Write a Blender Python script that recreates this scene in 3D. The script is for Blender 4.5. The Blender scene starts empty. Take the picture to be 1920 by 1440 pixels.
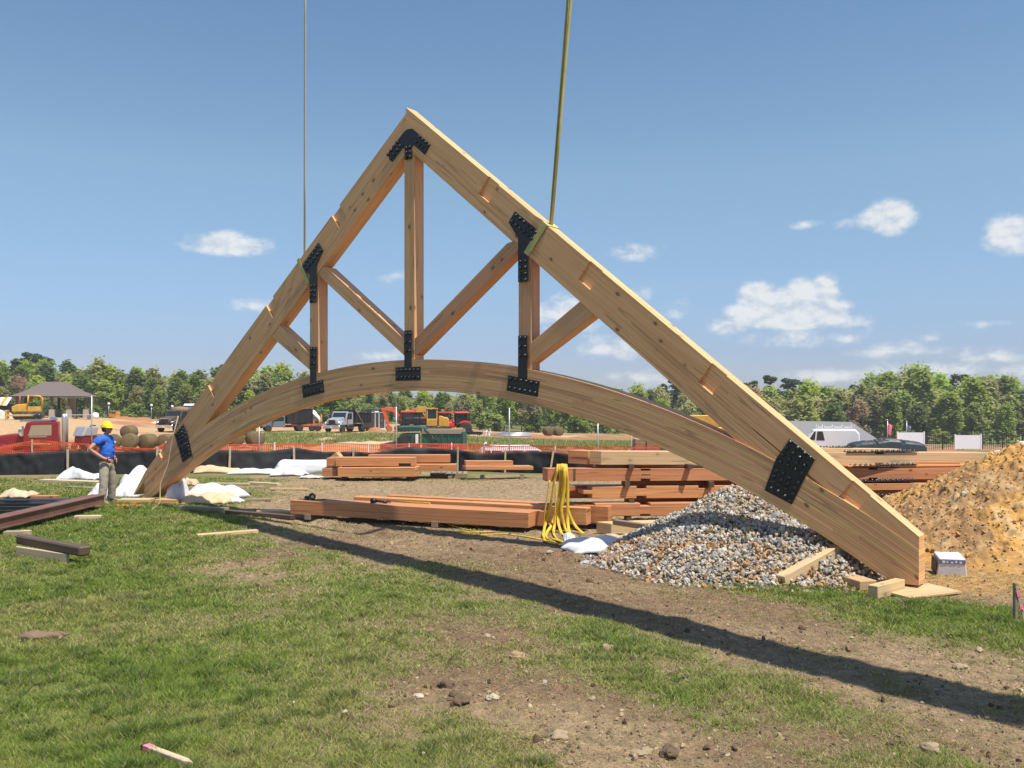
import bpy, bmesh, math, random
import numpy as np
from mathutils import Vector, Matrix, noise as mnoise
R = math.radians
C = bpy.context.scene.collection
SC = bpy.context.scene

# ------------------------------------------------------------------ camera
CAMZ, FPX, HV = 2.25, 1700.0, 754.6
cam = bpy.data.cameras.new('camera'); camo = bpy.data.objects.new('camera', cam); C.objects.link(camo)
cam.sensor_width = 36.0; cam.lens = 36.0 * FPX / 1920.0
cam.shift_y = (HV - 720.0) / 1920.0
cam.clip_start = 0.1; cam.clip_end = 5000
camo.location = (0, 0, CAMZ); camo.rotation_euler = (R(90), 0, 0)
SC.camera = camo
SC.render.resolution_x = 1024; SC.render.resolution_y = 768

# ------------------------------------------------------------------ sun and sky
SUN_AZ_DIR = (0.752, -0.659)          # horizontal direction towards the sun
SUN_EL = 65.0
sl = bpy.data.lights.new('sun', 'SUN'); so = bpy.data.objects.new('sun', sl); C.objects.link(so)
sl.energy = 4.8; sl.angle = R(0.5); sl.color = (1.0, 0.94, 0.84)
_d = Vector((SUN_AZ_DIR[0] * math.cos(R(SUN_EL)), SUN_AZ_DIR[1] * math.cos(R(SUN_EL)), math.sin(R(SUN_EL))))
so.rotation_euler = _d.to_track_quat('Z', 'Y').to_euler(); so.location = (30, -30, 60)

SC.view_settings.view_transform = 'Standard'; SC.view_settings.look = 'None'
SC.view_settings.gamma = 1; SC.view_settings.exposure = 0.47
try: SC.view_settings.use_curve_mapping = False
except Exception: pass

W = bpy.data.worlds.new('World'); SC.world = W; W.use_nodes = True
wt = W.node_tree; wt.nodes.clear()
def wn(t, **k):
    n = wt.nodes.new(t)
    for a, b in k.items(): setattr(n, a, b)
    return n
def wl(a, b): wt.links.new(a, b)
def wmath(op, a, b=None, clamp=False):
    n = wn('ShaderNodeMath', operation=op); n.use_clamp = clamp
    for i, x in enumerate((a, b)):
        if x is None: continue
        if isinstance(x, (int, float)): n.inputs[i].default_value = x
        else: wl(x, n.inputs[i])
    return n.outputs[0]
sky = wn('ShaderNodeTexSky', sky_type='NISHITA')
sky.sun_disc = False; sky.sun_elevation = R(SUN_EL)
sky.sun_rotation = math.atan2(SUN_AZ_DIR[0], SUN_AZ_DIR[1])
sky.air_density = 1.0; sky.dust_density = 0.35; sky.ozone_density = 3.0; sky.altitude = 50
bg = wn('ShaderNodeBackground'); bg.inputs['Strength'].default_value = 0.115
tc = wn('ShaderNodeTexCoord'); sx = wn('ShaderNodeSeparateXYZ'); wl(tc.outputs['Generated'], sx.inputs[0])
az = wmath('ARCTAN2', sx.outputs[0], sx.outputs[1]); el = wmath('ARCSINE', sx.outputs[2])
# colour grade on the sky: the clear-sky model is toned by elevation only, the same all round the compass
rp = wn('ShaderNodeValToRGB'); wl(wmath('MULTIPLY', el, 1 / .9, True), rp.inputs[0])
e0 = rp.color_ramp.elements; e0[0].position = 0.0; e0[0].color = (.48, .53, .76, 1); e0[1].position = 1.0; e0[1].color = (.95, .95, .95, 1)
for p_, c_ in ((.06, (.51, .55, .75, 1)), (.14, (.67, .71, .78, 1)), (.27, (.88, .90, .83, 1)), (.50, (.76, .87, .87, 1))):
    q_ = e0.new(p_); q_.color = c_
mt = wn('ShaderNodeMix', data_type='RGBA', blend_type='MULTIPLY'); mt.inputs[0].default_value = 1.0; wl(sky.outputs[0], mt.inputs[6]); wl(rp.outputs[0], mt.inputs[7]); wl(mt.outputs[2], bg.inputs[0])
cb = wn('ShaderNodeCombineXYZ'); wl(az, cb.inputs[0]); wl(el, cb.inputs[1])
def wnoise(scale, detail, rough=0.55, sy=1.5, off=(0, 0)):
    mp = wn('ShaderNodeMapping'); mp.inputs['Scale'].default_value = (1, sy, 1); mp.inputs['Location'].default_value = (off[0], off[1], 0); wl(cb.outputs[0], mp.inputs[0])
    n = wn('ShaderNodeTexNoise'); n.inputs['Scale'].default_value = scale; n.inputs['Detail'].default_value = detail
    n.inputs['Roughness'].default_value = rough; wl(mp.outputs[0], n.inputs['Vector']); return n.outputs['Fac']
n1 = wnoise(38, 10, .6); n2 = wnoise(9, 5); n1b = wnoise(38, 6, .55, 1.5, (.0035, .009))
# azimuth, elevation (radians), half width, height above, height below, strength : the clouds of that day
def aze(u, v): 
    k = (u - 960) / FPX; return math.atan(k), math.atan((HV - v) / FPX / math.sqrt(1 + k * k))
clouds = [(*aze(425, 462), .054, .020, .012, 1.0), (*aze(1425, 560), .028, .022, .030, 1.2), (*aze(1465, 575), .040, .026, .024, 1.35), (*aze(1505, 555), .026, .026, .034, 1.2), (*aze(1540, 550), .024, .026, .034, 1.15), (*aze(1400, 590), .030, .016, .016, .9), (*aze(1560, 585), .026, .018, .016, .95), (*aze(1480, 600), .075, .022, .014, 1.15),
    (*aze(1365, 612), .030, .012, .012, .7), (*aze(1580, 602), .030, .012, .010, .6), (*aze(1500, 632), .075, .016, .016, .35),
    (*aze(1668, 408), .034, .024, .020, 1.1), (*aze(1895, 440), .032, .026, .024, 1.1), (*aze(1190, 478), .032, .014, .010, .48),
    (*aze(475, 575), .040, .014, .009, .42), (*aze(735, 524), .032, .014, .012, .36), (*aze(1060, 588), .060, .030, .026, .62),
    (*aze(1190, 555), .030, .015, .012, .4), (*aze(1150, 655), .09, .020, .014, .45), (*aze(720, 668), .035, .010, .010, .5),
    (*aze(1690, 658), .055, .012, .010, .55), (*aze(1595, 636), .022, .008, .008, .5), (*aze(1745, 634), .016, .008, .006, .5),
    (*aze(1862, 670), .04, .012, .010, .5), (*aze(1550, 706), .06, .012, .012, .55), (*aze(1750, 695), .09, .012, .012, .5),
    (*aze(1900, 700), .05, .012, .012, .5), (*aze(1850, 608), .03, .006, .006, .35), (*aze(1510, 422), .02, .006, .005, .35),
    (*aze(1580, 424), .014, .008, .007, .36), (*aze(1260, 585), .03, .014, .012, .4), (*aze(1200, 710), .07, .012, .012, .45)]
for i, (a, e) in enumerate([(.75, .14), (1.1, .3), (1.6, .2), (2.2, .12), (2.8, .35), (-.8, .16), (-1.2, .1), (-1.7, .3), (-2.3, .18), (-2.9, .22), (.85, .06), (-.9, .05)]):
    clouds.append((a, e, .09, .035, .025, .8))
M = None
for (a, e, ra, ru, rl, s) in clouds:
    dx = wmath('MULTIPLY', wmath('SUBTRACT', az, a), 1 / ra)
    dy = wmath('SUBTRACT', el, e)
    dy2 = wmath('MAXIMUM', wmath('MULTIPLY', dy, 1 / ru), wmath('MULTIPLY', dy, -1 / rl))
    d = wmath('SQRT', wmath('ADD', wmath('MULTIPLY', dx, dx), wmath('MULTIPLY', dy2, dy2)))
    m = wmath('MULTIPLY', wmath('SUBTRACT', 1.0, d), s)
    M = m if M is None else wmath('MAXIMUM', M, m)
nn = wmath('ADD', wmath('MULTIPLY', wmath('SUBTRACT', n1, .5), 1.7), wmath('MULTIPLY', wmath('SUBTRACT', n2, .5), .9))
dens = wn('ShaderNodeMapRange', interpolation_type='SMOOTHSTEP')
wl(wmath('ADD', wmath('MAXIMUM', M, -1.0), wmath('MULTIPLY', nn, .58)), dens.inputs[0])
dens.inputs[1].default_value = 0.04; dens.inputs[2].default_value = 0.58; dens.inputs[3].default_value = 0; dens.inputs[4].default_value = .88
cr = wn('ShaderNodeMapRange'); wl(wmath('ADD', wmath('MULTIPLY', wmath('SUBTRACT', n1, n1b), 1.1), wmath('MULTIPLY', n1, .75)), cr.inputs[0]); cr.inputs[1].default_value = .12; cr.inputs[2].default_value = .46  # bright and shaded cloud sides put into the colour by offset noise
mixc = wn('ShaderNodeMix', data_type='RGBA'); wl(cr.outputs[0], mixc.inputs[0])
mixc.inputs[6].default_value = (.42, .475, .55, 1); mixc.inputs[7].default_value = (.62, .635, .64, 1)
bgc = wn('ShaderNodeBackground'); wl(mixc.outputs[2], bgc.inputs[0]); bgc.inputs[1].default_value = 1.0
mxs = wn('ShaderNodeMixShader'); wl(dens.outputs[0], mxs.inputs[0]); wl(bg.outputs[0], mxs.inputs[1]); wl(bgc.outputs[0], mxs.inputs[2])
wo = wn('ShaderNodeOutputWorld'); wl(mxs.outputs[0], wo.inputs[0])

# ------------------------------------------------------------------ helpers
rng = np.random.default_rng(7); random.seed(7)
def srgb(r, g, b):
    f = lambda c: (c / 255 / 12.92) if c <= 10.3 else ((c / 255 + .055) / 1.055) ** 2.4
    return (f(r), f(g), f(b), 1)
def hash2(ix, iy, seed):
    h = (ix.astype(np.int64) * 374761393 + iy.astype(np.int64) * 668265263 + seed * 1442695041) & 0x7fffffff
    h = ((h ^ (h >> 13)) * 1274126177) & 0x7fffffff
    return ((h ^ (h >> 16)) & 0xffff) / 65535.0
def vnoise(x, y, seed=0):
    x = np.asarray(x, float); y = np.asarray(y, float)
    ix = np.floor(x); iy = np.floor(y); fx = x - ix; fy = y - iy
    fx = fx * fx * (3 - 2 * fx); fy = fy * fy * (3 - 2 * fy)
    a = hash2(ix, iy, seed); b = hash2(ix + 1, iy, seed); c = hash2(ix, iy + 1, seed); d = hash2(ix + 1, iy + 1, seed)
    return (a + (b - a) * fx) * (1 - fy) + (c + (d - c) * fx) * fy
def fbm(x, y, seed=0, oct=4, gain=.5):
    s = 0; a = 1; t = 0
    for o in range(oct):
        s = s + a * vnoise(np.asarray(x) * 2 ** o, np.asarray(y) * 2 ** o, seed + o * 17); t += a; a *= gain
    return s / t
def sstep(a, b, x):
    t = np.clip((x - a) / (b - a), 0, 1); return t * t * (3 - 2 * t)

class MB:
    def __init__(s): s.v = []; s.f = []; s.uv = []; s.ax = Vector((1, 0, 0)); s.sm = []
    def face(s, idx, smooth=False, uv=None):
        s.f.append(tuple(idx)); s.sm.append(smooth)
        if uv is None:
            p = [Vector(s.v[i]) for i in idx]; n = Vector((0, 0, 0))
            for i in range(len(p)):
                a, b = p[i], p[(i + 1) % len(p)]
                n += Vector(((a.y - b.y) * (a.z + b.z), (a.z - b.z) * (a.x + b.x), (a.x - b.x) * (a.y + b.y)))
            n = n.normalized() if n.length > 1e-12 else Vector((0, 0, 1))
            ax = s.ax
            if abs(n.dot(ax)) > .75:
                t = n.cross(Vector((0, 0, 1)) if abs(n.z) < .9 else Vector((0, 1, 0))).normalized(); b = n.cross(t)
                uv = [(q.dot(t) * .15 + 31, q.dot(b)) for q in p]
            else:
                b = n.cross(ax).normalized(); uv = [(q.dot(ax), q.dot(b)) for q in p]
        s.uv.append(uv)
    def box(s, x0, x1, y0, y1, z0, z1, M=None, tx=0, ty=0, sx=0):
        """tx, ty: how much the top is inset on x / y; sx shifts the top in x"""
        pts = [(x0, y0, z0), (x1, y0, z0), (x1, y1, z0), (x0, y1, z0), (x0 + tx + sx, y0 + ty, z1), (x1 - tx + sx, y0 + ty, z1), (x1 - tx + sx, y1 - ty, z1), (x0 + tx + sx, y1 - ty, z1)]
        b = len(s.v); s.v += [tuple(M @ Vector(p)) if M else p for p in pts]
        for q in ((3, 2, 1, 0), (4, 5, 6, 7), (0, 1, 5, 4), (1, 2, 6, 5), (2, 3, 7, 6), (3, 0, 4, 7)): s.face([b + i for i in q])
        return s
    def prism(s, poly, a, b, plane='xz', M=None):
        """poly in plane coordinates extruded from a to b along the third axis (poly counter-clockwise seen from -third axis)"""
        def P(p, t): 
            q = {'xz': (p[0], t, p[1]), 'xy': (p[0], p[1], t), 'yz': (t, p[0], p[1])}[plane]
            return tuple(M @ Vector(q)) if M else q
        n = len(poly); o = len(s.v)
        s.v += [P(p, a) for p in poly] + [P(p, b) for p in poly]
        s.face([o + i for i in range(n)]); s.face([o + n + i for i in reversed(range(n))])
        for i in range(n):
            j = (i + 1) % n; s.face([o + j, o + i, o + n + i, o + n + j])
        return s
    def tube(s, pts, r, n=8, cap=True, flat=1.0):
        pts = [Vector(p) for p in pts]; rs = r if isinstance(r, (list, tuple)) else [r] * len(pts)
        o = len(s.v); up = None
        for i, p in enumerate(pts):
            t = (pts[min(i + 1, len(pts) - 1)] - pts[max(i - 1, 0)]).normalized()
            if up is None: up = Vector((0, 0, 1)) if abs(t.z) < .9 else Vector((1, 0, 0))
            a = t.cross(up).normalized(); b = a.cross(t).normalized(); up = b
            for k in range(n):
                th = 2 * math.pi * k / n
                s.v.append(tuple(p + (a * math.cos(th) + b * math.sin(th) * flat) * rs[i]))
        L = 0
        for i in range(len(pts) - 1):
            L2 = L + (pts[i + 1] - pts[i]).length
            for k in range(n):
                k2 = (k + 1) % n
                s.face([o + i * n + k, o + i * n + k2, o + (i + 1) * n + k2, o + (i + 1) * n + k], True, [(L, k / n * .3), (L, (k + 1) / n * .3), (L2, (k + 1) / n * .3), (L2, k / n * .3)])
            L = L2
        if cap:
            s.face([o + k for k in reversed(range(n))]); e = o + (len(pts) - 1) * n; s.face([e + k for k in range(n)])
        return s
    def lathe(s, prof, n=16, M=None, axis='z'):
        o = len(s.v)
        for (r, z) in prof:
            for k in range(n):
                th = 2 * math.pi * k / n
                q = {'z': (r * math.cos(th), r * math.sin(th), z), 'y': (r * math.cos(th), z, r * math.sin(th)), 'x': (z, r * math.cos(th), r * math.sin(th))}[axis]
                s.v.append(tuple(M @ Vector(q)) if M else q)
        fl = axis == 'y'
        for i in range(len(prof) - 1):
            for k in range(n):
                k2 = (k + 1) % n; q = [o + i * n + k, o + i * n + k2, o + (i + 1) * n + k2, o + (i + 1) * n + k]
                s.face(q[::-1] if fl else q, True)
        a = [o + k for k in range(n)]; e = [o + (len(prof) - 1) * n + k for k in range(n)]
        s.face(a if fl else a[::-1]); s.face(e[::-1] if fl else e)
        return s
    def grid(s, X, Y, Z, smooth=True):
        o = len(s.v); ny, nx = X.shape
        s.v += list(zip(X.ravel().tolist(), Y.ravel().tolist(), Z.ravel().tolist()))
        for j in range(ny - 1):
            for i in range(nx - 1):
                a = o + j * nx + i; s.face([a, a + 1, a + nx + 1, a + nx], smooth, [(X[j, i], Y[j, i]), (X[j, i + 1], Y[j, i + 1]), (X[j + 1, i + 1], Y[j + 1, i + 1]), (X[j + 1, i], Y[j + 1, i])])
        return s
    def mesh(s, name, mat):
        me = bpy.data.meshes.new(name); me.from_pydata(s.v, [], s.f)
        uvl = me.uv_layers.new(name='UVMap'); uvl.data.foreach_set('uv', [c for f in s.uv for q in f for c in q])
        me.polygons.foreach_set('use_smooth', s.sm); me.materials.append(mat); me.update(); return me
    def build(s, name, mat, parent=None, bevel=0, segs=1):
        return link(name, s.mesh(name, mat), parent, bevel, segs)
def link(name, me, parent=None, bevel=0, segs=1):
    o = bpy.data.objects.new(name, me); C.objects.link(o)
    if parent: o.parent = parent
    if bevel:
        m = o.modifiers.new('bevel', 'BEVEL'); m.width = bevel; m.segments = segs; m.limit_method = 'ANGLE'; m.angle_limit = R(40)
    return o
def tag(o, label=None, cat=None, group=None, kind=None):
    if label: o['label'] = label
    if cat: o['category'] = cat
    if group: o['group'] = group
    if kind: o['kind'] = kind
    return o
def thing(name, label, cat, loc=(0, 0, 0), rz=0, group=None):
    o = bpy.data.objects.new(name, None); C.objects.link(o); o.empty_display_size = .2
    o.location = loc; o.rotation_euler = (0, 0, rz); return tag(o, label, cat, group)
def copy_tree(o, parent=None):
    c = o.copy(); C.objects.link(c)
    if parent: c.parent = parent
    for ch in list(o.children): copy_tree(ch, c)
    return c
def np_mesh(name, V, F, mat, col=None, smooth=False, attr='col'):
    me = bpy.data.meshes.new(name); k = F.shape[1]
    me.vertices.add(len(V)); me.vertices.foreach_set('co', V.astype(np.float32).ravel())
    me.loops.add(F.size); me.loops.foreach_set('vertex_index', F.astype(np.int32).ravel())
    me.polygons.add(len(F)); me.polygons.foreach_set('loop_start', np.arange(0, F.size, k, dtype=np.int32))
    me.polygons.foreach_set('loop_total', np.full(len(F), k, dtype=np.int32))
    me.polygons.foreach_set('use_smooth', np.full(len(F), smooth))
    me.update(calc_edges=True); me.validate()
    if col is not None:
        a = me.color_attributes.new(attr, 'FLOAT_COLOR', 'POINT'); c = np.ones((len(V), 4), np.float32); c[:, :col.shape[1]] = col
        a.data.foreach_set('color', c.ravel())
    if mat: me.materials.append(mat)
    return me

# ------------------------------------------------------------------ materials
def newmat(name):
    m = bpy.data.materials.new(name); m.use_nodes = True; t = m.node_tree; return m, t, t.nodes['Principled BSDF']
class NT:
    def __init__(s, t): s.t = t
    def n(s, typ, ins=None, **k):
        n = s.t.nodes.new(typ)
        for a, b in k.items(): setattr(n, a, b)
        for a, b in (ins or {}).items(): s.set(n.inputs[a], b)
        return n
    def set(s, inp, b):
        if hasattr(b, 'is_linked') or hasattr(b, 'links'): s.t.links.new(b, inp)
        else: inp.default_value = b
    def math(s, op, a, b=0.0, clamp=False):
        n = s.n('ShaderNodeMath', {0: a, 1: b}, operation=op); n.use_clamp = clamp; return n.outputs[0]
    def noise(s, vec, scale, detail=3, rough=.55):
        n = s.n('ShaderNodeTexNoise', {'Scale': scale, 'Detail': detail, 'Roughness': rough})
        if vec is not None: s.t.links.new(vec, n.inputs['Vector'])
        return n.outputs['Fac']
    def mix(s, f, a, b, bt='MIX'):
        n = s.n('ShaderNodeMix', {0: f, 6: a, 7: b}, data_type='RGBA', blend_type=bt); return n.outputs[2]
    def ramp(s, f, a, b, lo=0.0, hi=1.0):
        return s.n('ShaderNodeMapRange', {0: f, 1: a, 2: b, 3: lo, 4: hi}).outputs[0]
    def mapping(s, vec, scale, loc=(0, 0, 0)):
        return s.n('ShaderNodeMapping', {0: vec, 'Scale': scale, 'Location': loc}).outputs[0]
def plain(name, col, rough=.6, metal=0.0, var=.18, scale=6.0, bump=0.0, dirt=None, dirt_amt=0.4, objrand=0.0):
    m, t, b = newmat(name); N = NT(t)
    tcn = N.n('ShaderNodeTexCoord').outputs['Object']
    nz = N.noise(tcn, scale, 5); c = N.mix(nz, tuple(x * (1 - var) for x in col[:3]) + (1,), tuple(min(1, x * (1 + var)) for x in col[:3]) + (1,))
    if dirt:
        dz = N.ramp(N.noise(tcn, scale * .6, 6, .65), .45, .7, 0, dirt_amt); c = N.mix(dz, c, dirt)
    if objrand:
        oi = N.n('ShaderNodeObjectInfo').outputs['Random']
        hv = N.n('ShaderNodeHueSaturation', {'Value': N.ramp(oi, 0, 1, 1 - objrand, 1 + objrand), 'Color': c}); c = hv.outputs[0]
    t.links.new(c, b.inputs['Base Color']); b.inputs['Roughness'].default_value = rough; b.inputs['Metallic'].default_value = metal
    if bump:
        bp = N.n('ShaderNodeBump', {'Height': N.noise(tcn, scale * 3, 6), 'Strength': bump, 'Distance': .02}); t.links.new(bp.outputs[0], b.inputs['Normal'])
    return m
def wood(name, c1, c2, knot=(.07, .024, .009, 1), lam=0.0, rough=.62, weather=0.0, knots=1.0):
    m, t, b = newmat(name); N = NT(t)
    uv = N.n('ShaderNodeUVMap').outputs[0]
    oi = N.n('ShaderNodeObjectInfo').outputs['Random']
    off = N.n('ShaderNodeCombineXYZ', {0: N.math('MULTIPLY', oi, 37.0), 1: N.math('MULTIPLY', oi, 91.0)}).outputs[0]
    v = N.n('ShaderNodeVectorMath', {0: uv, 1: off}, operation='ADD').outputs[0]
    warp = N.noise(N.mapping(v, (.7, 3, 1)), 2.0, 2)
    s1 = N.noise(N.mapping(v, (.55, 26, 1)), 1.0, 5, .6)           # grain streaks
    s2 = N.noise(N.mapping(v, (1.6, 120, 1)), 1.0, 3, .6)
    big = N.noise(N.mapping(v, (.35, 5, 1)), 1.3, 3)
    f = N.math('ADD', N.math('MULTIPLY', s1, .55), N.math('ADD', N.math('MULTIPLY', s2, .22), N.math('MULTIPLY', big, .38)))
    f = N.ramp(f, .40, .72)
    c = N.mix(f, c1, c2)
    if lam:
        sp = N.n('ShaderNodeSeparateXYZ', {0: uv})
        row = N.math('FLOOR', N.math('MULTIPLY', sp.outputs[1], 1 / lam))
        seg = N.math('FLOOR', N.math('ADD', N.math('MULTIPLY', sp.outputs[0], .3), N.math('MULTIPLY', row, .37)))
        wn_ = N.n('ShaderNodeTexWhiteNoise', {'Vector': N.n('ShaderNodeCombineXYZ', {0: row, 1: seg}).outputs[0]}).outputs['Value']
        hv = N.n('ShaderNodeHueSaturation', {'Value': N.ramp(wn_, 0, 1, .80, 1.13), 'Hue': N.ramp(N.math('FRACT', N.math('MULTIPLY', wn_, 5.3)), 0, 1, .488, .512), 'Color': c}); c = hv.outputs[0]
        fr = N.math('FRACT', N.math('MULTIPLY', sp.outputs[1], 1 / lam))
        ln = N.math('LESS_THAN', fr, .09); c = N.mix(N.math('MULTIPLY', ln, .5), c, knot)
    if knots:
        vo = N.n('ShaderNodeTexVoronoi', {'Scale': 1.0, 'Vector': N.mapping(v, (2.5, 4.0, 1)), 'Randomness': 1.0})
        sel = N.math('GREATER_THAN', N.n('ShaderNodeSeparateColor', {0: vo.outputs['Color']}).outputs[0], .25)
        kd = N.ramp(vo.outputs['Distance'], .075, .13, 1, 0)
        c = N.mix(N.math('MULTIPLY', N.math('MULTIPLY', kd, sel), .95 * knots), c, knot)
        halo = N.ramp(vo.outputs['Distance'], .06, .26, .35, 0); c = N.mix(N.math('MULTIPLY', halo, sel), c, tuple(x * .55 for x in c1[:3]) + (1,))
    # drying checks: thin long dark lines
    ck = N.noise(N.mapping(v, (.22, 9, 1)), 1.0, 2, .4)
    ck = N.math('LESS_THAN', N.math('ABSOLUTE', N.math('SUBTRACT', ck, .5)), .011)
    c = N.mix(N.math('MULTIPLY', ck, .55), c, tuple(x * .35 for x in c1[:3]) + (1,))
    if weather:
        c = N.mix(N.math('MULTIPLY', N.ramp(N.noise(N.mapping(v, (1, 8, 1)), 2, 4), .3, .6), weather), c, (.30, .26, .21, 1))
    hv = N.n('ShaderNodeHueSaturation', {'Value': N.ramp(oi, 0, 1, .86, 1.12), 'Hue': N.ramp(oi, 0, 1, .493, .507), 'Color': c})
    t.links.new(hv.outputs[0], b.inputs['Base Color']); b.inputs['Roughness'].default_value = rough
    bp = N.n('ShaderNodeBump', {'Height': s1, 'Strength': .25, 'Distance': .01}); t.links.new(bp.outputs[0], b.inputs['Normal'])
    return m
def attrmat(name, rough=.9, var=.25, scale=30, bump=.3, trans=0.0, attr='col', vscale=1.0):
    m, t, b = newmat(name); N = NT(t)
    a = N.n('ShaderNodeAttribute', attribute_name=attr).outputs['Color']
    tcn = N.n('ShaderNodeTexCoord').outputs['Object']
    f = N.ramp(N.noise(tcn, scale, 4), .3, .7, 1 - var, 1 + var)
    hv = N.n('ShaderNodeHueSaturation', {'Value': f, 'Color': a}); t.links.new(hv.outputs[0], b.inputs['Base Color'])
    b.inputs['Roughness'].default_value = rough
    if bump:
        bp = N.n('ShaderNodeBump', {'Height': N.noise(tcn, scale, 6), 'Strength': bump, 'Distance': .02}); t.links.new(bp.outputs[0], b.inputs['Normal'])
    if trans:
        tr = N.n('ShaderNodeBsdfTranslucent', {'Color': hv.outputs[0]}); mx = N.n('ShaderNodeMixShader', {0: trans, 1: b.outputs[0], 2: tr.outputs[0]})
        t.links.new(mx.outputs[0], t.nodes['Material Output'].inputs[0])
    return m
fir = wood('fir_timber', (.76, .42, .21, 1), (.56, .27, .118, 1))
lamfir = wood('glulam_fir', (.76, .42, .21, 1), (.58, .285, .127, 1), lam=.038)
cedar = wood('red_fir', (.62, .29, .125, 1), (.39, .155, .058, 1))
paleboard = wood('pale_pine_board', (.60, .43, .24, 1), (.47, .31, .155, 1), knots=.6)
greyboard = wood('weathered_board', (.36, .265, .17, 1), (.20, .14, .085, 1), weather=.35, knots=.4)
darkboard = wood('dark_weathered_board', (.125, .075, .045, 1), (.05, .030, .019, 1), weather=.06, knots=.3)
stakewood = wood('stake_wood', (.62, .50, .34, 1), (.48, .36, .22, 1), knots=.2)
blacksteel = plain('black_painted_steel', (.012, .013, .015, 1), .38, 0, .3, 9, .08)
boltmat = plain('bolt_heads', (.05, .05, .052, 1), .28, .6, .2, 20)
redsteel = plain('red_primer_steel', (.165, .070, .050, 1), .6, 0, .25, 3, .1, (.24, .15, .11, 1), .5)
whitetarp = plain('white_housewrap', (.62, .62, .65, 1), .55, 0, .06, 3, .25, (.50, .44, .36, 1), .5)
tantarp = plain('tan_kraft_wrap', (.62, .42, .25, 1), .7, 0, .15, 4, .15)
blackfab = plain('black_silt_fabric', (.012, .013, .016, 1), .75, 0, .35, 5, .25, (.05, .045, .04, 1), .3)
orangenet = plain('orange_plastic_net', (.58, .085, .025, 1), .5, 0, .2, 2)
galv = plain('galvanised_steel', (.42, .43, .44, 1), .4, .5, .1, 8)
yellowsling = plain('yellow_webbing', (.62, .42, .03, 1), .7, 0, .2, 14, .3, (.35, .24, .04, 1), .5)
greensling = plain('worn_yellow_green_webbing', (.50, .46, .17, 1), .8, 0, .25, 10, .2, (.3, .27, .11, 1), .4)
palerope = plain('pale_grey_rope', (.50, .50, .48, 1), .7, 0, .1, 14)
orangerope = plain('orange_webbing', (.65, .12, .02, 1), .7, 0, .2, 14)
pink = plain('pink_ribbon', (.85, .22, .30, 1), .6, 0, .15, 9)
white = plain('white_paint', (.80, .80, .80, 1), .35, 0, .04, 3)
yellowpaint = plain('construction_yellow', (.62, .34, .035, 1), .45, 0, .15, 2.5, 0, (.25, .16, .08, 1), .55)
orangepaint = plain('machine_orange', (.72, .095, .025, 1), .4, 0, .12, 2.5, 0, (.35, .12, .05, 1), .3)
redpaint = plain('tractor_red', (.62, .035, .025, 1), .35, 0, .12, 2.5)
darkred = plain('truck_red', (.20, .014, .02, 1), .22, 0, .12, 2)
greenpaint = plain('truck_green', (.012, .085, .062, 1), .45, 0, .2, 2, 0, (.10, .12, .09, 1), .35)
silver = plain('silver_paint', (.42, .45, .49, 1), .28, .35, .1, 2)
bluegrey = plain('dusty_blue_grey_paint', (.13, .17, .22, 1), .35, .1, .12, 2, 0, (.25, .2, .15, 1), .3)
blackpaint = plain('black_paint', (.012, .012, .014, 1), .4, 0, .3, 3, 0, (.06, .05, .04, 1), .4)
rubber = plain('tyre_rubber', (.018, .017, .016, 1), .85, 0, .3, 8, 0, (.12, .085, .055, 1), .5)
chrome = plain('chrome', (.75, .75, .77, 1), .12, 1.0, .05, 4)
glass = plain('dark_glass', (.02, .03, .035, 1), .06, 0, .2, 2)
muddy = plain('muddy_dark_paint', (.055, .045, .038, 1), .7, 0, .35, 2.5, 0, (.17, .12, .075, 1), .6)
dirtload = plain('dirt_load', (.24, .16, .09, 1), .95, 0, .3, 3, .6)
rust = plain('rusty_orange_steel', (.42, .13, .045, 1), .7, 0, .3, 3, 0, (.2, .12, .08, 1), .5)
shingle = plain('brown_shingle', (.135, .108, .098, 1), .9, 0, .15, 9, .3)
greyroof = plain('grey_roof', (.19, .19, .195, 1), .85, 0, .08, 4, .2)
stonemat = plain('pavilion_stone', (.36, .30, .25, 1), .9, 0, .25, 5, .3)
concrete = plain('concrete', (.45, .42, .38, 1), .9, 0, .12, 4, .2)
darktarp = plain('dark_blue_tarp', (.022, .032, .042, 1), .5, 0, .3, 3, .2)
haymat = plain('hay', (.155, .112, .052, 1), .95, 0, .45, 5, .9, (.075, .065, .03, 1), .7)
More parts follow.
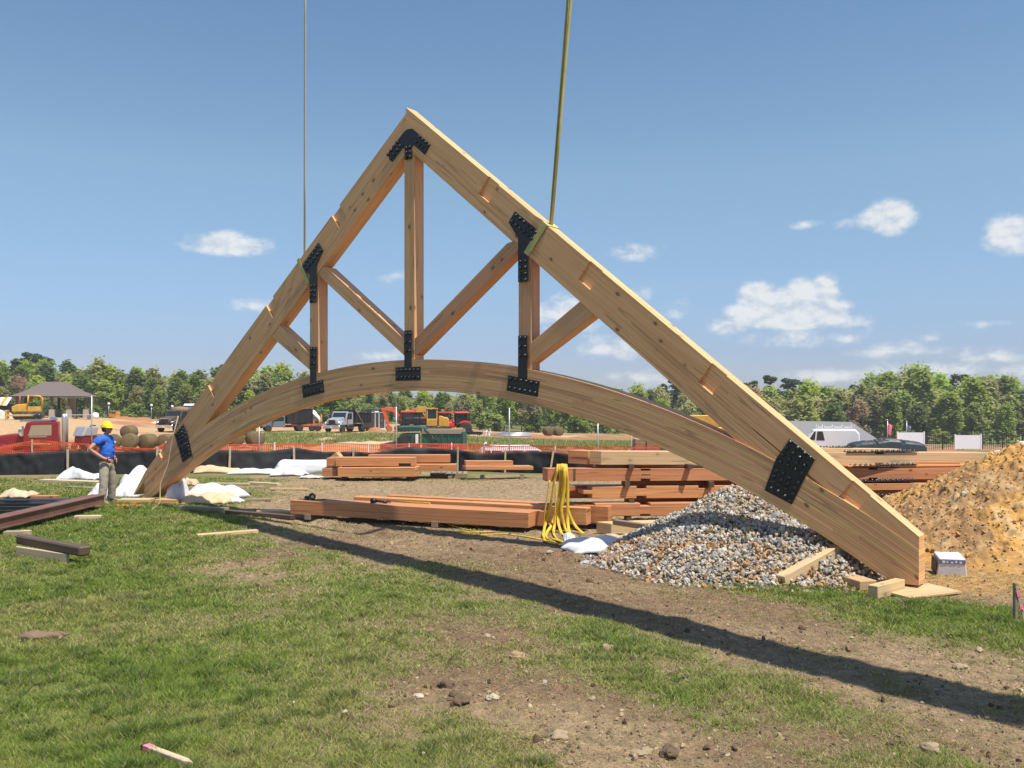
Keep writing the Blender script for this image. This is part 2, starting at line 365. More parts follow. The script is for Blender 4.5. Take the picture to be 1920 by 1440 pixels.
# ------------------------------------------------------------------ terrain
def at(u, v, y): return Vector(((u - 960) / FPX * y, y, CAMZ - (v - HV) * y / FPX))
def onflat(u, v):
    y = CAMZ * FPX / (v - HV); return ((u - 960) / FPX * y, y)
_A = []
for u in (-900, -300, 300, 900, 1500, 2100, 2700): _A.append(((u - 960) / FPX, 38, -.5)); _A.append(((u - 960) / FPX, 700, -5.0))
for (u, v, y) in [(60, 0, 55), (800, 0, 55), (1500, 0, 55), (250, 842, 75), (40, 838, 75), (800, 0, 80), (640, 846, 80), (1000, 846, 80), (480, 835, 80), (540, 809, 114), (650, 810, 112), (800, 807, 115), (910, 818, 115),
                  (330, 810, 106), (55, 787, 105), (-100, 787, 105), (110, 783, 125), (250, 787, 150), (0, 780, 150), (430, 798, 150), (700, 798, 150), (1000, 824, 120), (1100, 817, 165), (1230, 838, 90),
                  (1550, 0, 80), (1660, 0, 75), (1800, 0, 110), (1550, 0, 130), (1900, 0, 80), (2200, 0, 100), (0, 783, 230), (300, 787, 230), (600, 797, 230), (900, 806, 230), (1200, 820, 230), (1500, 846, 230), (1900, 848, 230), (2300, 848, 230), (-400, 783, 230)]:
    z = {(60, 55): -1.6, (800, 55): -1.7, (1500, 55): -1.3, (800, 80): -3.1, (1550, 80): -2.1, (1660, 75): -2.2, (1800, 110): -3.9, (1550, 130): -4.6, (1900, 80): -2.2, (2200, 100): -3}.get((u, y)) if v == 0 else CAMZ - (v - HV) * y / FPX
    _A.append(((u - 960) / FPX, y, z))
_A = np.array(_A)
def H(x, y, micro=True):
    x = np.asarray(x, float); y = np.asarray(y, float)
    yy = np.clip(y, 20, 900); k = np.clip(x / yy, -1.2, 1.2); ly = np.log(yy)
    num = 0; den = 0
    for (ak, ay, az_) in _A:
        w = 1.0 / (((k - ak) * 2.2) ** 2 + ((ly - math.log(ay)) * 1.7) ** 2 + .004) ** 1.8; num = num + w * az_; den = den + w
    z = num / den * sstep(31.5, 40, y)
    z = z + .25 * (fbm(x / 9, y / 9, 5, 3) - .5) * sstep(38, 70, y)
    if micro: z = z + micro_h(x, y)
    return z
def gz(x, y): return float(H(np.array([x]), np.array([y]))[0])
def seg_d(x, y, pts):
    d = 1e9
    for (x0, y0), (x1, y1) in zip(pts[:-1], pts[1:]):
        L2 = (x1 - x0) ** 2 + (y1 - y0) ** 2; t = np.clip(((x - x0) * (x1 - x0) + (y - y0) * (y1 - y0)) / L2, 0, 1)
        d = np.minimum(d, np.hypot(x - x0 - t * (x1 - x0), y - y0 - t * (y1 - y0)))
    return d
trackA = [onflat(*p) for p in ((560, 985), (700, 1018), (1000, 1075), (1300, 1140), (1600, 1230), (1960, 1330))]
trackB = [onflat(*p) for p in ((430, 1060), (560, 1125), (800, 1200), (950, 1300), (1180, 1370), (1420, 1440), (1900, 1640))]
barecore = [onflat(*p) for p in ((830, 1290), (1000, 1320), (1200, 1400), (1320, 1440))]
ridge = [onflat(*p) for p in ((600, 976), (752, 1002), (915, 1026), (1080, 1044))]
def grassiness(x, y):
    """0 bare soil .. 1 lush turf, by place"""
    n = fbm(x * .55 + 3, y * .55, 11, 4); n2 = fbm(x * 2.3, y * 2.3, 23, 4)
    dA = seg_d(x, y, trackA); dB = seg_d(x, y, trackB); dC = seg_d(x, y, barecore)
    (bx0, by0), (bx1, by1) = onflat(440, 1050), onflat(800, 1440); bl = math.hypot(bx1 - bx0, by1 - by0)
    sd = ((x - bx0) * (by0 - by1) + (y - by0) * (bx1 - bx0)) / bl + (fbm(x * .9, y * .9, 15, 3) - .5) * 1.6     # + to the right of the worn edge
    g = .90 - .48 * sstep(-1.3, 1.3, sd)
    gx_, gy_ = onflat(1330, 1285); g = g + .10 * np.exp(-(((x - gx_) / 1.3) ** 2 + ((y - gy_) / .75) ** 2)); gx_, gy_ = onflat(720, 1110); g = g + .22 * np.exp(-(((x - gx_) / 1.2) ** 2 + ((y - gy_) / .8) ** 2))
    g = g - .34 * (1 - sstep(.5, 1.5, dA)) - .12 * (1 - sstep(.2, 1.0, dB)) - .40 * (1 - sstep(.15, .9, dC))
    right = sstep(-.3, .9, (x - (y * -.05 + .6)) ) * sstep(.9, 1.6, dA) * sstep(7.5, 9.2, y); g = g + .55 * right      # strip between gravel and track
    left = sstep(.6, -1.6, x - (-.9 + (y - 8) * -.22)); g = g + .02 * left
    far = sstep(15.3, 16.6, y + .35 * x); 
    leftfar = sstep(-4.5, -6.2, x + .15 * (y - 18))
    g = g * (1 - far * (1 - leftfar) * .93)
    g = g - .95 * sstep(11.2, 11.9, y - .12 * (x - 1)) * sstep(.2, 1.0, x) * (1 - sstep(24, 27, y))   # under the gravel and stack
    g = g - .9 * sstep(10.0, 10.7, y + .35 * (x - 4.7)) * sstep(3.9, 4.6, x)
    g = g + (n - .5) * .80 + (n2 - .5) * .75
    g = g - .8 * np.exp(-(((x - .55) / 1.5) ** 2 + ((y - 14.4) / 1.5) ** 2) ** 2)
    back = sstep(24.5, 27.5, y) * (1 - sstep(31, 33, y)); g = g * (1 - back) + back * (.55 + (n - .5) * 1.6)
    return np.clip(g, 0, 1)
def micro_h(x, y):
    near = 1 - sstep(30, 36, y)
    h = .05 * (fbm(x * .35, y * .35, 41, 3) - .5) + .02 * (fbm(x * 2.1, y * 2.1, 43, 3) - .5)
    bare = 1 - sstep(.15, .55, grassiness(x, y))
    cl = fbm(x * 5.0, y * 5.0, 47, 3); h = h + bare * (.05 * np.maximum(cl - .5, 0) * 2 - .015)
    dB = seg_d(x, y, barecore); tr = np.sin((x * .35 + y) * 26) * .5 + .5
    h = h + .022 * tr * (1 - sstep(.25, .7, dB)) * vnoise(x * 1.7, y * 1.7, 3)
    dr = seg_d(x, y, ridge); h = h + .085 * np.exp(-(dr / .16) ** 2) * (.3 + fbm(x * 3, y * 3, 53, 3)) - .06 * np.exp(-((dr - .28) / .2) ** 2)
    fl = .09 * np.exp(-(seg_d(x, y, [onflat(930, 905), onflat(1110, 950)]) / .5) ** 2) * fbm(x * 3, y * 3, 57, 3); h = h + fl
    return h * near

def build_ground():
    ys = [-60, -30, -15, -6, 0, 2.5]; y = 4.0
    while y < 20: ys.append(y); y += .055 if y < 13 else .075
    while y < 36: ys.append(y); y += .14
    while y < 640: ys.append(y); y *= 1.016
    ys = np.array([q for q in ys if q < 640]); nc = 300
    c = np.linspace(-1, 1, nc); ext = np.geomspace(.3, 140, 16)
    cc = np.concatenate([-np.ones(16), c, np.ones(16)]); ex_ = np.concatenate([-ext[::-1], 0 * c, ext])
    Wd = np.maximum(np.maximum(.66 * ys, 4.2), 0)
    X = cc[None, :] * Wd[:, None] + ex_[None, :]; Y = np.repeat(ys[:, None], len(cc), 1)
    Z = H(X, Y)
    g = grassiness(X, Y)
    # soil tone 0 brown loam, 1 tan sand, 2 red clay
    k = X / np.maximum(Y, 1); u = 960 + FPX * k
    n = fbm(X * .12, Y * .12, 71, 4); n3 = fbm(X * .5, Y * .5, 73, 4)
    loam = np.array([.185, .115, .060]); straw = np.array([.32, .222, .125]); sand = np.array([.50, .32, .165]); clay = np.array([.37, .165, .07]); ochre = np.array([.46, .255, .08]); grasscol = np.array([.062, .083, .020]); dry = np.array([.20, .165, .075])
    far = sstep(33, 42, Y)
    def mx(a, b, t): return a * (1 - t[..., None]) + b * t[..., None]
    soil = mx(loam[None, None, :] + 0 * X[..., None], straw[None, None, :], np.clip(sstep(.40, .72, n3) * .7 + sstep(15.5, 18, Y) * .85, 0, 1))
    pile = sstep(10.2, 11.2, Y + .2 * (X - 5)) * sstep(3.6, 4.6, X) * (1 - sstep(18, 22, Y)); soil = mx(soil, ochre, pile * .8)
    fs = mx(sand[None, None, :] + 0 * X[..., None], clay[None, None, :], sstep(.42, .66, n + .12 * sstep(600, 1100, u) - .15 * sstep(500, 100, u)))
    soil = mx(soil, fs, far)
    fg = 0 * X
    strip = sstep(86, 90, Y) * (1 - sstep(101, 106, Y)) * sstep(420, 520, u) * (1 - sstep(1330, 1380, u)); fg = np.maximum(fg, strip * sstep(.40, .52, n3 + .12))
    weeds = sstep(42, 60, Y) * (1 - sstep(86, 92, Y)) * sstep(380, 560, u); fg = np.maximum(fg, weeds * sstep(.52, .64, n3) * .8)
    fg = np.maximum(fg, sstep(112, 128, Y) * sstep(1000, 1080, u) * sstep(.46, .6, n3) * .7)
    fg = np.maximum(fg, sstep(185, 210, Y) * .9)
    red = sstep(128, 140, Y) * (1 - sstep(170, 185, Y)) * (1 - sstep(500, 640, u)); soil = mx(soil, clay * .95, red * .75)
    col = np.zeros(X.shape + (4,), np.float32); col[..., :3] = soil
    gg = np.where(far > .5, fg, g); col[..., 3] = gg
    ny, nx = X.shape
    V = np.stack([X, Y, Z], -1).reshape(-1, 3); I = np.arange(ny * nx).reshape(ny, nx)
    F = np.stack([I[:-1, :-1], I[:-1, 1:], I[1:, 1:], I[1:, :-1]], -1).reshape(-1, 4)
    m, t, b = newmat('ground_soil_and_turf'); N = NT(t)
    an = N.n('ShaderNodeAttribute', attribute_name='soil'); a = an.outputs['Color']; al = an.outputs['Alpha']
    p = N.n('ShaderNodeTexCoord').outputs['Object']
    f1 = N.noise(p, 7, 6, .65); f2 = N.noise(p, 38, 4, .6); f3 = N.noise(p, .35, 4)
    sv = N.n('ShaderNodeHueSaturation', {'Value': N.math('MULTIPLY', N.ramp(f1, .3, .72, .52, 1.4), N.ramp(f2, .25, .75, .65, 1.3)), 'Color': a}).outputs[0]
    gcol = N.mix(N.ramp(f2, .3, .7), (.085, .105, .020, 1), (.18, .18, .05, 1)); gcol = N.mix(N.ramp(f1, .4, .75, 0, .55), gcol, (.21, .175, .08, 1))
    gf = N.ramp(N.math('ADD', N.math('ADD', al, N.math('MULTIPLY', N.math('SUBTRACT', f3, .5), .5)), N.math('MULTIPLY', N.math('SUBTRACT', f1, .5), .9)), .30, .62)
    c = N.mix(gf, sv, gcol)
    st = N.n('ShaderNodeTexVoronoi', {'Scale': 9.0, 'Vector': p}); ss = N.math('MULTIPLY', N.math('LESS_THAN', st.outputs['Distance'], .16), N.math('GREATER_THAN', N.n('ShaderNodeSeparateColor', {0: st.outputs['Color']}).outputs[1], .72))
    c = N.mix(N.math('MULTIPLY', ss, N.math('SUBTRACT', 1.0, gf)), c, (.45, .36, .25, 1))
    t.links.new(c, b.inputs['Base Color']); b.inputs['Roughness'].default_value = .95
    hh = N.math('ADD', N.math('MULTIPLY', f1, 1.0), N.math('MULTIPLY', f2, .35))
    bp = N.n('ShaderNodeBump', {'Height': hh, 'Strength': .9, 'Distance': .07}); t.links.new(bp.outputs[0], b.inputs['Normal'])
    me = np_mesh('ground', V, F, m, col.reshape(-1, 4), True, 'soil')
    o = link('ground', me); o['kind'] = 'structure'
build_ground()

# ------------------------------------------------------------------ turf: short blades, one mesh
def build_grass():
    n = 2100000
    y = 4.6 * (27 / 4.6) ** (rng.random(n) ** 1.15); k = np.where(rng.random(n) < .72, rng.uniform(-.62, .62, n), np.sign(rng.random(n) - .5) * (.60 + .55 * rng.random(n) ** 1.6)); x = k * y
    g = grassiness(x, y); pn = fbm(x * 3.2, y * 3.2, 91, 3); tuft = fbm(x * 9, y * 9, 97, 2)
    ok = rng.random(n) < np.clip(g * 1.1 - .10 + (tuft - .5) * .7, .0, 1) ** 1.3
    ok |= rng.random(n) < .05; dead = (rng.random(n) < .13) & ~ok; ok |= dead
    x, y, g, pn, tuft, dead = x[ok], y[ok], g[ok], pn[ok], tuft[ok], dead[ok]; n = len(x)
    z = H(x, y)
    hgt = (.016 + .036 * g * pn * 1.6 + .03 * np.maximum(tuft - .55, 0) * 4 * g) * rng.uniform(.6, 1.3, n); wid = np.maximum(.0032, .00072 * y) * rng.uniform(.7, 1.3, n)
    a = rng.uniform(0, 2 * np.pi, n); lean = rng.uniform(.4, 1.7, n) * hgt; lean = np.where(dead, lean * 2.2 + .02, lean); hgt = np.where(dead, hgt * .35 + .004, hgt); la = rng.uniform(0, 2 * np.pi, n)
    P = np.stack([x, y, z - .004], -1); dx = np.stack([np.cos(a), np.sin(a), 0 * a], -1) * wid[:, None]
    T = P + np.stack([np.cos(la) * lean, np.sin(la) * lean, hgt], -1)
    V = np.stack([P - dx, P + dx, T], 1).reshape(-1, 3); F = np.arange(3 * n).reshape(-1, 3)
    r = rng.random(n); big = fbm(x * .8, y * .8, 99, 3)
    green = np.array([.190, .270, .034]); olive = np.array([.32, .33, .08]); strawc = np.array([.44, .355, .20]); deep = np.array([.055, .11, .016])
    t = np.clip(.5 + (big - .5) * 2.2 + (r - .5) * .7 - (g - .6) * .8, 0, 1)[:, None]
    col = green * (1 - t) + olive * t
    dk = (np.clip((tuft - .5) * 3, 0, 1) * g * .8)[:, None]; col = col * (1 - dk) + deep * dk
    st = (rng.random(n) < .72 * dead + np.clip(.07 + .40 * (1 - g) + .45 * np.maximum(big - .55, 0), 0, .8))[:, None]; col = np.where(st, strawc * rng.uniform(.6, 1.1, (n, 1)), col)
    col *= rng.uniform(.75, 1.25, (n, 1))
    m = 60000; u = rng.uniform(380, 1400, m); yf = np.where(rng.random(m) < .7, rng.uniform(85, 108, m), rng.uniform(40, 86, m)); xf = (u - 960) / FPX * yf; n3 = fbm(xf * .5, yf * .5, 73, 4)
    okf = np.where(yf > 85, n3 > .36, n3 > .53) & ((u < 1340) | (yf < 85)); xf, yf = xf[okf], yf[okf]; m = len(xf); zf = H(xf, yf, False); hf = rng.uniform(.12, .38, m); wf = rng.uniform(.03, .07, m); af = rng.uniform(0, 6.28, m)
    Pf = np.stack([xf, yf, zf - .02], -1); df = np.stack([np.cos(af), np.sin(af), 0 * af], -1) * wf[:, None]; Tf = Pf + np.stack([rng.normal(0, .12, m), rng.normal(0, .12, m), hf], -1)
    V = np.concatenate([V, np.stack([Pf - df, Pf + df, Tf], 1).reshape(-1, 3)]); cf = np.where(rng.random((m, 1)) < .25, strawc, green * .6 + olive * .5) * rng.uniform(.7, 1.2, (m, 1)); col = np.concatenate([col, cf]); F = np.arange(len(V)).reshape(-1, 3)
    me = np_mesh('grass', V, F, attrmat('grass_blades', .75, .1, 5, 0, .35), np.repeat(col, 3, 0))
    o = link('grass', me); tag(o, 'short patchy green and straw coloured turf across the foreground', 'grass', None, 'stuff')
build_grass()

# ------------------------------------------------------------------ loose stone helper
_ico = None
def ico():
    global _ico
    if _ico is None:
        b = bmesh.new(); bmesh.ops.create_icosphere(b, subdivisions=1, radius=1); b.verts.ensure_lookup_table()
        _ico = (np.array([v.co[:] for v in b.verts]), np.array([[v.index for v in f.verts] for f in b.faces])); b.free()
    return _ico
def stones(pos, size, col, flat=.75):
    iv, jf = ico(); n = len(pos); m = len(iv)
    ang = rng.uniform(0, 2 * np.pi, (n, 3)); sc = rng.uniform(.5, 1.3, (n, 1, 3)); sc[:, :, 2] *= flat
    jit = 1 + rng.uniform(-.33, .30, (n, m, 1)); V = iv[None] * jit * sc
    for ax in range(3):
        c, s_ = np.cos(ang[:, ax])[:, None], np.sin(ang[:, ax])[:, None]; i, j = [(0, 1), (1, 2), (2, 0)][ax]
        if ax: c, s_ = np.cos(ang[:, ax] * .35)[:, None], np.sin(ang[:, ax] * .35)[:, None]
        a, b = V[:, :, i].copy(), V[:, :, j].copy(); V[:, :, i] = a * c - b * s_; V[:, :, j] = a * s_ + b * c
    V = V * size[:, None, None] + pos[:, None, :]
    F = (jf[None] + (np.arange(n) * m)[:, None, None]).reshape(-1, 3)
    return V.reshape(-1, 3), F, np.repeat(col, m, 0)

# ------------------------------------------------------------------ gravel pile under the truss
def gpile(x, y):
    dx, dy = x - 3.40, y - 13.3
    fx = np.where(dx < 0, 2.22, 2.0); fy = np.where(dy < 0, 2.45, 1.8)
    r = np.sqrt((dx / fx) ** 2 + (dy / fy) ** 2)
    h = 1.10 * (1 - r); h = np.where(r < .12, 1.10 * (.90 - (r / .12) ** 2 * .02), h)
    sh = np.exp(-(((x - 4.1) / .7) ** 2 + ((y - 11.7) / .5) ** 2)) * .22
    return np.maximum(h, -.2) + sh * (r < 1.1) + (fbm(x * 1.6, y * 1.6, 61, 3) - .5) * .16 - .02
def build_gravel():
    gx, gy = np.meshgrid(np.linspace(.2, 5.6, 90), np.linspace(10.2, 15.4, 80)); h = gpile(gx, gy)
    V = np.stack([gx, gy, h - .05], -1).reshape(-1, 3); I = np.arange(gx.size).reshape(gx.shape)
    F = np.stack([I[:-1, :-1], I[:-1, 1:], I[1:, 1:], I[1:, :-1]], -1).reshape(-1, 4)
    o = link('gravel_pile', np_mesh('gravel_pile', V, F, plain('gravel_fines', (.34, .25, .15, 1), .95, 0, .3, 14, .5), None, True))
    tag(o, 'grey, white and rust crushed stone heaped beneath the right half of the arch', 'gravel pile')
    n = 18000; x = rng.uniform(.5, 5.5, n); y = rng.uniform(10.4, 15.0, n); h = gpile(x, y)
    ok = (h > .03) | ((h > -.10) & (rng.random(n) < .35)); ok &= ~((x > 4.9) & (y < 11.2)); x, y, h = x[ok], y[ok], np.maximum(h[ok], 0); n = len(x)
    size = rng.uniform(.017, .034, n) * np.where(rng.random(n) < .12, 1.45, 1.0)
    pal = np.array([[.40, .37, .32], [.27, .265, .265], [.44, .365, .26], [.15, .15, .16], [.33, .215, .11], [.53, .49, .42]])
    w = np.array([.24, .16, .24, .10, .12, .14]); ix = rng.choice(6, n, p=w); col = pal[ix] * rng.uniform(.75, 1.15, (n, 1))
    rustn = fbm(x * 1.4, y * 1.4, 67, 3); rm = (rustn > .53) & (h < .40) & (rng.random(n) < .45); col[rm] = np.array([.36, .20, .09]) * rng.uniform(.6, 1.2, (rm.sum(), 1))
    V, F, cc = stones(np.stack([x, y, h + rng.uniform(-.01, .02, n)], -1), size, col)
    s = link('stones', np_mesh('stones', V, F, attrmat('crushed_stone', .85, .18, 25, .15), cc), o); s['kind'] = 'stuff'
build_gravel()

# ------------------------------------------------------------------ ochre dirt heap at right
def dpile(x, y):
    dx, dy = x - 8.5, y - 14.6; fx = np.where(dx < 0, 3.2, 4.5); fy = np.where(dy < 0, 3.3, 4.0)
    r = np.sqrt((dx / fx) ** 2 + (dy / fy) ** 2)
    h = 1.72 * np.clip(1 - r, -.15, 1); h = np.where(r < .2, np.minimum(h, 1.52), h)
    m = sstep(-.1, .3, h)
    d = (fbm(x * .9, y * .9, 81, 4) - .5) * .30 + (fbm(x * 3.3, y * 3.3, 83, 4) - .5) * .20 + (np.maximum(fbm(x * 7, y * 7, 85, 3) - .45, 0)) * .22 + (np.maximum(fbm(x * 15, y * 15, 86, 2) - .5, 0)) * .16
    return h + m * d - .02
def build_dirt():
    gx, gy = np.meshgrid(np.linspace(4.4, 12, 330), np.linspace(10.6, 17.5, 300)); h = dpile(gx, gy)
    V = np.stack([gx, gy, h], -1).reshape(-1, 3); I = np.arange(gx.size).reshape(gx.shape)
    F = np.stack([I[:-1, :-1], I[:-1, 1:], I[1:, 1:], I[1:, :-1]], -1).reshape(-1, 4)
    n1_ = fbm(gx * 1.1, gy * 1.1, 87, 4).ravel()[:, None]; n2_ = fbm(gx * 5, gy * 5, 89, 3).ravel()[:, None]
    a = np.array([.45, .245, .062]); b = np.array([.30, .175, .075]); c_ = np.array([.46, .32, .16])
    t = sstep(.4, .62, n1_); col = a * (1 - t) + b * t; t2 = sstep(.52, .72, n2_) * .7; col = col * (1 - t2) + c_ * t2
    m = attrmat('ochre_clay', .95, .22, 18, .7)
    o = link('dirt_pile', np_mesh('dirt_pile', V, F, m, col, True)); tag(o, 'ochre clay heap rising at the right edge beside the truss foot', 'dirt pile')
    n = 7000; x = rng.uniform(4.6, 11, n); y = rng.uniform(10.7, 16, n); h = dpile(x, y); ok = (h > .0) & ((h > .1) | (rng.random(n) < .4)); x, y, h = x[ok], y[ok], h[ok]; n = len(x)
    size = rng.uniform(.009, .028, n) * np.where(rng.random(n) < .08, rng.uniform(1.5, 2.4, n), 1.0)
    pal = np.array([[.48, .265, .07], [.42, .26, .11], [.48, .34, .17], [.24, .13, .06], [.50, .44, .36]]); col = pal[rng.choice(5, n, p=[.42, .28, .16, .11, .03])] * rng.uniform(.75, 1.15, (n, 1))
    V, F, cc = stones(np.stack([x, y, h + .005], -1), size, col)
    s = link('clods', np_mesh('clods', V, F, attrmat('clay_clods', .95, .25, 20, .5), cc), o); s['kind'] = 'stuff'
build_dirt()

# ------------------------------------------------------------------ clods and pebbles on the ground
def build_clods():
    n = 15000; y = 4.8 * (20 / 4.8) ** rng.random(n); x = rng.uniform(-.6, .6, n) * y; g = grassiness(x, y)
    ok = rng.random(n) < np.clip(.62 - g, 0.02, 1) * .9; x, y = x[ok], y[ok]; n = len(x)
    size = rng.uniform(.006, .018, n) * np.where(rng.random(n) < .10, rng.uniform(1.4, 2.6, n), 1.0); z = H(x, y) + size * .3
    pal = np.array([[.17, .11, .062], [.28, .20, .12], [.40, .31, .20], [.10, .062, .038]]); col = pal[rng.choice(4, n, p=[.4, .32, .12, .16])] * rng.uniform(.8, 1.2, (n, 1))
    V, F, cc = stones(np.stack([x, y, z], -1), size, col, .6)
    o = link('soil_clods', np_mesh('soil_clods', V, F, attrmat('soil_clod', .95, .25, 30, .4), cc)); tag(o, 'small brown clods and pebbles strewn on the bare soil', 'soil clods', None, 'stuff')
build_clods()
def rock(name, u, v, s, col, label, group=None, flat=.7):
    s *= .78; x, y = onflat(u, v); bm_ = bmesh.new(); bmesh.ops.create_icosphere(bm_, subdivisions=3, radius=1)
    sd = rng.uniform(0, 50)
    for q in bm_.verts:
        nz = mnoise.fractal(q.co * 1.3 + Vector((sd, sd, 0)), .8, 2, 4); q.co *= (1 + .35 * nz); q.co.z *= flat; q.co.x *= 1.25
    me = bpy.data.meshes.new(name); bm_.to_mesh(me); bm_.free(); me.materials.append(plain(name + '_surface', col, .95, 0, .25, 4, .5))
    o = link(name, me); o.scale = (s, s, s); o.location = (x, y, gz(x, y) + s * flat * .35); o.rotation_euler = (0, 0, rng.uniform(0, 6)); tag(o, label, 'rock', group)
def build_chips():
    n = 110; y = 5.0 * (19 / 5.0) ** rng.random(n); x = rng.uniform(-.58, .58, n) * y; z = H(x, y) + .02
    col = np.array([[.48, .40, .28], [.42, .31, .18], [.52, .47, .38]])[rng.integers(0, 3, n)]
    V, F, cc = stones(np.stack([x, y, z], -1), rng.uniform(.006, .017, n), col, .22)
    o = link('wood_chips', np_mesh('wood_chips', V, F, attrmat('chip', .9, .15, 20, 0), cc)); tag(o, 'pale wood chips and scraps scattered over turf and track', 'wood chips', None, 'stuff')
build_chips()
tan = (.33, .25, .155, 1); brn = (.13, .085, .05, 1)
rock('rock', 1047, 1388, .075, tan, 'broad tan stone in the grass left of the bare track, near the bottom edge')
rock('rock', 1197, 1415, .055, tan, 'left tan stone of the pair beside dark clods at the bottom edge')
rock('rock', 1212, 1408, .05, tan, 'right tan stone of the pair beside dark clods at the bottom edge')
rock('rock', 785, 1310, .045, (.52, .44, .34, 1), 'small pale stone in the turf left of the dark clod cluster')
rock('soil_clod', 838, 1290, .075, brn, 'largest dark clod turned up on the bare track, with grass roots')
rock('soil_clod', 853, 1307, .055, brn, 'dark clod just below the largest clod on the bare track')
rock('soil_clod', 865, 1322, .08, brn, 'dark wide clod lowest of the cluster on the bare track')
rock('rock', 925, 1313, .05, (.46, .38, .26, 1), 'flat pale stone right of the dark clod cluster')
rock('rock', 1745, 1405, .07, tan, 'flat tan stone at the lower right below the crane shadow')
rock('rock', 1803, 1252, .07, tan, 'tan stone in the grass above the crane shadow at right')
rock('rock', 1140, 1222, .07, tan, 'flat tan stone pressed in the grass in the middle of the foreground')
rock('rock', 970, 1235, .075, (.33, .23, .12, 1), 'low brown lump on the bare patch left of the flat tan stone')
rock('rock', 1031, 1040, .05, (.42, .38, .33, 1), 'small grey stone on bare soil below the yellow slings')
rock('rock', 1100, 1053, .09, (.40, .41, .43, 1), 'grey stone strayed left of the gravel pile')
rock('soil_clod', 1255, 1416, .075, brn, 'dark clod right of the two tan stones at the bottom edge')
# ------------------------------------------------------------------ woodland behind the site
def leafmat(name):
    m, t, b = newmat(name); N = NT(t)
    a = N.n('ShaderNodeAttribute', attribute_name='col').outputs['Color']; oi = N.n('ShaderNodeObjectInfo').outputs['Random']
    hv = N.n('ShaderNodeHueSaturation', {'Value': N.ramp(oi, 0, 1, 1.12, 1.7), 'Hue': N.ramp(N.math('FRACT', N.math('MULTIPLY', oi, 7.31)), 0, 1, .472, .500), 'Saturation': N.ramp(N.math('FRACT', N.math('MULTIPLY', oi, 3.77)), 0, 1, .85, 1.1), 'Color': a})
    b.inputs['Roughness'].default_value = .8; t.links.new(hv.outputs[0], b.inputs['Base Color'])
    tr = N.n('ShaderNodeBsdfTranslucent', {'Color': hv.outputs[0]}); mx = N.n('ShaderNodeMixShader', {0: .55, 1: b.outputs[0], 2: tr.outputs[0]})
    t.links.new(mx.outputs[0], t.nodes['Material Output'].inputs[0]); return m
LEAF = leafmat('tree_leaves'); BARK = plain('tree_bark', (.20, .17, .14, 1), .95, 0, .3, 3)
def quads(P, size, col, up=.8):
    n = len(P); d = rng.normal(size=(n, 3)); d[:, 2] = np.abs(d[:, 2]) + up; d /= np.linalg.norm(d, axis=1)[:, None]
    t = np.cross(d, rng.normal(size=(n, 3))); t /= np.linalg.norm(t, axis=1)[:, None]; b = np.cross(d, t)
    s = size[:, None]; V = np.stack([P - t * s - b * s * .7, P + t * s - b * s * .55, P + t * s * .8 + b * s * .7, P - t * s * .9 + b * s * .6], 1).reshape(-1, 3)
    return V, np.arange(4 * n).reshape(-1, 4), np.repeat(col, 4, 0)
def crown_decid(h, w, base, n_cl, per, c0, c1, seed, ls=.34):
    r = np.random.default_rng(seed); cl = []
    for i in range(n_cl):
        f = r.random() ** .8; z = base + (h - base) * f; rad = w * (math.sin(math.pi * min(1, .16 + f * .80)) ** .7) * (.82 + .36 * r.random())
        a = r.uniform(0, 6.28); q = rad * math.sqrt(r.random()); cl.append((q * math.cos(a), q * math.sin(a), z, r.uniform(.55, 1.25) * w * .33))
    Ps = []; Cs = []
    for (x, y, z, s) in cl:
        n = int(per * r.uniform(.5, 1.4)); d = r.normal(size=(n, 3)) * s * .62; d[:, 2] *= r.uniform(.8, 1.5)
        Ps.append(np.array([x, y, z]) + d); t = np.clip(r.random() * .8 + r.random((n, 1)) * .4 - .1, 0, 1); Cs.append(np.array(c0) * (1 - t) + np.array(c1) * t)
    P = np.concatenate(Ps); Cc = np.concatenate(Cs); return quads(P, r.uniform(.6, 1.3, len(P)) * ls, Cc)
def trunk_mb(h, r0, seed, limbs=7, top=.85):
    r = random.Random(seed); m = MB(); pts = []; x = y = 0
    for i in range(6):
        f = i / 5; pts.append((x, y, h * top * f - .3)); x += r.uniform(-.25, .25); y += r.uniform(-.25, .25)
    m.tube(pts, [r0 * (1 - .8 * i / 5) for i in range(6)], 6)
    for i in range(limbs):
        f = r.uniform(.3, .85); k = int(f * 5); p = Vector(pts[k]); a = r.uniform(0, 6.28); L = h * r.uniform(.15, .3)
        e = p + Vector((math.cos(a) * L * .7, math.sin(a) * L * .7, L * .7)); m.tube([p, (p + e) / 2 + Vector((0, 0, .2)), e], [r0 * .35, r0 * .22, .03], 4)
    return m
def crown_pine(h, w, seed, c0, c1, base=.45):
    r = np.random.default_rng(seed); Ps = []; Cs = []
    for i in range(22):
        f = r.random(); z = h * (base + (1 - base) * f); rad = w * (1 - .55 * f) * r.uniform(.4, 1.0); a = r.uniform(0, 6.28); s = w * r.uniform(.28, .5)
        n = 150; d = r.normal(size=(n, 3)); d /= np.linalg.norm(d, axis=1)[:, None]; d *= s * r.random((n, 1)) ** .4; d[:, 2] *= .55
        Ps.append(np.array([rad * math.cos(a), rad * math.sin(a), z]) + d); t = np.clip(r.random() * .7 + r.random((n, 1)) * .4, 0, 1); Cs.append(np.array(c0) * (1 - t) + np.array(c1) * t)
    P = np.concatenate(Ps); return quads(P, r.uniform(.6, 1.2, len(P)) * .28, np.concatenate(Cs))
kinds = {}
def addkind(key, name, crown, h, seed, r0=.22):
    V, F, cc = crown; cm = np_mesh(name + '_crown', V, F, LEAF, cc); tm = trunk_mb(h, r0, seed).mesh(name + '_trunk', BARK); kinds.setdefault(key, []).append((name, cm, tm, h))
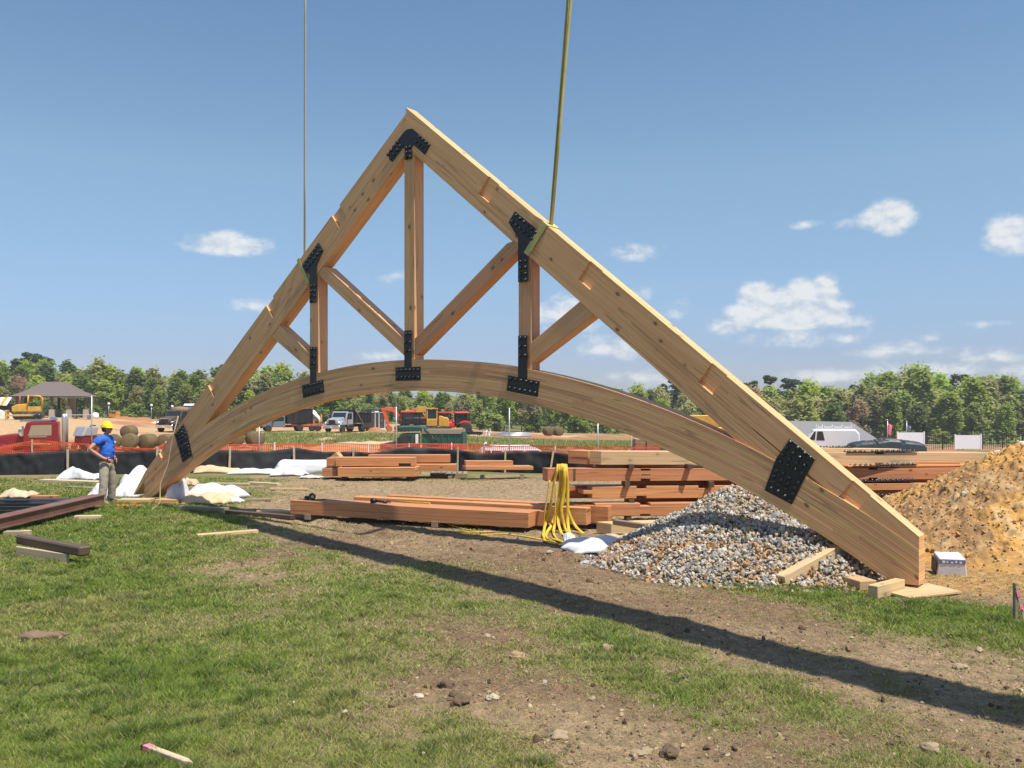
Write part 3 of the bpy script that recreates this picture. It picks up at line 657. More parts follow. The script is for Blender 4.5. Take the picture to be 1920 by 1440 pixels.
for s in range(3):
    addkind('spring', 'spring_green_tree', crown_decid(14, 2.9, 2.6, 40, 95, (0.132, 0.194, 0.028), (0.310, 0.403, 0.070), 100 + s), 14, s)
    addkind('olive', 'olive_green_tree', crown_decid(14, 3.2, 2.6, 38, 80, (0.171, 0.194, 0.070), (0.364, 0.364, 0.132), 200 + s), 14, 10 + s)
    addkind('deep', 'deep_green_tree', crown_decid(14, 2.6, 2.0, 40, 95, (0.075, 0.125, 0.020), (0.175, 0.250, 0.045), 300 + s), 14, 20 + s)
    addkind('bud', 'budding_tree', crown_decid(14, 2.9, 2.6, 30, 46, (0.248, 0.155, 0.085), (0.372, 0.264, 0.132), 400 + s, .25), 14, 30 + s)
    addkind('pine', 'pine_tree', crown_pine(16, 3.0, 500 + s, (0.023, 0.052, 0.026), (0.072, 0.111, 0.046)), 16, 40 + s, .25)
    addkind('shrub', 'undergrowth_bush', crown_decid(5, 2.6, .2, 18, 95, (0.078, 0.132, 0.025), (0.217, 0.279, 0.062), 600 + s, .30), 5, 50 + s, .08)
sky_u = [-400, -100, 0, 40, 100, 200, 260, 300, 400, 520, 600, 680, 740, 800, 860, 950, 1010, 1100, 1190, 1250, 1300, 1400, 1450, 1500, 1560, 1600, 1650, 1700, 1750, 1790, 1850, 1920, 2050, 2400]
sky_v = [690, 690, 688, 690, 690, 684, 697, 698, 696, 700, 706, 718, 728, 741, 737, 728, 732, 733, 738, 740, 738, 728, 728, 724, 724, 728, 716, 712, 718, 720, 714, 726, 725, 720]
glab = {'spring': 'bright spring green tree in the wood beyond the site', 'olive': 'pale olive green tree with airy crown in the wood beyond the site', 'deep': 'deep green leafy tree in the wood beyond the site',
        'bud': 'sparse reddish brown budding tree in the wood beyond the site', 'pine': 'dark blue green pine among the leafy trees beyond the site', 'shrub': 'low leafy bush along the edge of the wood'}
marks = [(-140, 'beyond the left edge'), (0, 'above the striped awning'), (40, 'above the bulldozer'), (105, 'behind the pavilion roof'), (172, 'right of the pavilion'), (214, 'behind the tiny yellow machine'), (284, 'behind the middle lamp post'), (335, 'behind the muddy dump truck'), (400, 'behind the left truss leg'), (455, 'above the hay rolls'),
    (520, 'behind the grey blue pickup'), (575, 'behind the equipment trailer'), (645, 'behind the silver dump truck'), (705, 'behind the enclosed trailer'), (745, 'behind the orange excavator'), (800, 'behind the yellow crawler'), (860, 'behind the red tractor'), (905, 'behind the scrap heap'), (957, 'above the pipe pile'), (1037, 'above the two hay rolls'),
    (1120, 'left of the short slim pole'), (1200, 'above the strapped lumber'), (1290, 'between arch and rafter'), (1380, 'behind the big rafter'), (1450, 'just right of the big rafter'), (1520, 'left over the house roof'), (1590, 'right over the house roof'), (1660, 'behind the red flag'), (1710, 'behind the left sign board'), (1765, 'between the sign boards'), (1815, 'behind the right sign board'), (1880, 'above the clay heap'), (1960, 'at the right edge'), (2060, 'beyond the right edge')]
rowword = ['front row', 'second row', 'third row', 'rear row', 'wood edge']
kdesc = {'spring': 'bright spring green tree', 'olive': 'pale olive tree', 'deep': 'deep green leafy tree', 'bud': 'sparse reddish budding tree', 'pine': 'dark blue green pine', 'shrub': 'low leafy bush'}
def tlabel(kind, u, row): return kdesc[kind] + ' in the ' + rowword[row] + ' ' + min(marks, key=lambda q: abs(q[0] - u))[1]
def plant(kind, x, y, height, label=None, wide=1.0, i=None, auto=None):
    name, cm, tm, h = random.choice(kinds[kind]) if i is None else kinds[kind][i]
    t = thing(name, label or auto or glab[kind], 'bush' if kind == 'shrub' else 'tree', (x, y, gz(x, y)), random.uniform(0, 6.28), None if label else 'bushes at the edge of the wood' if kind == 'shrub' else 'trees at the edge of the wood')
    s = height / h; t.scale = (s * wide, s * wide, s)
    link('crown', cm, t); link('trunk', tm, t); return t
rt = random.Random(5)
def ztop(u, y): return CAMZ + (HV - np.interp(u, sky_u, sky_v)) * y / FPX
for row, (y0, f0, f1, step) in enumerate([(206, .58, .86, 46), (222, .76, 1.0, 40), (240, .84, 1.06, 38), (262, .86, 1.09, 36)]):
    u = -150 + row * 13
    while u < 2080:
        y = y0 + rt.uniform(-6, 6); x = (u - 960) / FPX * y; hgt = (ztop(u, y) - gz(x, y)) * rt.uniform(f0, f1)
        nz = float(vnoise(np.array([u / 130.]), np.array([row * 1.7]), 9)[0]); q = rt.random() * .6 + nz * .7
        kd = 'spring' if q > .78 else 'olive' if q > .58 else 'deep' if q > .36 else 'bud' if q > .325 else 'spring' if q > .15 else 'deep'
        if u > 1350 and rt.random() < .35: kd = rt.choice(['deep', 'spring', 'olive', 'spring', 'bud'])
        if row == 3 and rt.random() < .2: kd = 'pine'; hgt *= 1.05
        plant(kd, x, y, max(6, hgt), wide=rt.uniform(.9, 1.25), auto=tlabel(kd, u, row)); u += step * rt.uniform(.75, 1.3)
u = -120
while u < 2050:
    y = 198 + rt.uniform(-4, 4); x = (u - 960) / FPX * y; plant('shrub', x, y, rt.uniform(2.2, 4.6), wide=1.25, auto=tlabel('shrub', u, 4)); u += rt.uniform(45, 90)
for (u, v, lab) in [(58, 664, 'tallest dark pine at the far left, above the pavilion'), (38, 676, 'dark pine just left of the tallest pine above the pavilion'), (84, 672, 'dark pine just right of the tallest pine above the pavilion'),
                    (1240, 722, 'dark pine seen between arch and rafter, left of its pair'), (1268, 714, 'dark pine seen between arch and rafter, right of its pair'), (1442, 708, 'round topped dark pine just right of the big rafter'),
                    (1482, 712, 'broad dark pine second right of the big rafter'), (1512, 720, 'lower dark pine third right of the big rafter'), (1406, 718, 'dark pine partly behind the rafter edge, left of the round topped pine'), (1595, 724, 'small dark pine top left of the tall bright tree at right'),
                    (1755, 712, 'smallest dark pine left of the three tall pines at the right'), (1792, 705, 'left of the three tall pines at the right'), (1816, 705, 'middle of the three tall pines at the right'), (1843, 709, 'right of the three tall pines at the right')]:
    y = 272; x = (u - 960) / FPX * y; plant('pine', x, y, CAMZ + (HV - v) * y / FPX - gz(x, y), lab, 1.05)
for (u, v, kd, lab) in [(190, 682, 'olive', 'large pale olive tree rising right of the pavilion roof'), (1662, 708, 'spring', 'tall bright tree standing proud at right above the white sign boards'), (1722, 704, 'spring', 'tall airy bright tree left of the three tall pines'), (1193, 728, 'spring', 'small bright tree top just above the arch at right')]:
    y = 226; x = (u - 960) / FPX * y; plant(kd, x, y, CAMZ + (HV - v) * y / FPX - gz(x, y), lab, 1.05)
def woodland():
    n = 30000; u = rng.uniform(-600, 2500, n); y = rng.uniform(285, 330, n); x = (u - 960) / FPX * y; zb = H(x, y, False); zt = CAMZ + (HV - np.interp(u, sky_u, sky_v) - 3) * y / FPX - 1.2 + (vnoise(u / 22, y * 0, 4) - .5) * 1.6
    z = zb + (zt - zb) * rng.random(n) ** .8; b = vnoise(u / 30, z / 2, 6)[:, None]
    col = np.array([.06, .09, .025]) * (1 - b) + np.array([.19, .23, .06]) * b
    V, F, cc = quads(np.stack([x, y, z], -1), rng.uniform(.6, 1.1, n), col); o = link('woodland', np_mesh('woodland', V, F, LEAF, cc)); tag(o, 'dense mixed green wood closing the view behind the front trees', 'woodland', None, 'stuff')
woodland()

_by = {}
for o in C.objects:
    if o.get('category') in ('tree', 'bush'): _by.setdefault(o['label'], []).append(o)
for lab, os_ in _by.items():
    if len(os_) > 1 and len(os_) < 5:
        os_.sort(key=lambda o: o.location.x / o.location.y)
        for o, w in zip(os_, {2: ['left hand', 'right hand'], 3: ['left hand', 'middle', 'right hand'], 4: ['far left', 'inner left', 'inner right', 'far right']}[len(os_)]): o['label'] = w + ' ' + lab
# ------------------------------------------------------------------ the timber truss
TD = Vector((.79671, -.60437, 0)); TN = Vector((.60437, .79671, 0)); TM = Vector((-1.8154, 15.85, 0))
def sz(u, v):
    k = (u - 960) / FPX; s = (k * TM.y - TM.x) / (TD.x - k * TD.y); Y = TM.y + s * TD.y; return (s, CAMZ + (HV - v) / FPX * Y)
def tw(s, d, z): return TM + TD * s + TN * d + Vector((0, 0, z))
truss = thing('timber_truss', 'huge timber scissor truss with arched bottom chord and black bolted plates, hanging from slings', 'roof truss', TM, math.atan2(TD.y, TD.x))
RA = 15.2; ZC = 2.995; DA = .535; SE = 8.36; ZB = .07
def arc_top(s): return ZC - RA + math.sqrt(RA * RA - s * s)
def arc_bot(s): return ZC - RA + math.sqrt((RA - DA) ** 2 - s * s)
def top_line(s): return 7.37 - .804 * s
def bot_line(s): return 6.68 - .803 * s
def clean(poly):
    out = []
    for p in poly:
        if not out or math.hypot(p[0] - out[-1][0], p[1] - out[-1][1]) > 1e-4: out.append(p)
    return out
# arch: strips with uv along the curve
m = MB(); ss = sorted(set([round(-SE + i * (2 * SE / 64), 4) for i in range(65)])); ring = []
for s in ss:
    zt = arc_top(s); zb = max(arc_bot(s) if abs(s) < RA - DA else ZB, ZB); ring.append((s, zt, zb))
def uvp(s, z): 
    return (math.asin(s / RA) * RA, RA - math.hypot(s, z - (ZC - RA)))
for d in (0.0, .30):
    pass
for i in range(len(ring) - 1):
    (s0, t0, b0), (s1, t1, b1) = ring[i], ring[i + 1]; o = len(m.v)
    m.v += [(s0, 0, b0), (s1, 0, b1), (s1, 0, t1), (s0, 0, t0), (s0, .3, b0), (s1, .3, b1), (s1, .3, t1), (s0, .3, t0)]
    U = [uvp(s0, b0), uvp(s1, b1), uvp(s1, t1), uvp(s0, t0)]
    m.face([o, o + 1, o + 2, o + 3], False, U); m.face([o + 5, o + 4, o + 7, o + 6], False, [U[1], U[0], U[3], U[2]])
    L0, L1 = U[3][0], U[2][0]
    m.face([o + 3, o + 2, o + 6, o + 7], False, [(L0, .7), (L1, .7), (L1, 1.0), (L0, 1.0)]); m.face([o + 4, o + 5, o + 1, o], False, [(L0, 1.2), (L1, 1.2), (L1, 1.5), (L0, 1.5)])
for (s, zt, zb), fl in ((ring[0], 1), (ring[-1], 0)):
    o = len(m.v); m.v += [(s, 0, zb), (s, .3, zb), (s, .3, zt), (s, 0, zt)]; q = [o, o + 1, o + 2, o + 3]
    m.face(q[::-1] if fl else q, False, None)
m.build('bottom_chord', lamfir, truss)
# rafters: a core and a front layer with purlin pockets cut into it
pockets = [1.78, 3.73, 5.70, 7.58]
ca = 1 / math.hypot(1, .804); sa = .804 * ca
def on_slope(s, drop): # point on the top line at s, moved perpendicular (down) by drop
    return (s - drop * sa, top_line(s) - drop * ca)
def rafter(sgn):
    arcs = [(s, arc_top(s) + .002) for s in np.linspace(SE, 6.05, 14)]; s0 = -.07 if sgn > 0 else .07
    lower = arcs + [(s0, bot_line(s0))]
    core = [(s0, top_line(s0))] + lower[::-1] + [(SE, top_line(SE))]
    # outline with pockets on the top edge
    top = [(s0, top_line(s0))]
    for p in pockets:
        a, b = p, p + .215
        top += [(a, top_line(a)), on_slope(a, .33), (on_slope(b, .33)), (b, top_line(b))]
    top.append((SE, top_line(SE)))
    front = clean([*lower[::-1], *top[::-1]])
    core = clean([*lower[::-1], (SE, top_line(SE)), (s0, top_line(s0))])
    mb = MB(); mb.ax = Vector((ca, 0, -sa)) if sgn > 0 else Vector((ca, 0, sa))
    fx = (lambda P: P) if sgn > 0 else (lambda P: [(-x, z) for (x, z) in P][::-1])
    mb.prism(fx(core), .062, .28); mb.prism(fx(front), .015, .062)
    if sgn < 0:   # the sharp tail left on the far heel
        mb.prism(fx([(8.36, top_line(8.36) - .20), (8.82, .09), (8.87, .09), (8.36, top_line(8.36) - .004)]), .02, .28)
    mb.build('rafter', fir, truss)
rafter(1); rafter(-1)
def post(name, s0, s1, z0f, z1f):
    mb = MB(); mb.ax = Vector((0, 0, 1)); mb.prism([(s0, z0f(s0)), (s1, z0f(s1)), (s1, z1f(s1)), (s0, z1f(s0))], .03, .27); return mb.build(name, fir, truss, .006)
post('king_post', -.125, .125, lambda s: arc_top(s) + .001, lambda s: 6.78)
for sg in (1, -1):
    a, b = sorted((sg * 2.385, sg * 2.635)); post('queen_post', a, b, lambda s: arc_top(s) + .001, lambda s: bot_line(abs(s)) + .08)
    fx = (lambda P: P) if sg > 0 else (lambda P: [(-x, z) for (x, z) in P][::-1])
    mb = MB(); mb.ax = Vector((.81, 0, .58 * sg)); mb.prism(fx([(.126, 2.98 + .712 * .126), (2.384, 2.98 + .712 * 2.384), (2.384, 3.28 + .712 * 2.20), (2.15, 3.28 + .712 * 2.15), (.126, 3.28 + .712 * .126)]), .032, .268)
    mb.build('web_brace', fir, truss, .008)
    mb = MB(); mb.ax = Vector((.84, 0, .54 * sg)); mb.prism(fx([(2.636, 2.87), (3.86, 3.60), (3.60, 3.82), (2.636, 3.20)]), .034, .266)
    mb.build('web_brace', fir, truss, .008)
# steel plates with domed bolts
bolt_me = MB().lathe([(.030, -.002), (.030, -.012), (.026, -.014), (.022, -.024), (.012, -.031), (.001, -.033)], 8, axis='y').mesh('bolt', boltmat)
def plate(polys, bolts, d=-.012):
    mb = MB(); mb.ax = Vector((1, 0, 0))
    mb.prism(polys, d, d + .014); o = mb.build('connector_plate', blacksteel, truss, .003)
    for (s, z) in bolts:
        b = link('bolt', bolt_me, o); b.location = (s, d, z)
def grid_b(c, ax, n, m_, du, dv):
    ux, uz = ax; return [(c[0] + ux * (i - (n - 1) / 2) * du - uz * (j - (m_ - 1) / 2) * dv, c[1] + uz * (i - (n - 1) / 2) * du + ux * (j - (m_ - 1) / 2) * dv) for i in range(n) for j in range(m_)]
# king foot plate (inverted T)
plate([(-.30, 2.63), (.30, 2.63), (.30, 2.87), (.085, 2.87), (.085, 3.51), (-.085, 3.51), (-.085, 2.87), (-.30, 2.87)],
      grid_b((0, 2.75), (1, 0), 6, 2, .098, .13) + grid_b((0, 3.30), (1, 0), 2, 3, .095, .15))
for sg in (1, -1):
    fx = (lambda P: P) if sg > 0 else (lambda P: [(-x, z) for (x, z) in P][::-1])
    fb = (lambda P: P) if sg > 0 else (lambda P: [(-x, z) for (x, z) in P])
    c = (2.50, 2.515); th = R(-9.5); ax = (math.cos(th), math.sin(th))
    q = lambda a, b: (c[0] + ax[0] * a - ax[1] * b, c[1] + ax[1] * a + ax[0] * b)
    plate(fx(clean([q(-.31, -.13), q(.31, -.13), q(.31, .12), (2.585, q(.10, .12)[1]), (2.585, 3.31), (2.405, 3.31), (2.405, q(-.09, .12)[1]), q(-.31, .12)])),
          fb(grid_b(c, ax, 6, 2, .102, .15) + grid_b((2.495, 3.13), (1, 0), 2, 3, .095, .14)))
    c2 = (2.52, 5.02); th = -math.atan(.804); ax2 = (math.cos(th), math.sin(th))
    q2 = lambda a, b: (c2[0] + ax2[0] * a - ax2[1] * b, c2[1] + ax2[1] * a + ax2[0] * b)
    plate(fx(clean([q2(-.31, -.105), (2.405, 4.86), (2.405, 4.16), (2.595, 4.16), (2.595, 4.72), q2(.31, -.105), q2(.31, .105), q2(-.31, .105)])),
          fb(grid_b(c2, ax2, 6, 2, .10, .12) + grid_b((2.50, 4.33), (1, 0), 2, 4, .10, .10)))
    hp = [sz(*p) for p in ((1434, 919), (1485, 946), (1510, 895), (1529, 861), (1482, 822), (1455, 861))]
    bl = [sz(*p) for p in ((1446, 915), (1459, 921), (1472, 930), (1481, 938), (1449, 903), (1461, 909), (1474, 916), (1487, 925), (1453, 892), (1465, 900), (1478, 906), (1491, 914), (1457, 882), (1469, 887), (1481, 896), (1497, 904), (1464, 866), (1478, 872), (1492, 880), (1504, 886),
                              (1469, 852), (1481, 861), (1495, 868), (1509, 873), (1475, 840), (1488, 850), (1500, 858), (1516, 866), (1482, 829), (1496, 840), (1509, 850), (1520, 858))]
    plate(fx(hp), fb(bl), -.014)
# apex plate (three armed)
u_ = (ca, -sa)
def arm(sg, a, b): return (sg * (ca * a - sa * b * 0), 6.86 - sa * a + b / ca * 0)
L, wv = .50, .12
P = [(-.076, 6.50), (.076, 6.50), (.076, 6.70), (.13, 6.73)]
P += [(.13 + ca * .34, 6.73 - sa * .34), (.13 + ca * .34 + sa * .20, 6.73 - sa * .34 + ca * .20), (.10, 7.02), (-.02, 7.03)]
P += [(-.10, 7.0), (-(.13 + ca * .34 + sa * .20), 6.73 - sa * .34 + ca * .20), (-(.13 + ca * .34), 6.73 - sa * .34), (-.13, 6.73), (-.076, 6.70)]
ab = []
for sg in (1, -1):
    for i in range(4):
        for j in range(2): ab.append((sg * (.17 + ca * (.0 + .095 * i) + sa * (.05 + .10 * j)), 6.73 - sa * (.0 + .095 * i) + ca * (.05 + .10 * j) - .005))
plate(P, ab + grid_b((0, 6.62), (1, 0), 2, 3, .09, .085), -.006)

# lifting slings and the spreader they hang from
def choke(sg, s, wid, mat, label):
    z0 = top_line(abs(s)); t = thing('lifting_sling', label, 'sling', tw(s, .15, z0), math.atan2(TD.y, TD.x))
    mb = MB(); th = math.atan(.804)
    e = .022; dd = .585 * ca
    # band leans across the rafter: from the top edge at s to the lower edge
    s1 = s - sg * .36 if sg > 0 else s + .30
    ztop_ = 0.01; zlow = (bot_line(abs(s1)) - z0) - .02
    nx_ = wid / 2
    def ringpts(off): 
        a = Vector((0, -.15 + .015 - e - off, ztop_)); b = Vector((s1 - s, -.15 + .015 - e - off, zlow)); c = Vector((s1 - s, .13 + e + off, zlow)); d = Vector((0, .13 + e + off, ztop_)); return [a, b, c, d, a]
    dirv = Vector((ca, 0, -sa * sg))
    pts = ringpts(0); o = len(mb.v)
    for p in pts[:4]:
        for w_ in (-nx_, nx_):
            for th_ in (0, 1):
                q = p + dirv * w_; q = q + (Vector((0, -.012 if p.y < 0 else .012, 0)) * th_) + Vector((0, 0, .012 if p.z > -.1 else -.012)) * th_; mb.v.append(tuple(q))
    for i in range(4):
        a = o + i * 4; b = o + ((i + 1) % 4) * 4
        mb.face([a + 1, a + 3, b + 3, b + 1]); mb.face([a, b, b + 2, a + 2]); mb.face([a, a + 1, b + 1, b]); mb.face([a + 2, b + 2, b + 3, a + 3])
    mb.build('choker_band', mat, t)
    return t
SP = Vector((-2.04, 14.9, 0)); SPZ = 10.8
def spr(a): return SP + TD * a + Vector((0, 0, SPZ))
tL = choke(-1, -2.93, .075, greensling, 'thin sling and line holding the far left rafter, hanging plumb')
tR = choke(1, 2.93, .11, greensling, 'wide yellow green sling wrapped round the right rafter and rising out of the picture')
def legs(t, a, s, r, n, flat, off):
    base = Vector((t.location.x, t.location.y, t.location.z + .03)); e = spr(a); q = Matrix.Rotation(-t.rotation_euler.z, 3, 'Z')
    for i in range(n):
        k = (i - (n - 1) / 2) * off; p0 = q @ (TD * k * .3); p1 = q @ (e - base + TD * k)
        pts = [p0.lerp(p1, f) for f in (0, .25, .5, .75, 1)]
        MB().tube(pts, r, 6, True, flat).build('sling_leg', greensling if s > 0 else palerope, t)
legs(tL, -2.06, -1, .021, 1, 1, 0); legs(tR, 3.86, 1, .038, 2, .3, .08)
sb = thing('spreader_beam', 'yellow steel spreader beam above the picture from which both slings hang', 'spreader beam', SP + Vector((0, 0, SPZ)), math.atan2(TD.y, TD.x))
MB().box(-2.2, 4.0, -.09, .09, .0, .22).build('beam', yellowpaint, sb, .01)
for a in (-2.06, 3.86): MB().box(a - .05, a + .05, -.03, .03, -.12, 0.0).build('lug', blacksteel, sb)
TIPZ = 13.2
for a in (-2.0, 3.8): MB().tube([(a, 0, .22), (0, 0, TIPZ - SPZ - .5)], .02, 6).build('bridle_rope', galv, sb)
MB().tube([(0, 0, TIPZ - SPZ - .55), (0, 0, TIPZ - SPZ - .15)], .12, 8).build('hook_block', yellowpaint, sb)
# the crane itself stands outside the frame, behind the photographer on the right; its boom shades the turf
d_ = Vector((.644, -.765, 0)); HS = Vector((SUN_AZ_DIR[0], SUN_AZ_DIR[1], 0)) / math.tan(R(SUN_EL))
tipS = SP + Vector((0, 0, 0)) - HS * TIPZ
base = tipS + d_ * 33 + HS * 2.8
cr_ = thing('mobile_crane', 'yellow mobile crane behind the camera at right, boom raised over the truss', 'crane', (base.x, base.y, 0), 0)
tipl = Vector((SP.x - base.x, SP.y - base.y, TIPZ)); b0 = Vector((0, 0, 2.8)); bv = (tipl - b0)
def boxbeam(p, q, w, h, name):
    mb = MB(); t = (q - p).normalized(); a = t.cross(Vector((0, 0, 1))).normalized(); b = a.cross(t); o = len(mb.v); mb.ax = t
    for c_ in (p, q):
        for (i, j) in ((-1, -1), (1, -1), (1, 1), (-1, 1)): mb.v.append(tuple(c_ + a * i * w / 2 + b * j * h / 2))
    for f in ((0, 1, 2, 3), (7, 6, 5, 4), (0, 4, 5, 1), (1, 5, 6, 2), (2, 6, 7, 3), (3, 7, 4, 0)): mb.face([o + i for i in f])
    mb.build(name, yellowpaint, cr_)
boxbeam(b0, b0 + bv * .42, .74, .80, 'boom_section'); boxbeam(b0 + bv * .40, b0 + bv * .72, .64, .68, 'boom_section'); boxbeam(b0 + bv * .70, b0 + bv, .54, .58, 'boom_section')
yaw = math.atan2(bv.y, bv.x); RM = Matrix.Rotation(yaw, 4, 'Z')
MB().box(-4.5, 4.5, -1.25, 1.25, .8, 1.5, RM).build('carrier', yellowpaint, cr_, .05); MB().box(-3.2, 1.4, -1.1, 1.1, 1.5, 2.7, RM).build('superstructure', yellowpaint, cr_, .08)
MB().box(-.6, 1.5, 1.12, 1.9, 1.5, 3.1, RM, .15, .05).build('operator_cab', glass, cr_, .05)
for x in (-3.4, -2.0, 2.0, 3.4):
    for y in (-1.05, 1.05):
        w_ = MB().lathe([(.3, -.18), (.55, -.18), (.6, -.1), (.6, .1), (.55, .18), (.3, .18)], 18, RM @ Matrix.Translation((x, y, .6)), 'y').build('wheel', rubber, cr_)
MB().tube([(0, 0, 0), (0, 0, -.45)], .02, 6).build('hoist_rope', galv, cr_).location = tipl
# timbers under the right heel and left heel
# ------------------------------------------------------------------ timbers, boards, wraps lying about
def beam(name, label, cat, p0, p1, w, h, mat, group=None, notches=(), roll=0, bevel=.006, tenon=None, ends=(0, 0)):
    """p0,p1: lower front edge (world); w: depth away from the camera; h: height; notches: (pos, width, depth, top?)"""
    p0 = Vector(p0); p1 = Vector(p1); L = (p1 - p0).length; yaw = math.atan2(p1.y - p0.y, p1.x - p0.x); pit = math.asin((p1.z - p0.z) / L)
    lo = [(0, 0)]; up = [(0, h)]
    for (s, wd, dp, t) in notches:
        if t: up += [(s - wd / 2, h), (s - wd / 2, h - dp), (s + wd / 2, h - dp), (s + wd / 2, h)]
        else: lo += [(s - wd / 2, 0), (s - wd / 2, dp), (s + wd / 2, dp), (s + wd / 2, 0)]
    if tenon: lo = [(tenon, 0), *lo[1:]]; up = [(tenon * .55, h * .38), (tenon * .55, h * .68), (tenon, h * .68), (tenon, h), *up[1:]]; lo = [(tenon, h * .38)] + lo; 
    poly = lo + [(L, 0), (L, h)] + up[::-1]
    if tenon: poly = [(tenon, h * .38), (tenon, 0), *lo[2:], (L, 0), (L, h), *up[::-1][:len(up) - 4], (tenon, h), (tenon, h * .68), (tenon * .62, h * .68), (tenon * .62, h * .38)]
    mb = MB(); mb.prism(clean(poly), 0, w)
    if ends != (0, 0):
        mb.v = [(x + (ends[0] * y if x < L / 2 else ends[1] * y), y, z) for (x, y, z) in mb.v]
    o = mb.build(name, mat, None, bevel); o.location = p0; o.rotation_euler = (R(roll), -pit, yaw); tag(o, label, cat, group); return o
def fb(u0, v0, y0, u1, v1, y1, h): # front face given by its top edge
    a = at(u0, v0, y0); b = at(u1, v1, y1); a.z -= h; b.z -= h; return a, b
def lay(label, u0, v0, u1, v1, w, h, mat, name='board', cat='board', lift=0.0, dz=0.0, **k):
    """a piece lying on the ground, v is its lower front edge"""
    x0, y0 = onflat(u0, v0); x1, y1 = onflat(u1, v1); z = max(gz(x0, y0), gz(x1, y1)) * .5 + lift
    return beam(name, label, cat, (x0, y0, z), (x1, y1, z + dz), w, h, mat, **k)
# big stack at right -----------------------------------------------
g = 'beams of the tall stack behind the truss'
a, b = fb(1127, 846, 16.3, 1864, 849, 18.7, .245); beam('timber_beam', 'topmost pale beam of the tall stack, mitred at its left end, dark housings cut in its edges', 'beam', a, b, .17, .245, paleboard, g, [(2.02, .19, .035, 1), (2.02, .19, .035, 0), (3.85, .19, .035, 1), (3.85, .19, .035, 0), (5.9, .2, .035, 1), (5.9, .2, .035, 0)], ends=(-.95, 0))
off = (b - a).normalized().cross(Vector((0, 0, -1))) * .175
beam('timber_beam', 'second top beam of the tall stack, directly behind the topmost pale beam', 'beam', a + off + Vector((-.17, 0, -.003)), b + off, .30, .243, fir, g, ends=(-.95, 0))
a, b = fb(1027, 879, 16.0, 1822, 877, 18.2, .222); redb = beam('timber_beam', 'long red beam under the top layer of the tall stack, yellow slings hung on its left end', 'beam', a, b, .33, .222, cedar, g, [(1.85, .19, .04, 1), (1.85, .19, .04, 0), (1.87, .19, .001, 1), (6.6, .2, .035, 1), (6.6, .2, .035, 0)])
MB().box(0, .2, -.004, .03, 0, .045).build('mortise_shade', darkboard, redb, .02).location = (1.76, 0, .092)  # dark slab on the face stands for the shade inside a mortise
MB().box(0, .045, -.003, .01, 0, .222).build('strap', darkboard, redb).location = (.47, 0, 0)
a, b = fb(1066, 912, 16.15, 1764, 908, 17.9, .225); beam('timber_beam', 'third layer beam of the tall stack, tenon cut on its left end', 'beam', a, b, .30, .225, cedar, g, [(1.38, .19, .05, 1), (1.38, .19, .045, 0), (2.6, .2, .05, 1)], tenon=.44)
a, b = fb(1066, 944, 16.1, 1520, 942, 16.9, .23); beam('timber_beam', 'bottom layer beam of the tall stack, tenon on its left end, half hidden by gravel', 'beam', a, b, .30, .23, cedar, g, [(1.42, .19, .05, 1), (1.42, .19, .03, 0)], tenon=.48)
for (nm, u0, v0, u1, v1, y0, y1, h, w, mt, lab) in [
    ('timber_beam', 1592, 907, 1762, 906, 17.2, 17.9, .13, .2, cedar, 'short reddish beam near the right end of the tall stack, beside the clay heap'),
    ('plank', 1590, 873, 1826, 871, 17.4, 18.4, .035, .3, cedar, 'thin plank lying just beneath the topmost beam at the right of the stack'),
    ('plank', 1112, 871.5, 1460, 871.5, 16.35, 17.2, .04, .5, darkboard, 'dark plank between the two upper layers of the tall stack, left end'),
    ('plank', 1440, 838, 1690, 842, 17.6, 18.4, .07, .25, paleboard, 'pale plank on top of the tall stack under the row of black bolts')]:
    a, b = fb(u0, v0, y0, u1, v1, y1, h); beam(nm, lab, 'plank' if nm == 'plank' else 'beam', a, b, w, h, mt)
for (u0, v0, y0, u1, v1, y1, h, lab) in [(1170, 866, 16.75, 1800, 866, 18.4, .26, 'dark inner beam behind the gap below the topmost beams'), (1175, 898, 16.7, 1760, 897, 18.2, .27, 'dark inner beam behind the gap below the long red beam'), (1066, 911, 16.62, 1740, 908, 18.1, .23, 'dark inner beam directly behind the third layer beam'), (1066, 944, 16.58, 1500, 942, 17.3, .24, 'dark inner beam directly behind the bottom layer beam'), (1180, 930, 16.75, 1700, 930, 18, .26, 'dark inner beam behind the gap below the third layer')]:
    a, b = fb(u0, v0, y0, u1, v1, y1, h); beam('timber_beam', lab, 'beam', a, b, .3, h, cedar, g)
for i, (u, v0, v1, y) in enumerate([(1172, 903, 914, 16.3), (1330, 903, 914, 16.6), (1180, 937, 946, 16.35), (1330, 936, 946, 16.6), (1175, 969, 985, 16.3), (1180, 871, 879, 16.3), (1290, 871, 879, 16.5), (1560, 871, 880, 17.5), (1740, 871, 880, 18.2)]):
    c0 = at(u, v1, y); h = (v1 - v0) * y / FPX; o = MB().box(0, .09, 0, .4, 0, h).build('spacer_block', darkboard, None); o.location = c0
    tag(o, ['left dark spacer under the long red beam of the tall stack', 'right dark spacer under the long red beam, by the gravel top', 'left dark spacer under the third layer beam of the tall stack', 'right dark spacer under the third layer beam, by the gravel', 'dark spacer under the bottom layer beam near the pale block', 'left dark spacer directly below the topmost beams', 'second dark spacer from the left below the topmost beams', 'dark spacer below the topmost beam just right of the big rafter', 'dark spacer below the topmost beam nearest the clay heap'][i], 'block', 'spacer blocks in the tall stack')
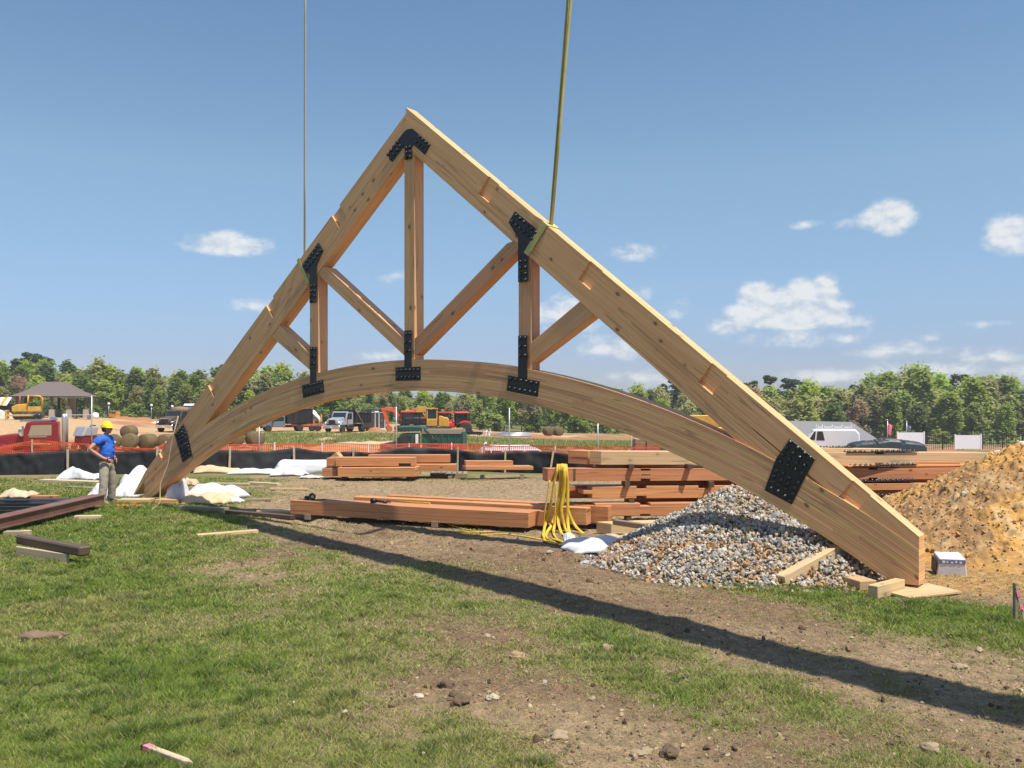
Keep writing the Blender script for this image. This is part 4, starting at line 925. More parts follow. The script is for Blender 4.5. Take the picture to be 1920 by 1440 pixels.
def plate_row(u0, u1, v, y0, y1, n, label):
    a = at(u0, v, y0); b = at(u1, v, y1); t = thing('connector_plate', label, 'steel plate', a, math.atan2(b.y - a.y, b.x - a.x)); L = (b - a).length
    o = MB().box(0, L, 0, .22, -.014, 0).build('plate', blacksteel, t)
    for i in range(n):
        for j in (.05, .16):
            if i == n // 3: continue
            q = link('bolt', bolt_me, o); q.location = (L * (i + .5) / n, j, 0.0); q.rotation_euler = (R(-90), 0, 0); q.scale = (.8, 1.1, .8)
plate_row(1588, 1722, 848, 17.7, 18.15, 13, 'black plate with a row of bolts lying on the topmost beam, right part')
plate_row(1460, 1600, 841, 17.75, 18.2, 12, 'black plate with bolts lying on the pale plank, behind the rafter edge')
plate_row(1600, 1720, 874, 17.4, 17.9, 12, 'black plate with bolts on the thin plank below the topmost beam')
plate_row(1590, 1720, 904, 17.2, 17.7, 13, 'black plate with bolts under the red beam near the clay heap')
plate_row(1620, 1745, 931, 17.0, 17.5, 12, 'lowest black plate with bolts by the clay heap')
# short blocks in front of the stack
lay('short pale block lying before the tall stack, next to the white wrap', 1146, 1003, 1345, 996, .30, .185, paleboard, 'timber_block', 'block', ends=(-.55, 0))
a = at(1148, 984, 15.2); b_ = at(1240, 984, 14.3); beam('timber_block', 'brown block resting across the short pale block', 'block', (a.x, a.y, .20), (b_.x, b_.y, .20), .12, .085, greyboard)
a = at(1210, 1000, 14.9); o = MB().box(0, .07, 0, .07, 0, .16).build('timber_block', greyboard, None); o.location = (a.x, a.y - .35, 0.02); tag(o, 'small upright block propping the brown block', 'block')
# near stack ---------------------------------------------------------
g = 'long red beams lying side by side on the bare ground'
A0 = Vector((*onflat(544, 972), .09)); A1 = Vector((*onflat(991, 999), .08)); A0.x += 0
dirn = (A1 - A0).normalized(); back = dirn.cross(Vector((0, 0, -1)))
beam('timber_beam', 'front long red beam of the low stack in the middle, nearest the camera', 'beam', A0, A1, .34, .265, cedar, g)
beam('timber_beam', 'second long red beam of the low stack, just behind the front one and a little longer', 'beam', A0 + back * .345 + dirn * .5, A1 + back * .345 + dirn * .17, .2, .262, cedar, g)
beam('timber_beam', 'third long red beam of the low stack, running further right', 'beam', A0 + back * .60 + dirn * 1.05 + Vector((0, 0, .02)), A1 + back * .60 + dirn * .85 + Vector((0, 0, .02)), .26, .30, cedar, g)
beam('timber_beam', 'rear long red beam of the low stack, running furthest right behind the slings', 'beam', A0 + back * .92 + dirn * 1.6 + Vector((0, 0, .03)), A1 + back * .92 + dirn * 1.15 + Vector((0, 0, .02)), .25, .31, cedar, g)
for q, lab in ((.35, 'left'), (3.1, 'right')):
    p = A0 + dirn * q; o = MB().box(0, .12, -.02, 1.1, 0, .10).build('timber_block', greyboard, None); o.location = (p.x, p.y, .0); o.rotation_euler = (0, 0, math.atan2(dirn.y, dirn.x)); tag(o, lab + ' block under the low stack of long red beams', 'block')
# middle-distance stack
g = 'beams of the low stack in front of the black fence'
def far_beam(u0, u1, vt, vb, y0, y1, w, lab, mat=cedar, nt=()):
    h = (vb - vt) * y0 / FPX; a = at(u0, vb, y0); b = at(u1, vb, y1); return beam('timber_beam', lab, 'beam', a, b, w, h, mat, g, nt)
far_beam(633, 778, 877, 894, 26.0, 25.8, .9, 'front lower red beam left in the stack before the black fence')
far_beam(778, 855, 871, 883, 26.6, 26.6, .5, 'lower red beam continuing right in the stack before the black fence')
far_beam(629, 778, 858, 874, 26.2, 26.2, .5, 'upper red beam at the left of the stack before the black fence', cedar, [(2.0, .35, .08, 0)])
far_beam(690, 843, 853, 867, 27.0, 27.0, .4, 'upper red beam further back and right in the stack before the black fence')
far_beam(612, 629, 859, 873, 26.4, 26.4, .5, 'small square beam end at the left of the upper layer before the fence')
far_beam(604, 632, 878, 893, 26.3, 26.3, .8, 'small square beam end at the left of the lower layer before the fence')
far_beam(873, 962, 864, 874, 26.5, 26.8, .3, 'upper red beam of the small separate pair right of the stack')
far_beam(873, 1000, 874, 881, 26.3, 26.8, .5, 'lower red beam of the small separate pair right of the stack')
a = at(616, 859, 26.5); mb = MB(); mb.prism([(0, 0), (.36, 0), (.22, .17)], 0, .5); o = mb.build('timber_offcut', paleboard); o.location = a; tag(o, 'pale triangular offcut standing on the upper beam before the fence', 'offcut')
for i, (u, v) in enumerate([(640, 896), (762, 896), (840, 886), (900, 884), (975, 884)]):
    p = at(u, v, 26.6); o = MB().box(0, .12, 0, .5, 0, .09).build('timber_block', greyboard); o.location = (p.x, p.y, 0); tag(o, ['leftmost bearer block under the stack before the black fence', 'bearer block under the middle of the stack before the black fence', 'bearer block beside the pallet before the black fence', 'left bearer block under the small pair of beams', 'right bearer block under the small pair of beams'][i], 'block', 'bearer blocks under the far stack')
# pallet
x, y = onflat(842, 893); t = thing('pallet', 'grey weathered pallet lying in front of the far stack', 'pallet', (x, y, gz(x, y)), R(2))
for i in range(3): MB().box(-.55, .55, -.5 + i * .45, -.4 + i * .45, 0, .09).build('bearer', greyboard, t)
for i in range(7): MB().box(-.55 + i * .165, -.44 + i * .165, -.5, .5, .092, .115).build('slat', greyboard, t)
# loose boards and timbers -----------------------------------------
lay('pale board on the turf below the crane shadow, left of centre', 371, 1009, 485, 1000, .14, .055, paleboard)
lay('grey timber kerb lying left of the truss, first of two end to end', 334, 958, 421, 962, .16, .10, greyboard, 'timber', 'timber')
lay('grey timber continuing right towards the low stack', 421, 964, 545, 974, .16, .075, darkboard, 'timber', 'timber')
lay('pale board lying behind the grey timber left of the low stack', 480, 962, 544, 963, .3, .05, paleboard)
lay('thin pale board on bare ground below the white bundle', 505, 919, 577, 919, .1, .05, paleboard)
lay('tan board on bare ground left of the thin pale board', 395, 909, 465, 910, .12, .06, stakewood)
lay('bent tan board end beside the tan board', 464, 908, 520, 911, .14, .07, stakewood)
lay('short grey board on bare ground left of the low stack', 455, 940, 508, 939, .12, .05, greyboard)
lay('board lying behind the worker near the white roll', 72, 904, 180, 908, .3, .07, stakewood)
lay('second board lying lower behind the worker', 118, 915, 182, 919, .25, .04, greyboard)
# left pieces
t = thing('steel_beam', 'long reddish brown steel box beam running from the left edge to the worker', 'steel beam', (-8.75, 19.2, .12), 0)
MB().box(-.12, .12, -6.2, 0, 0, .18).build('web', redsteel, t, .008)
for z in (-.004, .168): MB().box(-.15, .15, -6.2, .002, z, z + .018).build('flange', redsteel, t)
lay('pale block under the far end of the steel beam', 138, 975, 188, 974, .14, .075, stakewood, 'timber_block', 'block')
lay('grey block under the near end of the steel beam at the left edge', 5, 1007, 44, 1006, .2, .09, greyboard, 'timber_block', 'block')
lay('small broken block beside the grey block at the left edge', 38, 1006, 54, 1006, .1, .10, stakewood, 'timber_block', 'block', roll=0)
lay('pale new board under the dark weathered plank at left', 29, 1041, 124, 1056, .05, .13, stakewood)
beam('plank', 'dark weathered plank balanced on the pale board at left', 'plank', (*onflat(29, 1037), .135), (*onflat(148, 1061), .125), .17, .13, darkboard, bevel=.02)
x, y = onflat(100, 965)
for i in range(3):
    o = MB().box(-2.6, 0, 0, 1.0, 0, .055).build('black_panel', blacksteel, None, .006); o.location = (x - .02 * i, y + .01 * i, .02 + i * .075); o.rotation_euler = (0, 0, R(-1 + i)); tag(o, ['bottom', 'middle', 'top'][i] + ' dark panel of the flat stack at the left edge', 'panel', 'dark panels stacked at the left edge')
    if i < 2: MB().box(-2.5, -.15, .02, .9, .056, .074).build('spacer', galv, o)
o = MB().box(-2.6, 0, 0, .25, 0, .05).build('board', cedar, None); o.location = (x - .18 * 1.2, y + .5, .27); o.rotation_euler = (0, 0, R(1)); tag(o, 'reddish board lying on top of the dark panels at the left edge', 'board')
# left heel
beam('timber_block', 'pale crosspiece under the far left heel of the truss', 'block', (*onflat(219, 945), 0.0), (*onflat(279, 945), 0.0), .35, .10, paleboard)
beam('timber_block', 'shaded crosspiece right of the far left heel', 'block', (*onflat(290, 945), 0.0), (*onflat(334, 945), 0.0), .3, .10, fir)
# right heel
beam('timber_block', 'left squared block beside the near heel of the truss', 'block', (*onflat(1612, 1108), 0.0), (*onflat(1644, 1106), 0), .55, .115, paleboard)
beam('timber_block', 'front squared block by the plywood at the near heel', 'block', (*onflat(1646, 1124), 0.0), (*onflat(1697, 1110), 0), .12, .15, paleboard)
beam('timber_block', 'block directly under the near heel of the truss', 'block', (*onflat(1660, 1103), -.01), (*onflat(1712, 1099), -.01), .2, .075, fir)
x, y = onflat(1724, 1112); o = MB().box(-.42, .42, -.24, .24, 0, .022).build('plywood_sheet', paleboard); o.location = (x, y, gz(x, y) + .02); o.rotation_euler = (R(1), 0, R(24)); tag(o, 'weathered plywood sheet on the ground under the near heel of the truss', 'plywood')
a = Vector((*onflat(1474, 1103), .02)); b = at(1598, 1046, 11.55); b.z = .38; beam('timber', 'squared pale timber lying aslant on the gravel pile', 'timber', a, b, .14, .13, paleboard, bevel=.008)
# carton with blue band
t = thing('carton', 'white cardboard carton with a blue band lying on the clay beside the near heel', 'box', (5.78, 12.0, max(0, float(dpile(np.array([5.78]), np.array([12.0]))[0])) - .015), R(-12)); t.rotation_euler[0] = R(8); t.scale = (1.25, 1.25, 1.15)
MB().box(-.15, .15, -.13, .13, 0, .22, None, .025, .01).build('box', whitetarp, t, .008)
MB().box(-.128, .128, -.126, -.121, .158, .205).build('blue_band', plain('blue_print', (.16, .19, .38, 1), .6, 0, .1, 8), t)
for i, w_ in enumerate((.03, .018, .026, .02, .024)): MB().box(-.10 + i * .042, -.10 + i * .042 + w_, -.1285, -.1265, .166 + .004 * (i % 2), .194 - .006 * (i % 3)).build('print_mark', white, t)
MB().box(-.152, -.148, -.10, .10, .02, .19).build('shaded_open_end', darkboard, t)  # dark panel paints the brown, shaded inside onto a closed end
# survey stakes
x, y = onflat(1904, 1166); t = thing('survey_stake', 'upright weathered survey stake at the right edge where turf meets clay', 'stake', (x, y, 0), R(10)); MB().box(-.02, .02, -.02, .02, -.1, .40, None, .002).build('stake', greyboard, t, .003)
t2 = thing('survey_lath', 'leaning pale lath with pink ribbon beside the upright stake at the right edge', 'lath', (x + .085, y - .02, 0), 0); t2.rotation_euler = (0, R(-13), 0); MB().box(-.014, .014, -.005, .005, -.08, .37).build('lath', stakewood, t2)
for zz, hh in ((.27, .06), (.13, .05)): MB().box(-.018, .018, -.009, .009, zz, zz + hh, None, .0).build('ribbon', pink, t2)
MB().tube([(0, -.012, .15), (.02, -.03, .10), (.015, -.03, .04)], .007, 5, True, .3).build('ribbon_tail', pink, t2)
x, y = onflat(270, 1412); x2, y2 = onflat(362, 1447); t = thing('survey_stake', 'survey stake with pink painted end lying in the turf at the bottom left', 'stake', (x, y, gz(x, y) + .035), math.atan2(y2 - y, x2 - x))
L = math.hypot(x2 - x, y2 - y); MB().prism([(0, -.022), (L * .86, -.022), (L, 0), (L * .86, .022), (0, .022)], -.02, .02, 'xy').build('stake', stakewood, t, .003)
MB().box(.02, .085, -.0235, .0235, -.0215, .0215).build('pink_band', pink, t)
MB().box(-.002, .02, -.0228, .0228, -.021, .021).build('dark_end', darkboard, t)
# crumpled sheets -----------------------------------------------------
def sheet(name, label, cat, x, y, w, d, h, seed, mat, rz=0, nx=70, ny=46, sharp=1.6, edge=.14, lift=0.0, prof=None):
    gx, gy = np.meshgrid(np.linspace(-1, 1, nx), np.linspace(-1, 1, ny))
    ex = gx * (1 + edge * (vnoise(gy * 2.3, gx * 0 + seed, seed) - .5) * 2); ey = gy * (1 + edge * (vnoise(gx * 2.7, gy * 0 + seed, seed + 1) - .5) * 2)
    r_ = np.random.default_rng(seed); fold = 0 * gx; wx_ = gx * w / 2 + .12 * (fbm(gx * 2, gy * 2, seed, 3) - .5); wy_ = gy * d / 2 + .12 * (fbm(gx * 2 + 5, gy * 2, seed, 3) - .5)
    for q in range(7):
        a = r_.uniform(-.9, .9) if q < 4 else r_.uniform(0, 3.14); L = r_.uniform(.22, .7) * max(.35, min(1.2, w * .6)); ph = r_.uniform(0, 9)
        tri = np.abs(((math.cos(a) * wy_ + math.sin(a) * wx_) / L + ph) % 2 - 1); fold = fold + (tri ** 1.2) * L * r_.uniform(.25, .6)
    fold = fold / (fold.max() + 1e-6)
    dome = (1 - np.abs(gx) ** 4) * (1 - np.abs(gy) ** 3)
    if prof is not None: dome = dome * prof(gx, gy)
    lump = fbm(gx * 1.3 + seed, gy * 1.1, seed + 3, 2)
    Z = h * np.clip(dome, 0, 1) ** .7 * (.08 + .80 * fold + .42 * sstep(.3, .75, lump)) + .012 + .02 * fold
    X = ex * w / 2 + .08 * w * (fbm(gx * 2, gy * 2, seed + 9, 3) - .5); Y = ey * d / 2 + .25 * h * (fbm(gx * 3, gy * 3, seed + 11, 3) - .5)
    mb = MB().grid(X, Y, Z); o = mb.build(name, mat); o.location = (x, y, gz(x, y) + lift); o.rotation_euler = (0, 0, rz)
    s = o.modifiers.new('thickness', 'SOLIDIFY'); s.thickness = .006
    tag(o, label, cat); return o
def sx_(u, v, **k): return onflat(u, v)
def wrap_at(name, label, u0, u1, vb, vt, d, seed, mat, **k):
    x0, y0 = onflat(u0, vb); x1, y1 = onflat(u1, vb); h = (vb - vt) * y0 / FPX; sheet(name, label, 'wrap', (x0 + x1) / 2, y0 + d * .42, (x1 - x0), d, max(.06, h - d * .10), seed, mat, **k)
wrap_at('wrap_sheet', 'white and tan wrap bundle lying left behind the worker', 105, 182, 901, 866, .9, 3, whitetarp, prof=lambda x, y: .35 + .65 * sstep(.6, -.9, x))
wrap_at('wrap_sheet', 'white wrap crumpled on the grass behind the worker\'s legs', 160, 208, 937, 908, .7, 4, whitetarp)
wrap_at('wrap_sheet', 'smooth white wrap hump just left of the truss heel', 206, 258, 934, 900, .8, 5, whitetarp, sharp=.7)
wrap_at('wrap_sheet', 'large arched white wrap behind the left truss heel', 222, 300, 913, 874, 1.0, 6, whitetarp, sharp=.5)
wrap_at('wrap_sheet', 'white wrap draped right of the left truss heel', 308, 346, 942, 892, .6, 8, whitetarp, sharp=.9)
wrap_at('wrap_sheet', 'lower tan folds of the wrap pile right of the truss heel', 336, 428, 945, 918, .7, 9, tantarp, edge=.2)
wrap_at('wrap_sheet', 'white upper sheet of the wrap pile right of the truss heel', 342, 446, 938, 896, .8, 10, whitetarp, edge=.22, prof=lambda x, y: .5 + .5 * sstep(1, -.6, x))
wrap_at('wrap_sheet', 'white tail of the wrap pile pointing at the grey timbers', 402, 450, 943, 922, .45, 12, whitetarp)
wrap_at('wrap_sheet', 'tan kraft wrap heaped before the black fence left of the white bundle', 362, 448, 888, 868, 1.0, 13, tantarp)
wrap_at('wrap_sheet', 'small tan peak of wrap standing right of the truss leg', 340, 366, 911, 892, .3, 14, tantarp)
wrap_at('wrap_sheet', 'white wrap spread flat between the tan wrap and the white bundle', 430, 530, 890, 874, 1.2, 15, whitetarp)
wrap_at('wrap_sheet', 'tan fold of wrap before the white bundle', 470, 520, 884, 866, .8, 16, tantarp)
wrap_at('wrap_sheet', 'white wrap trailing from the foot of the white bundle', 505, 570, 893, 876, .8, 17, whitetarp)
wrap_at('wrap_sheet', 'white wrap lying flat below the yellow slings', 1068, 1215, 1040, 1006, .9, 18, whitetarp, edge=.24, sharp=1.0)
wrap_at('wrap_sheet', 'pale tan wrap on the ground between white wrap and short pale block', 1150, 1270, 1018, 994, .8, 19, stakewood, sharp=.6)
wrap_at('wrap_sheet', 'little white scrap of wrap standing at the foot of the slings', 1056, 1080, 1016, 1002, .22, 21, whitetarp)
wrap_at('wrap_sheet', 'tan and white wrap at the foot of the tall stack by the clay heap', 1672, 1752, 965, 930, .8, 22, tantarp)
wrap_at('wrap_sheet', 'tan cloth bundle on the dark panels at the left edge', 0, 48, 962, 942, .6, 24, stakewood, lift=.30)
wrap_at('paper_scrap', 'torn brown paper scrap lying on the turf at lower left', 40, 114, 1201, 1184, .15, 26, plain('brown_paper', (.19, .125, .08, 1), .9, 0, .45, 6), edge=.4)
wrap_at('wrap_sheet', 'small white scrap on grass left of the far timber stack', 560, 600, 898, 891, .4, 28, whitetarp)
wrap_at('wrap_sheet', 'white scrap on the grass right of the small beam pair', 1000, 1024, 884, 876, .5, 29, whitetarp)
# wrapped bundle
x0, y0 = onflat(507, 889); x1, _ = onflat(612, 889); t = thing('wrapped_bundle', 'long bundle wrapped in bright white sheet left of the far timber stack', 'wrapped bundle', (x0, y0, 0), 0)
gx, gy = np.meshgrid(np.linspace(0, 1, 50), np.linspace(0, 1, 30)); Lb = x1 - x0
prof = np.array([(0, 0), (-.02, .12), (.03, .30), (.12, .40), (.5, .44), (.9, .42), (1.0, .1), (1.0, 0)]); pv = np.linspace(0, 1, len(prof))
Yb = np.interp(gy, pv, prof[:, 0]) * .9; Zb = np.interp(gy, pv, prof[:, 1]); cap_ = sstep(0, .16, gx); Zb = Zb * (.35 + .65 * cap_) * (1 - .06 * gx) + .035 * (fbm(gx * 9, gy * 6, 31, 4) - .5); Yb = Yb + .05 * (fbm(gx * 7, gy * 7, 33, 4) - .5) + (1 - cap_) * .2
o = MB().grid(gx * Lb, Yb, np.maximum(Zb, 0)).build('sheet', whitetarp, t); s = o.modifiers.new('t', 'SOLIDIFY'); s.thickness = .01
# yellow slings hung on the stack
ts = thing('lifting_sling', 'bundle of bright yellow webbing slings hung over the left end of the tall stack', 'sling', (1.0, 15.9, 0), 0)
loops = [[(1046, 876), (1040, 900), (1034, 940), (1022, 985), (1019, 1005), (1022, 1016), (1040, 1019)], [(1050, 875), (1051, 900), (1047, 940), (1036, 980), (1025, 1002), (1026, 1012), (1034, 1016)], [(1053, 874), (1056, 905), (1050, 940), (1042, 975), (1038, 1000), (1044, 1012), (1056, 1018)],
    [(1055, 874), (1060, 910), (1056, 940), (1046, 970), (1052, 1000), (1058, 1006)], [(1059, 875), (1063, 900), (1064, 940), (1066, 960), (1078, 985), (1094, 1003)], [(1061, 877), (1064, 910), (1064, 945), (1064, 975), (1068, 1000), (1078, 1008)],
    [(1058, 876), (1057, 920), (1052, 955), (1058, 985), (1064, 1000)], [(1030, 900), (1026, 930), (1021, 960), (1019, 990), (1017, 1006), (1020, 1014)], [(1041, 903), (1041, 930), (1040, 960), (1037, 990), (1038, 1002)], [(1036, 1012), (1048, 1016), (1062, 1020), (1073, 1020), (1076, 1012)], [(1020, 1016), (1036, 1021), (1056, 1021), (1070, 1018)]]
for i, lp in enumerate(loops):
    pts = []
    for j, (u, v) in enumerate(lp):
        yg = CAMZ * FPX / (v - HV) if v > 996 else None
        y = 15.86 if yg is None else min(15.86, yg); p = at(u, v, y); p.y -= .012 * i * (1 if v < 996 else 0); p.z = max(p.z, .02)
        pts.append(p - Vector((1.0, 15.9, 0)))
    if lp[0][1] < 890: p = at(lp[0][0], 874, 16.3) - Vector((1.0, 15.9, 0)); p.z += .03; pts.insert(0, p)
    f = []
    for j in range(len(pts) - 1):
        q0 = pts[max(j - 1, 0)]; q1, q2 = pts[j], pts[j + 1]; q3 = pts[min(j + 2, len(pts) - 1)]
        for t_ in (0, .25, .5, .75):
            f.append(.5 * ((2 * q1) + (q2 - q0) * t_ + (2 * q0 - 5 * q1 + 4 * q2 - q3) * t_ ** 2 + (3 * q1 - q0 - 3 * q2 + q3) * t_ ** 3))
    f.append(pts[-1]); MB().tube(f, .028, 8, True, .45).build('strap', yellowsling, ts)
# cord, spool and tools on the near stack
pc = [at(745, 945, 17.3), at(775, 950, 17.1), at(805, 954, 16.95), at(815, 962, 16.6), at(828, 975, 16.45), at(845, 985, 16.4), at(870, 992, 16.1)]; pc = [Vector((p.x, p.y, max(p.z, .37) if i < 3 else p.z)) for i, p in enumerate(pc)]
for (u, v) in ((900, 999), (930, 997), (890, 1000), (850, 998), (880, 1003), (950, 1001), (985, 1006), (1020, 1012)): x, y = onflat(u, v); pc.append(Vector((x, y, gz(x, y) + .012)))
o = MB().tube(pc, .011, 6).build('extension_cord', yellowsling); tag(o, 'thin yellow cord trailing over the low stack of red beams to the slings', 'cord')
p = A0 + dirn * .38 + back * .20; t = thing('cable_spool', 'dark cable spool with pale core on the left end of the low stack', 'spool', (p.x, p.y, p.z + .265), R(20)); t.scale = (.75, .75, .75)
MB().lathe([(.085, 0), (.085, .02), (.05, .02), (.05, .11), (.085, .11), (.085, .13)], 18, Matrix.Translation((0, 0, .085)), 'y').build('drum', darkboard, t); MB().lathe([(.04, -.004), (.04, .0)], 14, Matrix.Translation((0, 0, .085)), 'y').build('core', tantarp, t)
MB().lathe([(.05, 0), (.06, .06), (.05, .12)], 12, Matrix.Translation((-.2, .05, .05)), 'x').build('coil', blackpaint, t)
MB().box(-.02, .32, -.12, -.06, 0, .025).build('lever', blacksteel, t)
p = A0 + dirn * 1.75 + back * .2; t = thing('hand_grinder', 'dark power tool with coiled lead on the middle of the low stack', 'tool', (p.x, p.y, p.z + .265), R(-10)); t.scale = (.8, .8, .8)
MB().lathe([(.05, -.06), (.065, 0), (.05, .07)], 12, Matrix.Translation((0, 0, .06)), 'x').build('motor', blackpaint, t); MB().tube([(.06, 0, .05), (.2, .02, .04), (.34, 0, .03)], .03, 8).build('handle', blackpaint, t)
MB().tube([(.34 + .08 * math.cos(i), .0 + .06 * math.sin(i), .02 + .004 * i) for i in np.linspace(0, 10, 26)], .01, 5).build('lead', blackpaint, t)
x, y = onflat(235, 951); t = thing('strap_coil', 'orange webbing strap dropped on the grass beside the worker\'s feet', 'strap', (x, y, 0), 0)
MB().tube([(-.2 + .02 * i, .07 * math.sin(i * 1.3), .03 + .018 * math.sin(i * 2.1)) for i in range(26)], .03, 6, True, .4).build('webbing', orangerope, t)
o = MB().tube([tw(-6.95, -.03, 1.95), tw(-7.15, -.05, 1.45), tw(-7.2, -.12, .9), tw(-7.35, -.22, .45), Vector((*onflat(300, 945), .03)), Vector((*onflat(285, 957), .02))], .012, 6).build('tag_line', stakewood); tag(o, 'thin pale tag line hanging down the left heel of the truss to the grass', 'rope')
x, y = onflat(455, 931); t = thing('rag_bundle', 'dark bundled rag at the end of the white wrap pile', 'rag', (x, y, gz(x, y)), .3)
mb = MB(); mb.lathe([(.02, -.16), (.07, -.1), (.085, 0), (.06, .1), (.02, .2)], 10, Matrix.Translation((0, 0, .07)), 'x'); mb.build('cloth', darkboard, t)
# ------------------------------------------------------------------ the worker
def skin(name, pts, edges, radii, mat, parent, root=0, sub=2, smooth=True):
    me = bpy.data.meshes.new(name); me.from_pydata(pts, edges, []); me.materials.append(mat)
    o = bpy.data.objects.new(name, me); C.objects.link(o); o.parent = parent
    md = o.modifiers.new('skin', 'SKIN'); md.use_smooth_shade = smooth; md.branch_smoothing = .3
    for i, sv in enumerate(me.skin_vertices[0].data):
        r = radii[i]; sv.radius = r if isinstance(r, tuple) else (r, r); sv.use_root = (i == root)
    s = o.modifiers.new('sub', 'SUBSURF'); s.levels = sub; s.render_levels = sub
    if name in ('t_shirt', 'trousers'):
        s.levels = s.render_levels = 3; tx = bpy.data.textures.new(name + '_folds', 'CLOUDS'); tx.noise_scale = .085; tx.noise_depth = 2; d = o.modifiers.new('folds', 'DISPLACE'); d.texture = tx; d.strength = .045 if name == 't_shirt' else .022; d.mid_level = .5; d.texture_coords = 'LOCAL'
    return o
skinm = plain('skin', (.46, .24, .165, 1), .55, 0, .1, 9); shirt = plain('royal_blue_cotton', (.022, .115, .50, 1), .85, 0, .22, 7, .35); pants = plain('khaki_cotton', (.31, .275, .215, 1), .9, 0, .08, 8, .2, (.24, .2, .15, 1), .15)
hatm = plain('yellow_hard_hat', (.78, .60, .012, 1), .3, 0, .05, 4); hair = plain('dark_hair', (.035, .022, .015, 1), .8, 0, .3, 20); bootm = plain('dusty_boots', (.24, .18, .12, 1), .9, 0, .3, 12)
wx, wy = onflat(199, 945); P = thing('person', 'worker in blue t-shirt, khaki trousers and yellow hard hat, hand on hip', 'person', (wx, wy, gz(wx, wy)), R(-8))
# local: x forward, y to the worker's left, z up
B = [(0, 0, .97), (.0, 0, 1.12), (.01, 0, 1.28), (.0, 0, 1.42), (-.01, 0, 1.52), (.015, 0, 1.575),   # 0 pelvis,1,2 chest,3 upper chest,4 neck,5 head base
     (-.01, -.19, 1.44), (-.15, -.40, 1.22), (.07, -.235, 1.02), (.135, -.17, .985),                     # right arm 6-9
     (-.01, .19, 1.44), (-.12, .36, 1.20), (.04, .24, 1.01), (.10, .19, .98),                                # left arm 10-13
     (0, -.10, .90), (.03, -.15, .50), (-.02, -.19, .09), (0, .10, .90), (.03, .17, .50), (-.02, .21, .09)]  # legs
E_ = [(0, 1), (1, 2), (2, 3), (3, 4), (4, 5), (3, 6), (6, 7), (7, 8), (8, 9), (3, 10), (10, 11), (11, 12), (12, 13), (0, 14), (14, 15), (15, 16), (0, 17), (17, 18), (18, 19)]
RR = [(.14, .11), (.135, .11), (.14, .115), (.14, .11), (.062, .062), (.06, .06), .068, .05, .036, .034, .068, .05, .036, .034, .095, .065, .042, .095, .065, .042]
body = skin('body', B, E_, RR, skinm, P)
for sgn, w_, base_i in ((-1, Vector(B[9]), 9), (1, Vector(B[13]), 13)):
    fd = (w_ - Vector(B[base_i - 1])).normalized(); sd = Vector((fd.y, -fd.x, 0)).normalized() * (1 if sgn < 0 else -1); dn = fd.cross(sd)
    pv = [tuple(w_ - fd * .02), tuple(w_ + fd * .05)]; ed = [(0, 1)]; rr = [(.036, .02), (.04, .018)]
    for i in range(4):
        o_ = Vector((0, 0, .030 - .02 * i)); k = len(pv); Lf = [.075, .085, .08, .06][i]
        pv += [tuple(w_ + fd * .085 + o_), tuple(w_ + fd * (.085 + Lf * .55) + o_ * 1.1 + Vector((-.008, 0, -.005))), tuple(w_ + fd * (.085 + Lf * .85) + o_ * 1.1 + Vector((-.025, 0, -.02)))]; ed += [(1, k), (k, k + 1), (k + 1, k + 2)]; rr += [.0115, .0105, .009]
    k = len(pv); pv += [tuple(w_ + fd * .03 + Vector((0, 0, .045))), tuple(w_ + fd * .07 + Vector((-.01, 0, .07)))]; ed += [(0, k), (k, k + 1)]; rr += [.013, .010]
    skin('hand', pv, ed, rr, skinm, P, 0, 1)
S_ = [(0, 0, .97), (.02, 0, 1.06), (.03, 0, 1.18), (.02, 0, 1.32), (-.005, 0, 1.44), (-.01, -.185, 1.45), (-.085, -.31, 1.315), (-.01, .185, 1.45), (-.075, .29, 1.30)]
skin('t_shirt', S_, [(0, 1), (1, 2), (2, 3), (3, 4), (4, 5), (5, 6), (4, 7), (7, 8)], [(.185, .15), (.19, .16), (.19, .165), (.185, .15), (.12, .10), (.095, .095), (.092, .092), (.095, .095), (.092, .092)], shirt, P)
MB().lathe([(.026, -.003), (.026, .004)], 10, Matrix.Translation((.175, .06, 1.36)), 'x').build('chest_print', white, P)
T_ = [(0, 0, .985), (0, 0, .92), (.01, -.10, .84), (.05, -.16, .50), (.03, -.21, .13), (.025, -.215, .06), (.01, .10, .84), (.045, .17, .50), (.0, .21, .13), (-.005, .215, .06)]
skin('trousers', T_, [(0, 1), (1, 2), (2, 3), (3, 4), (4, 5), (1, 6), (6, 7), (7, 8), (8, 9)], [(.175, .14), (.17, .14), .118, .098, .088, .09, .118, .098, .088, .09], pants, P)
MB().lathe([(.172, 0), (.178, .005), (.178, .035), (.172, .04)], 24, Matrix.Translation((0, 0, .965)) @ Matrix.Scale(.82, 4, (1, 0, 0))).build('belt', blackpaint, P)
for y, yaw in ((-.195, -.25), (.215, .25)):
    mb = MB(); Mx = Matrix.Translation((0.0, y, 0)) @ Matrix.Rotation(yaw, 4, 'Z')
    mb.prism([(-.11, 0), (.19, 0), (.195, .035), (.16, .07), (.06, .10), (.05, .17), (-.09, .17), (-.115, .06)], -.05, .05, 'xz', Mx); o = mb.build('boot', bootm, P, .02, 2)
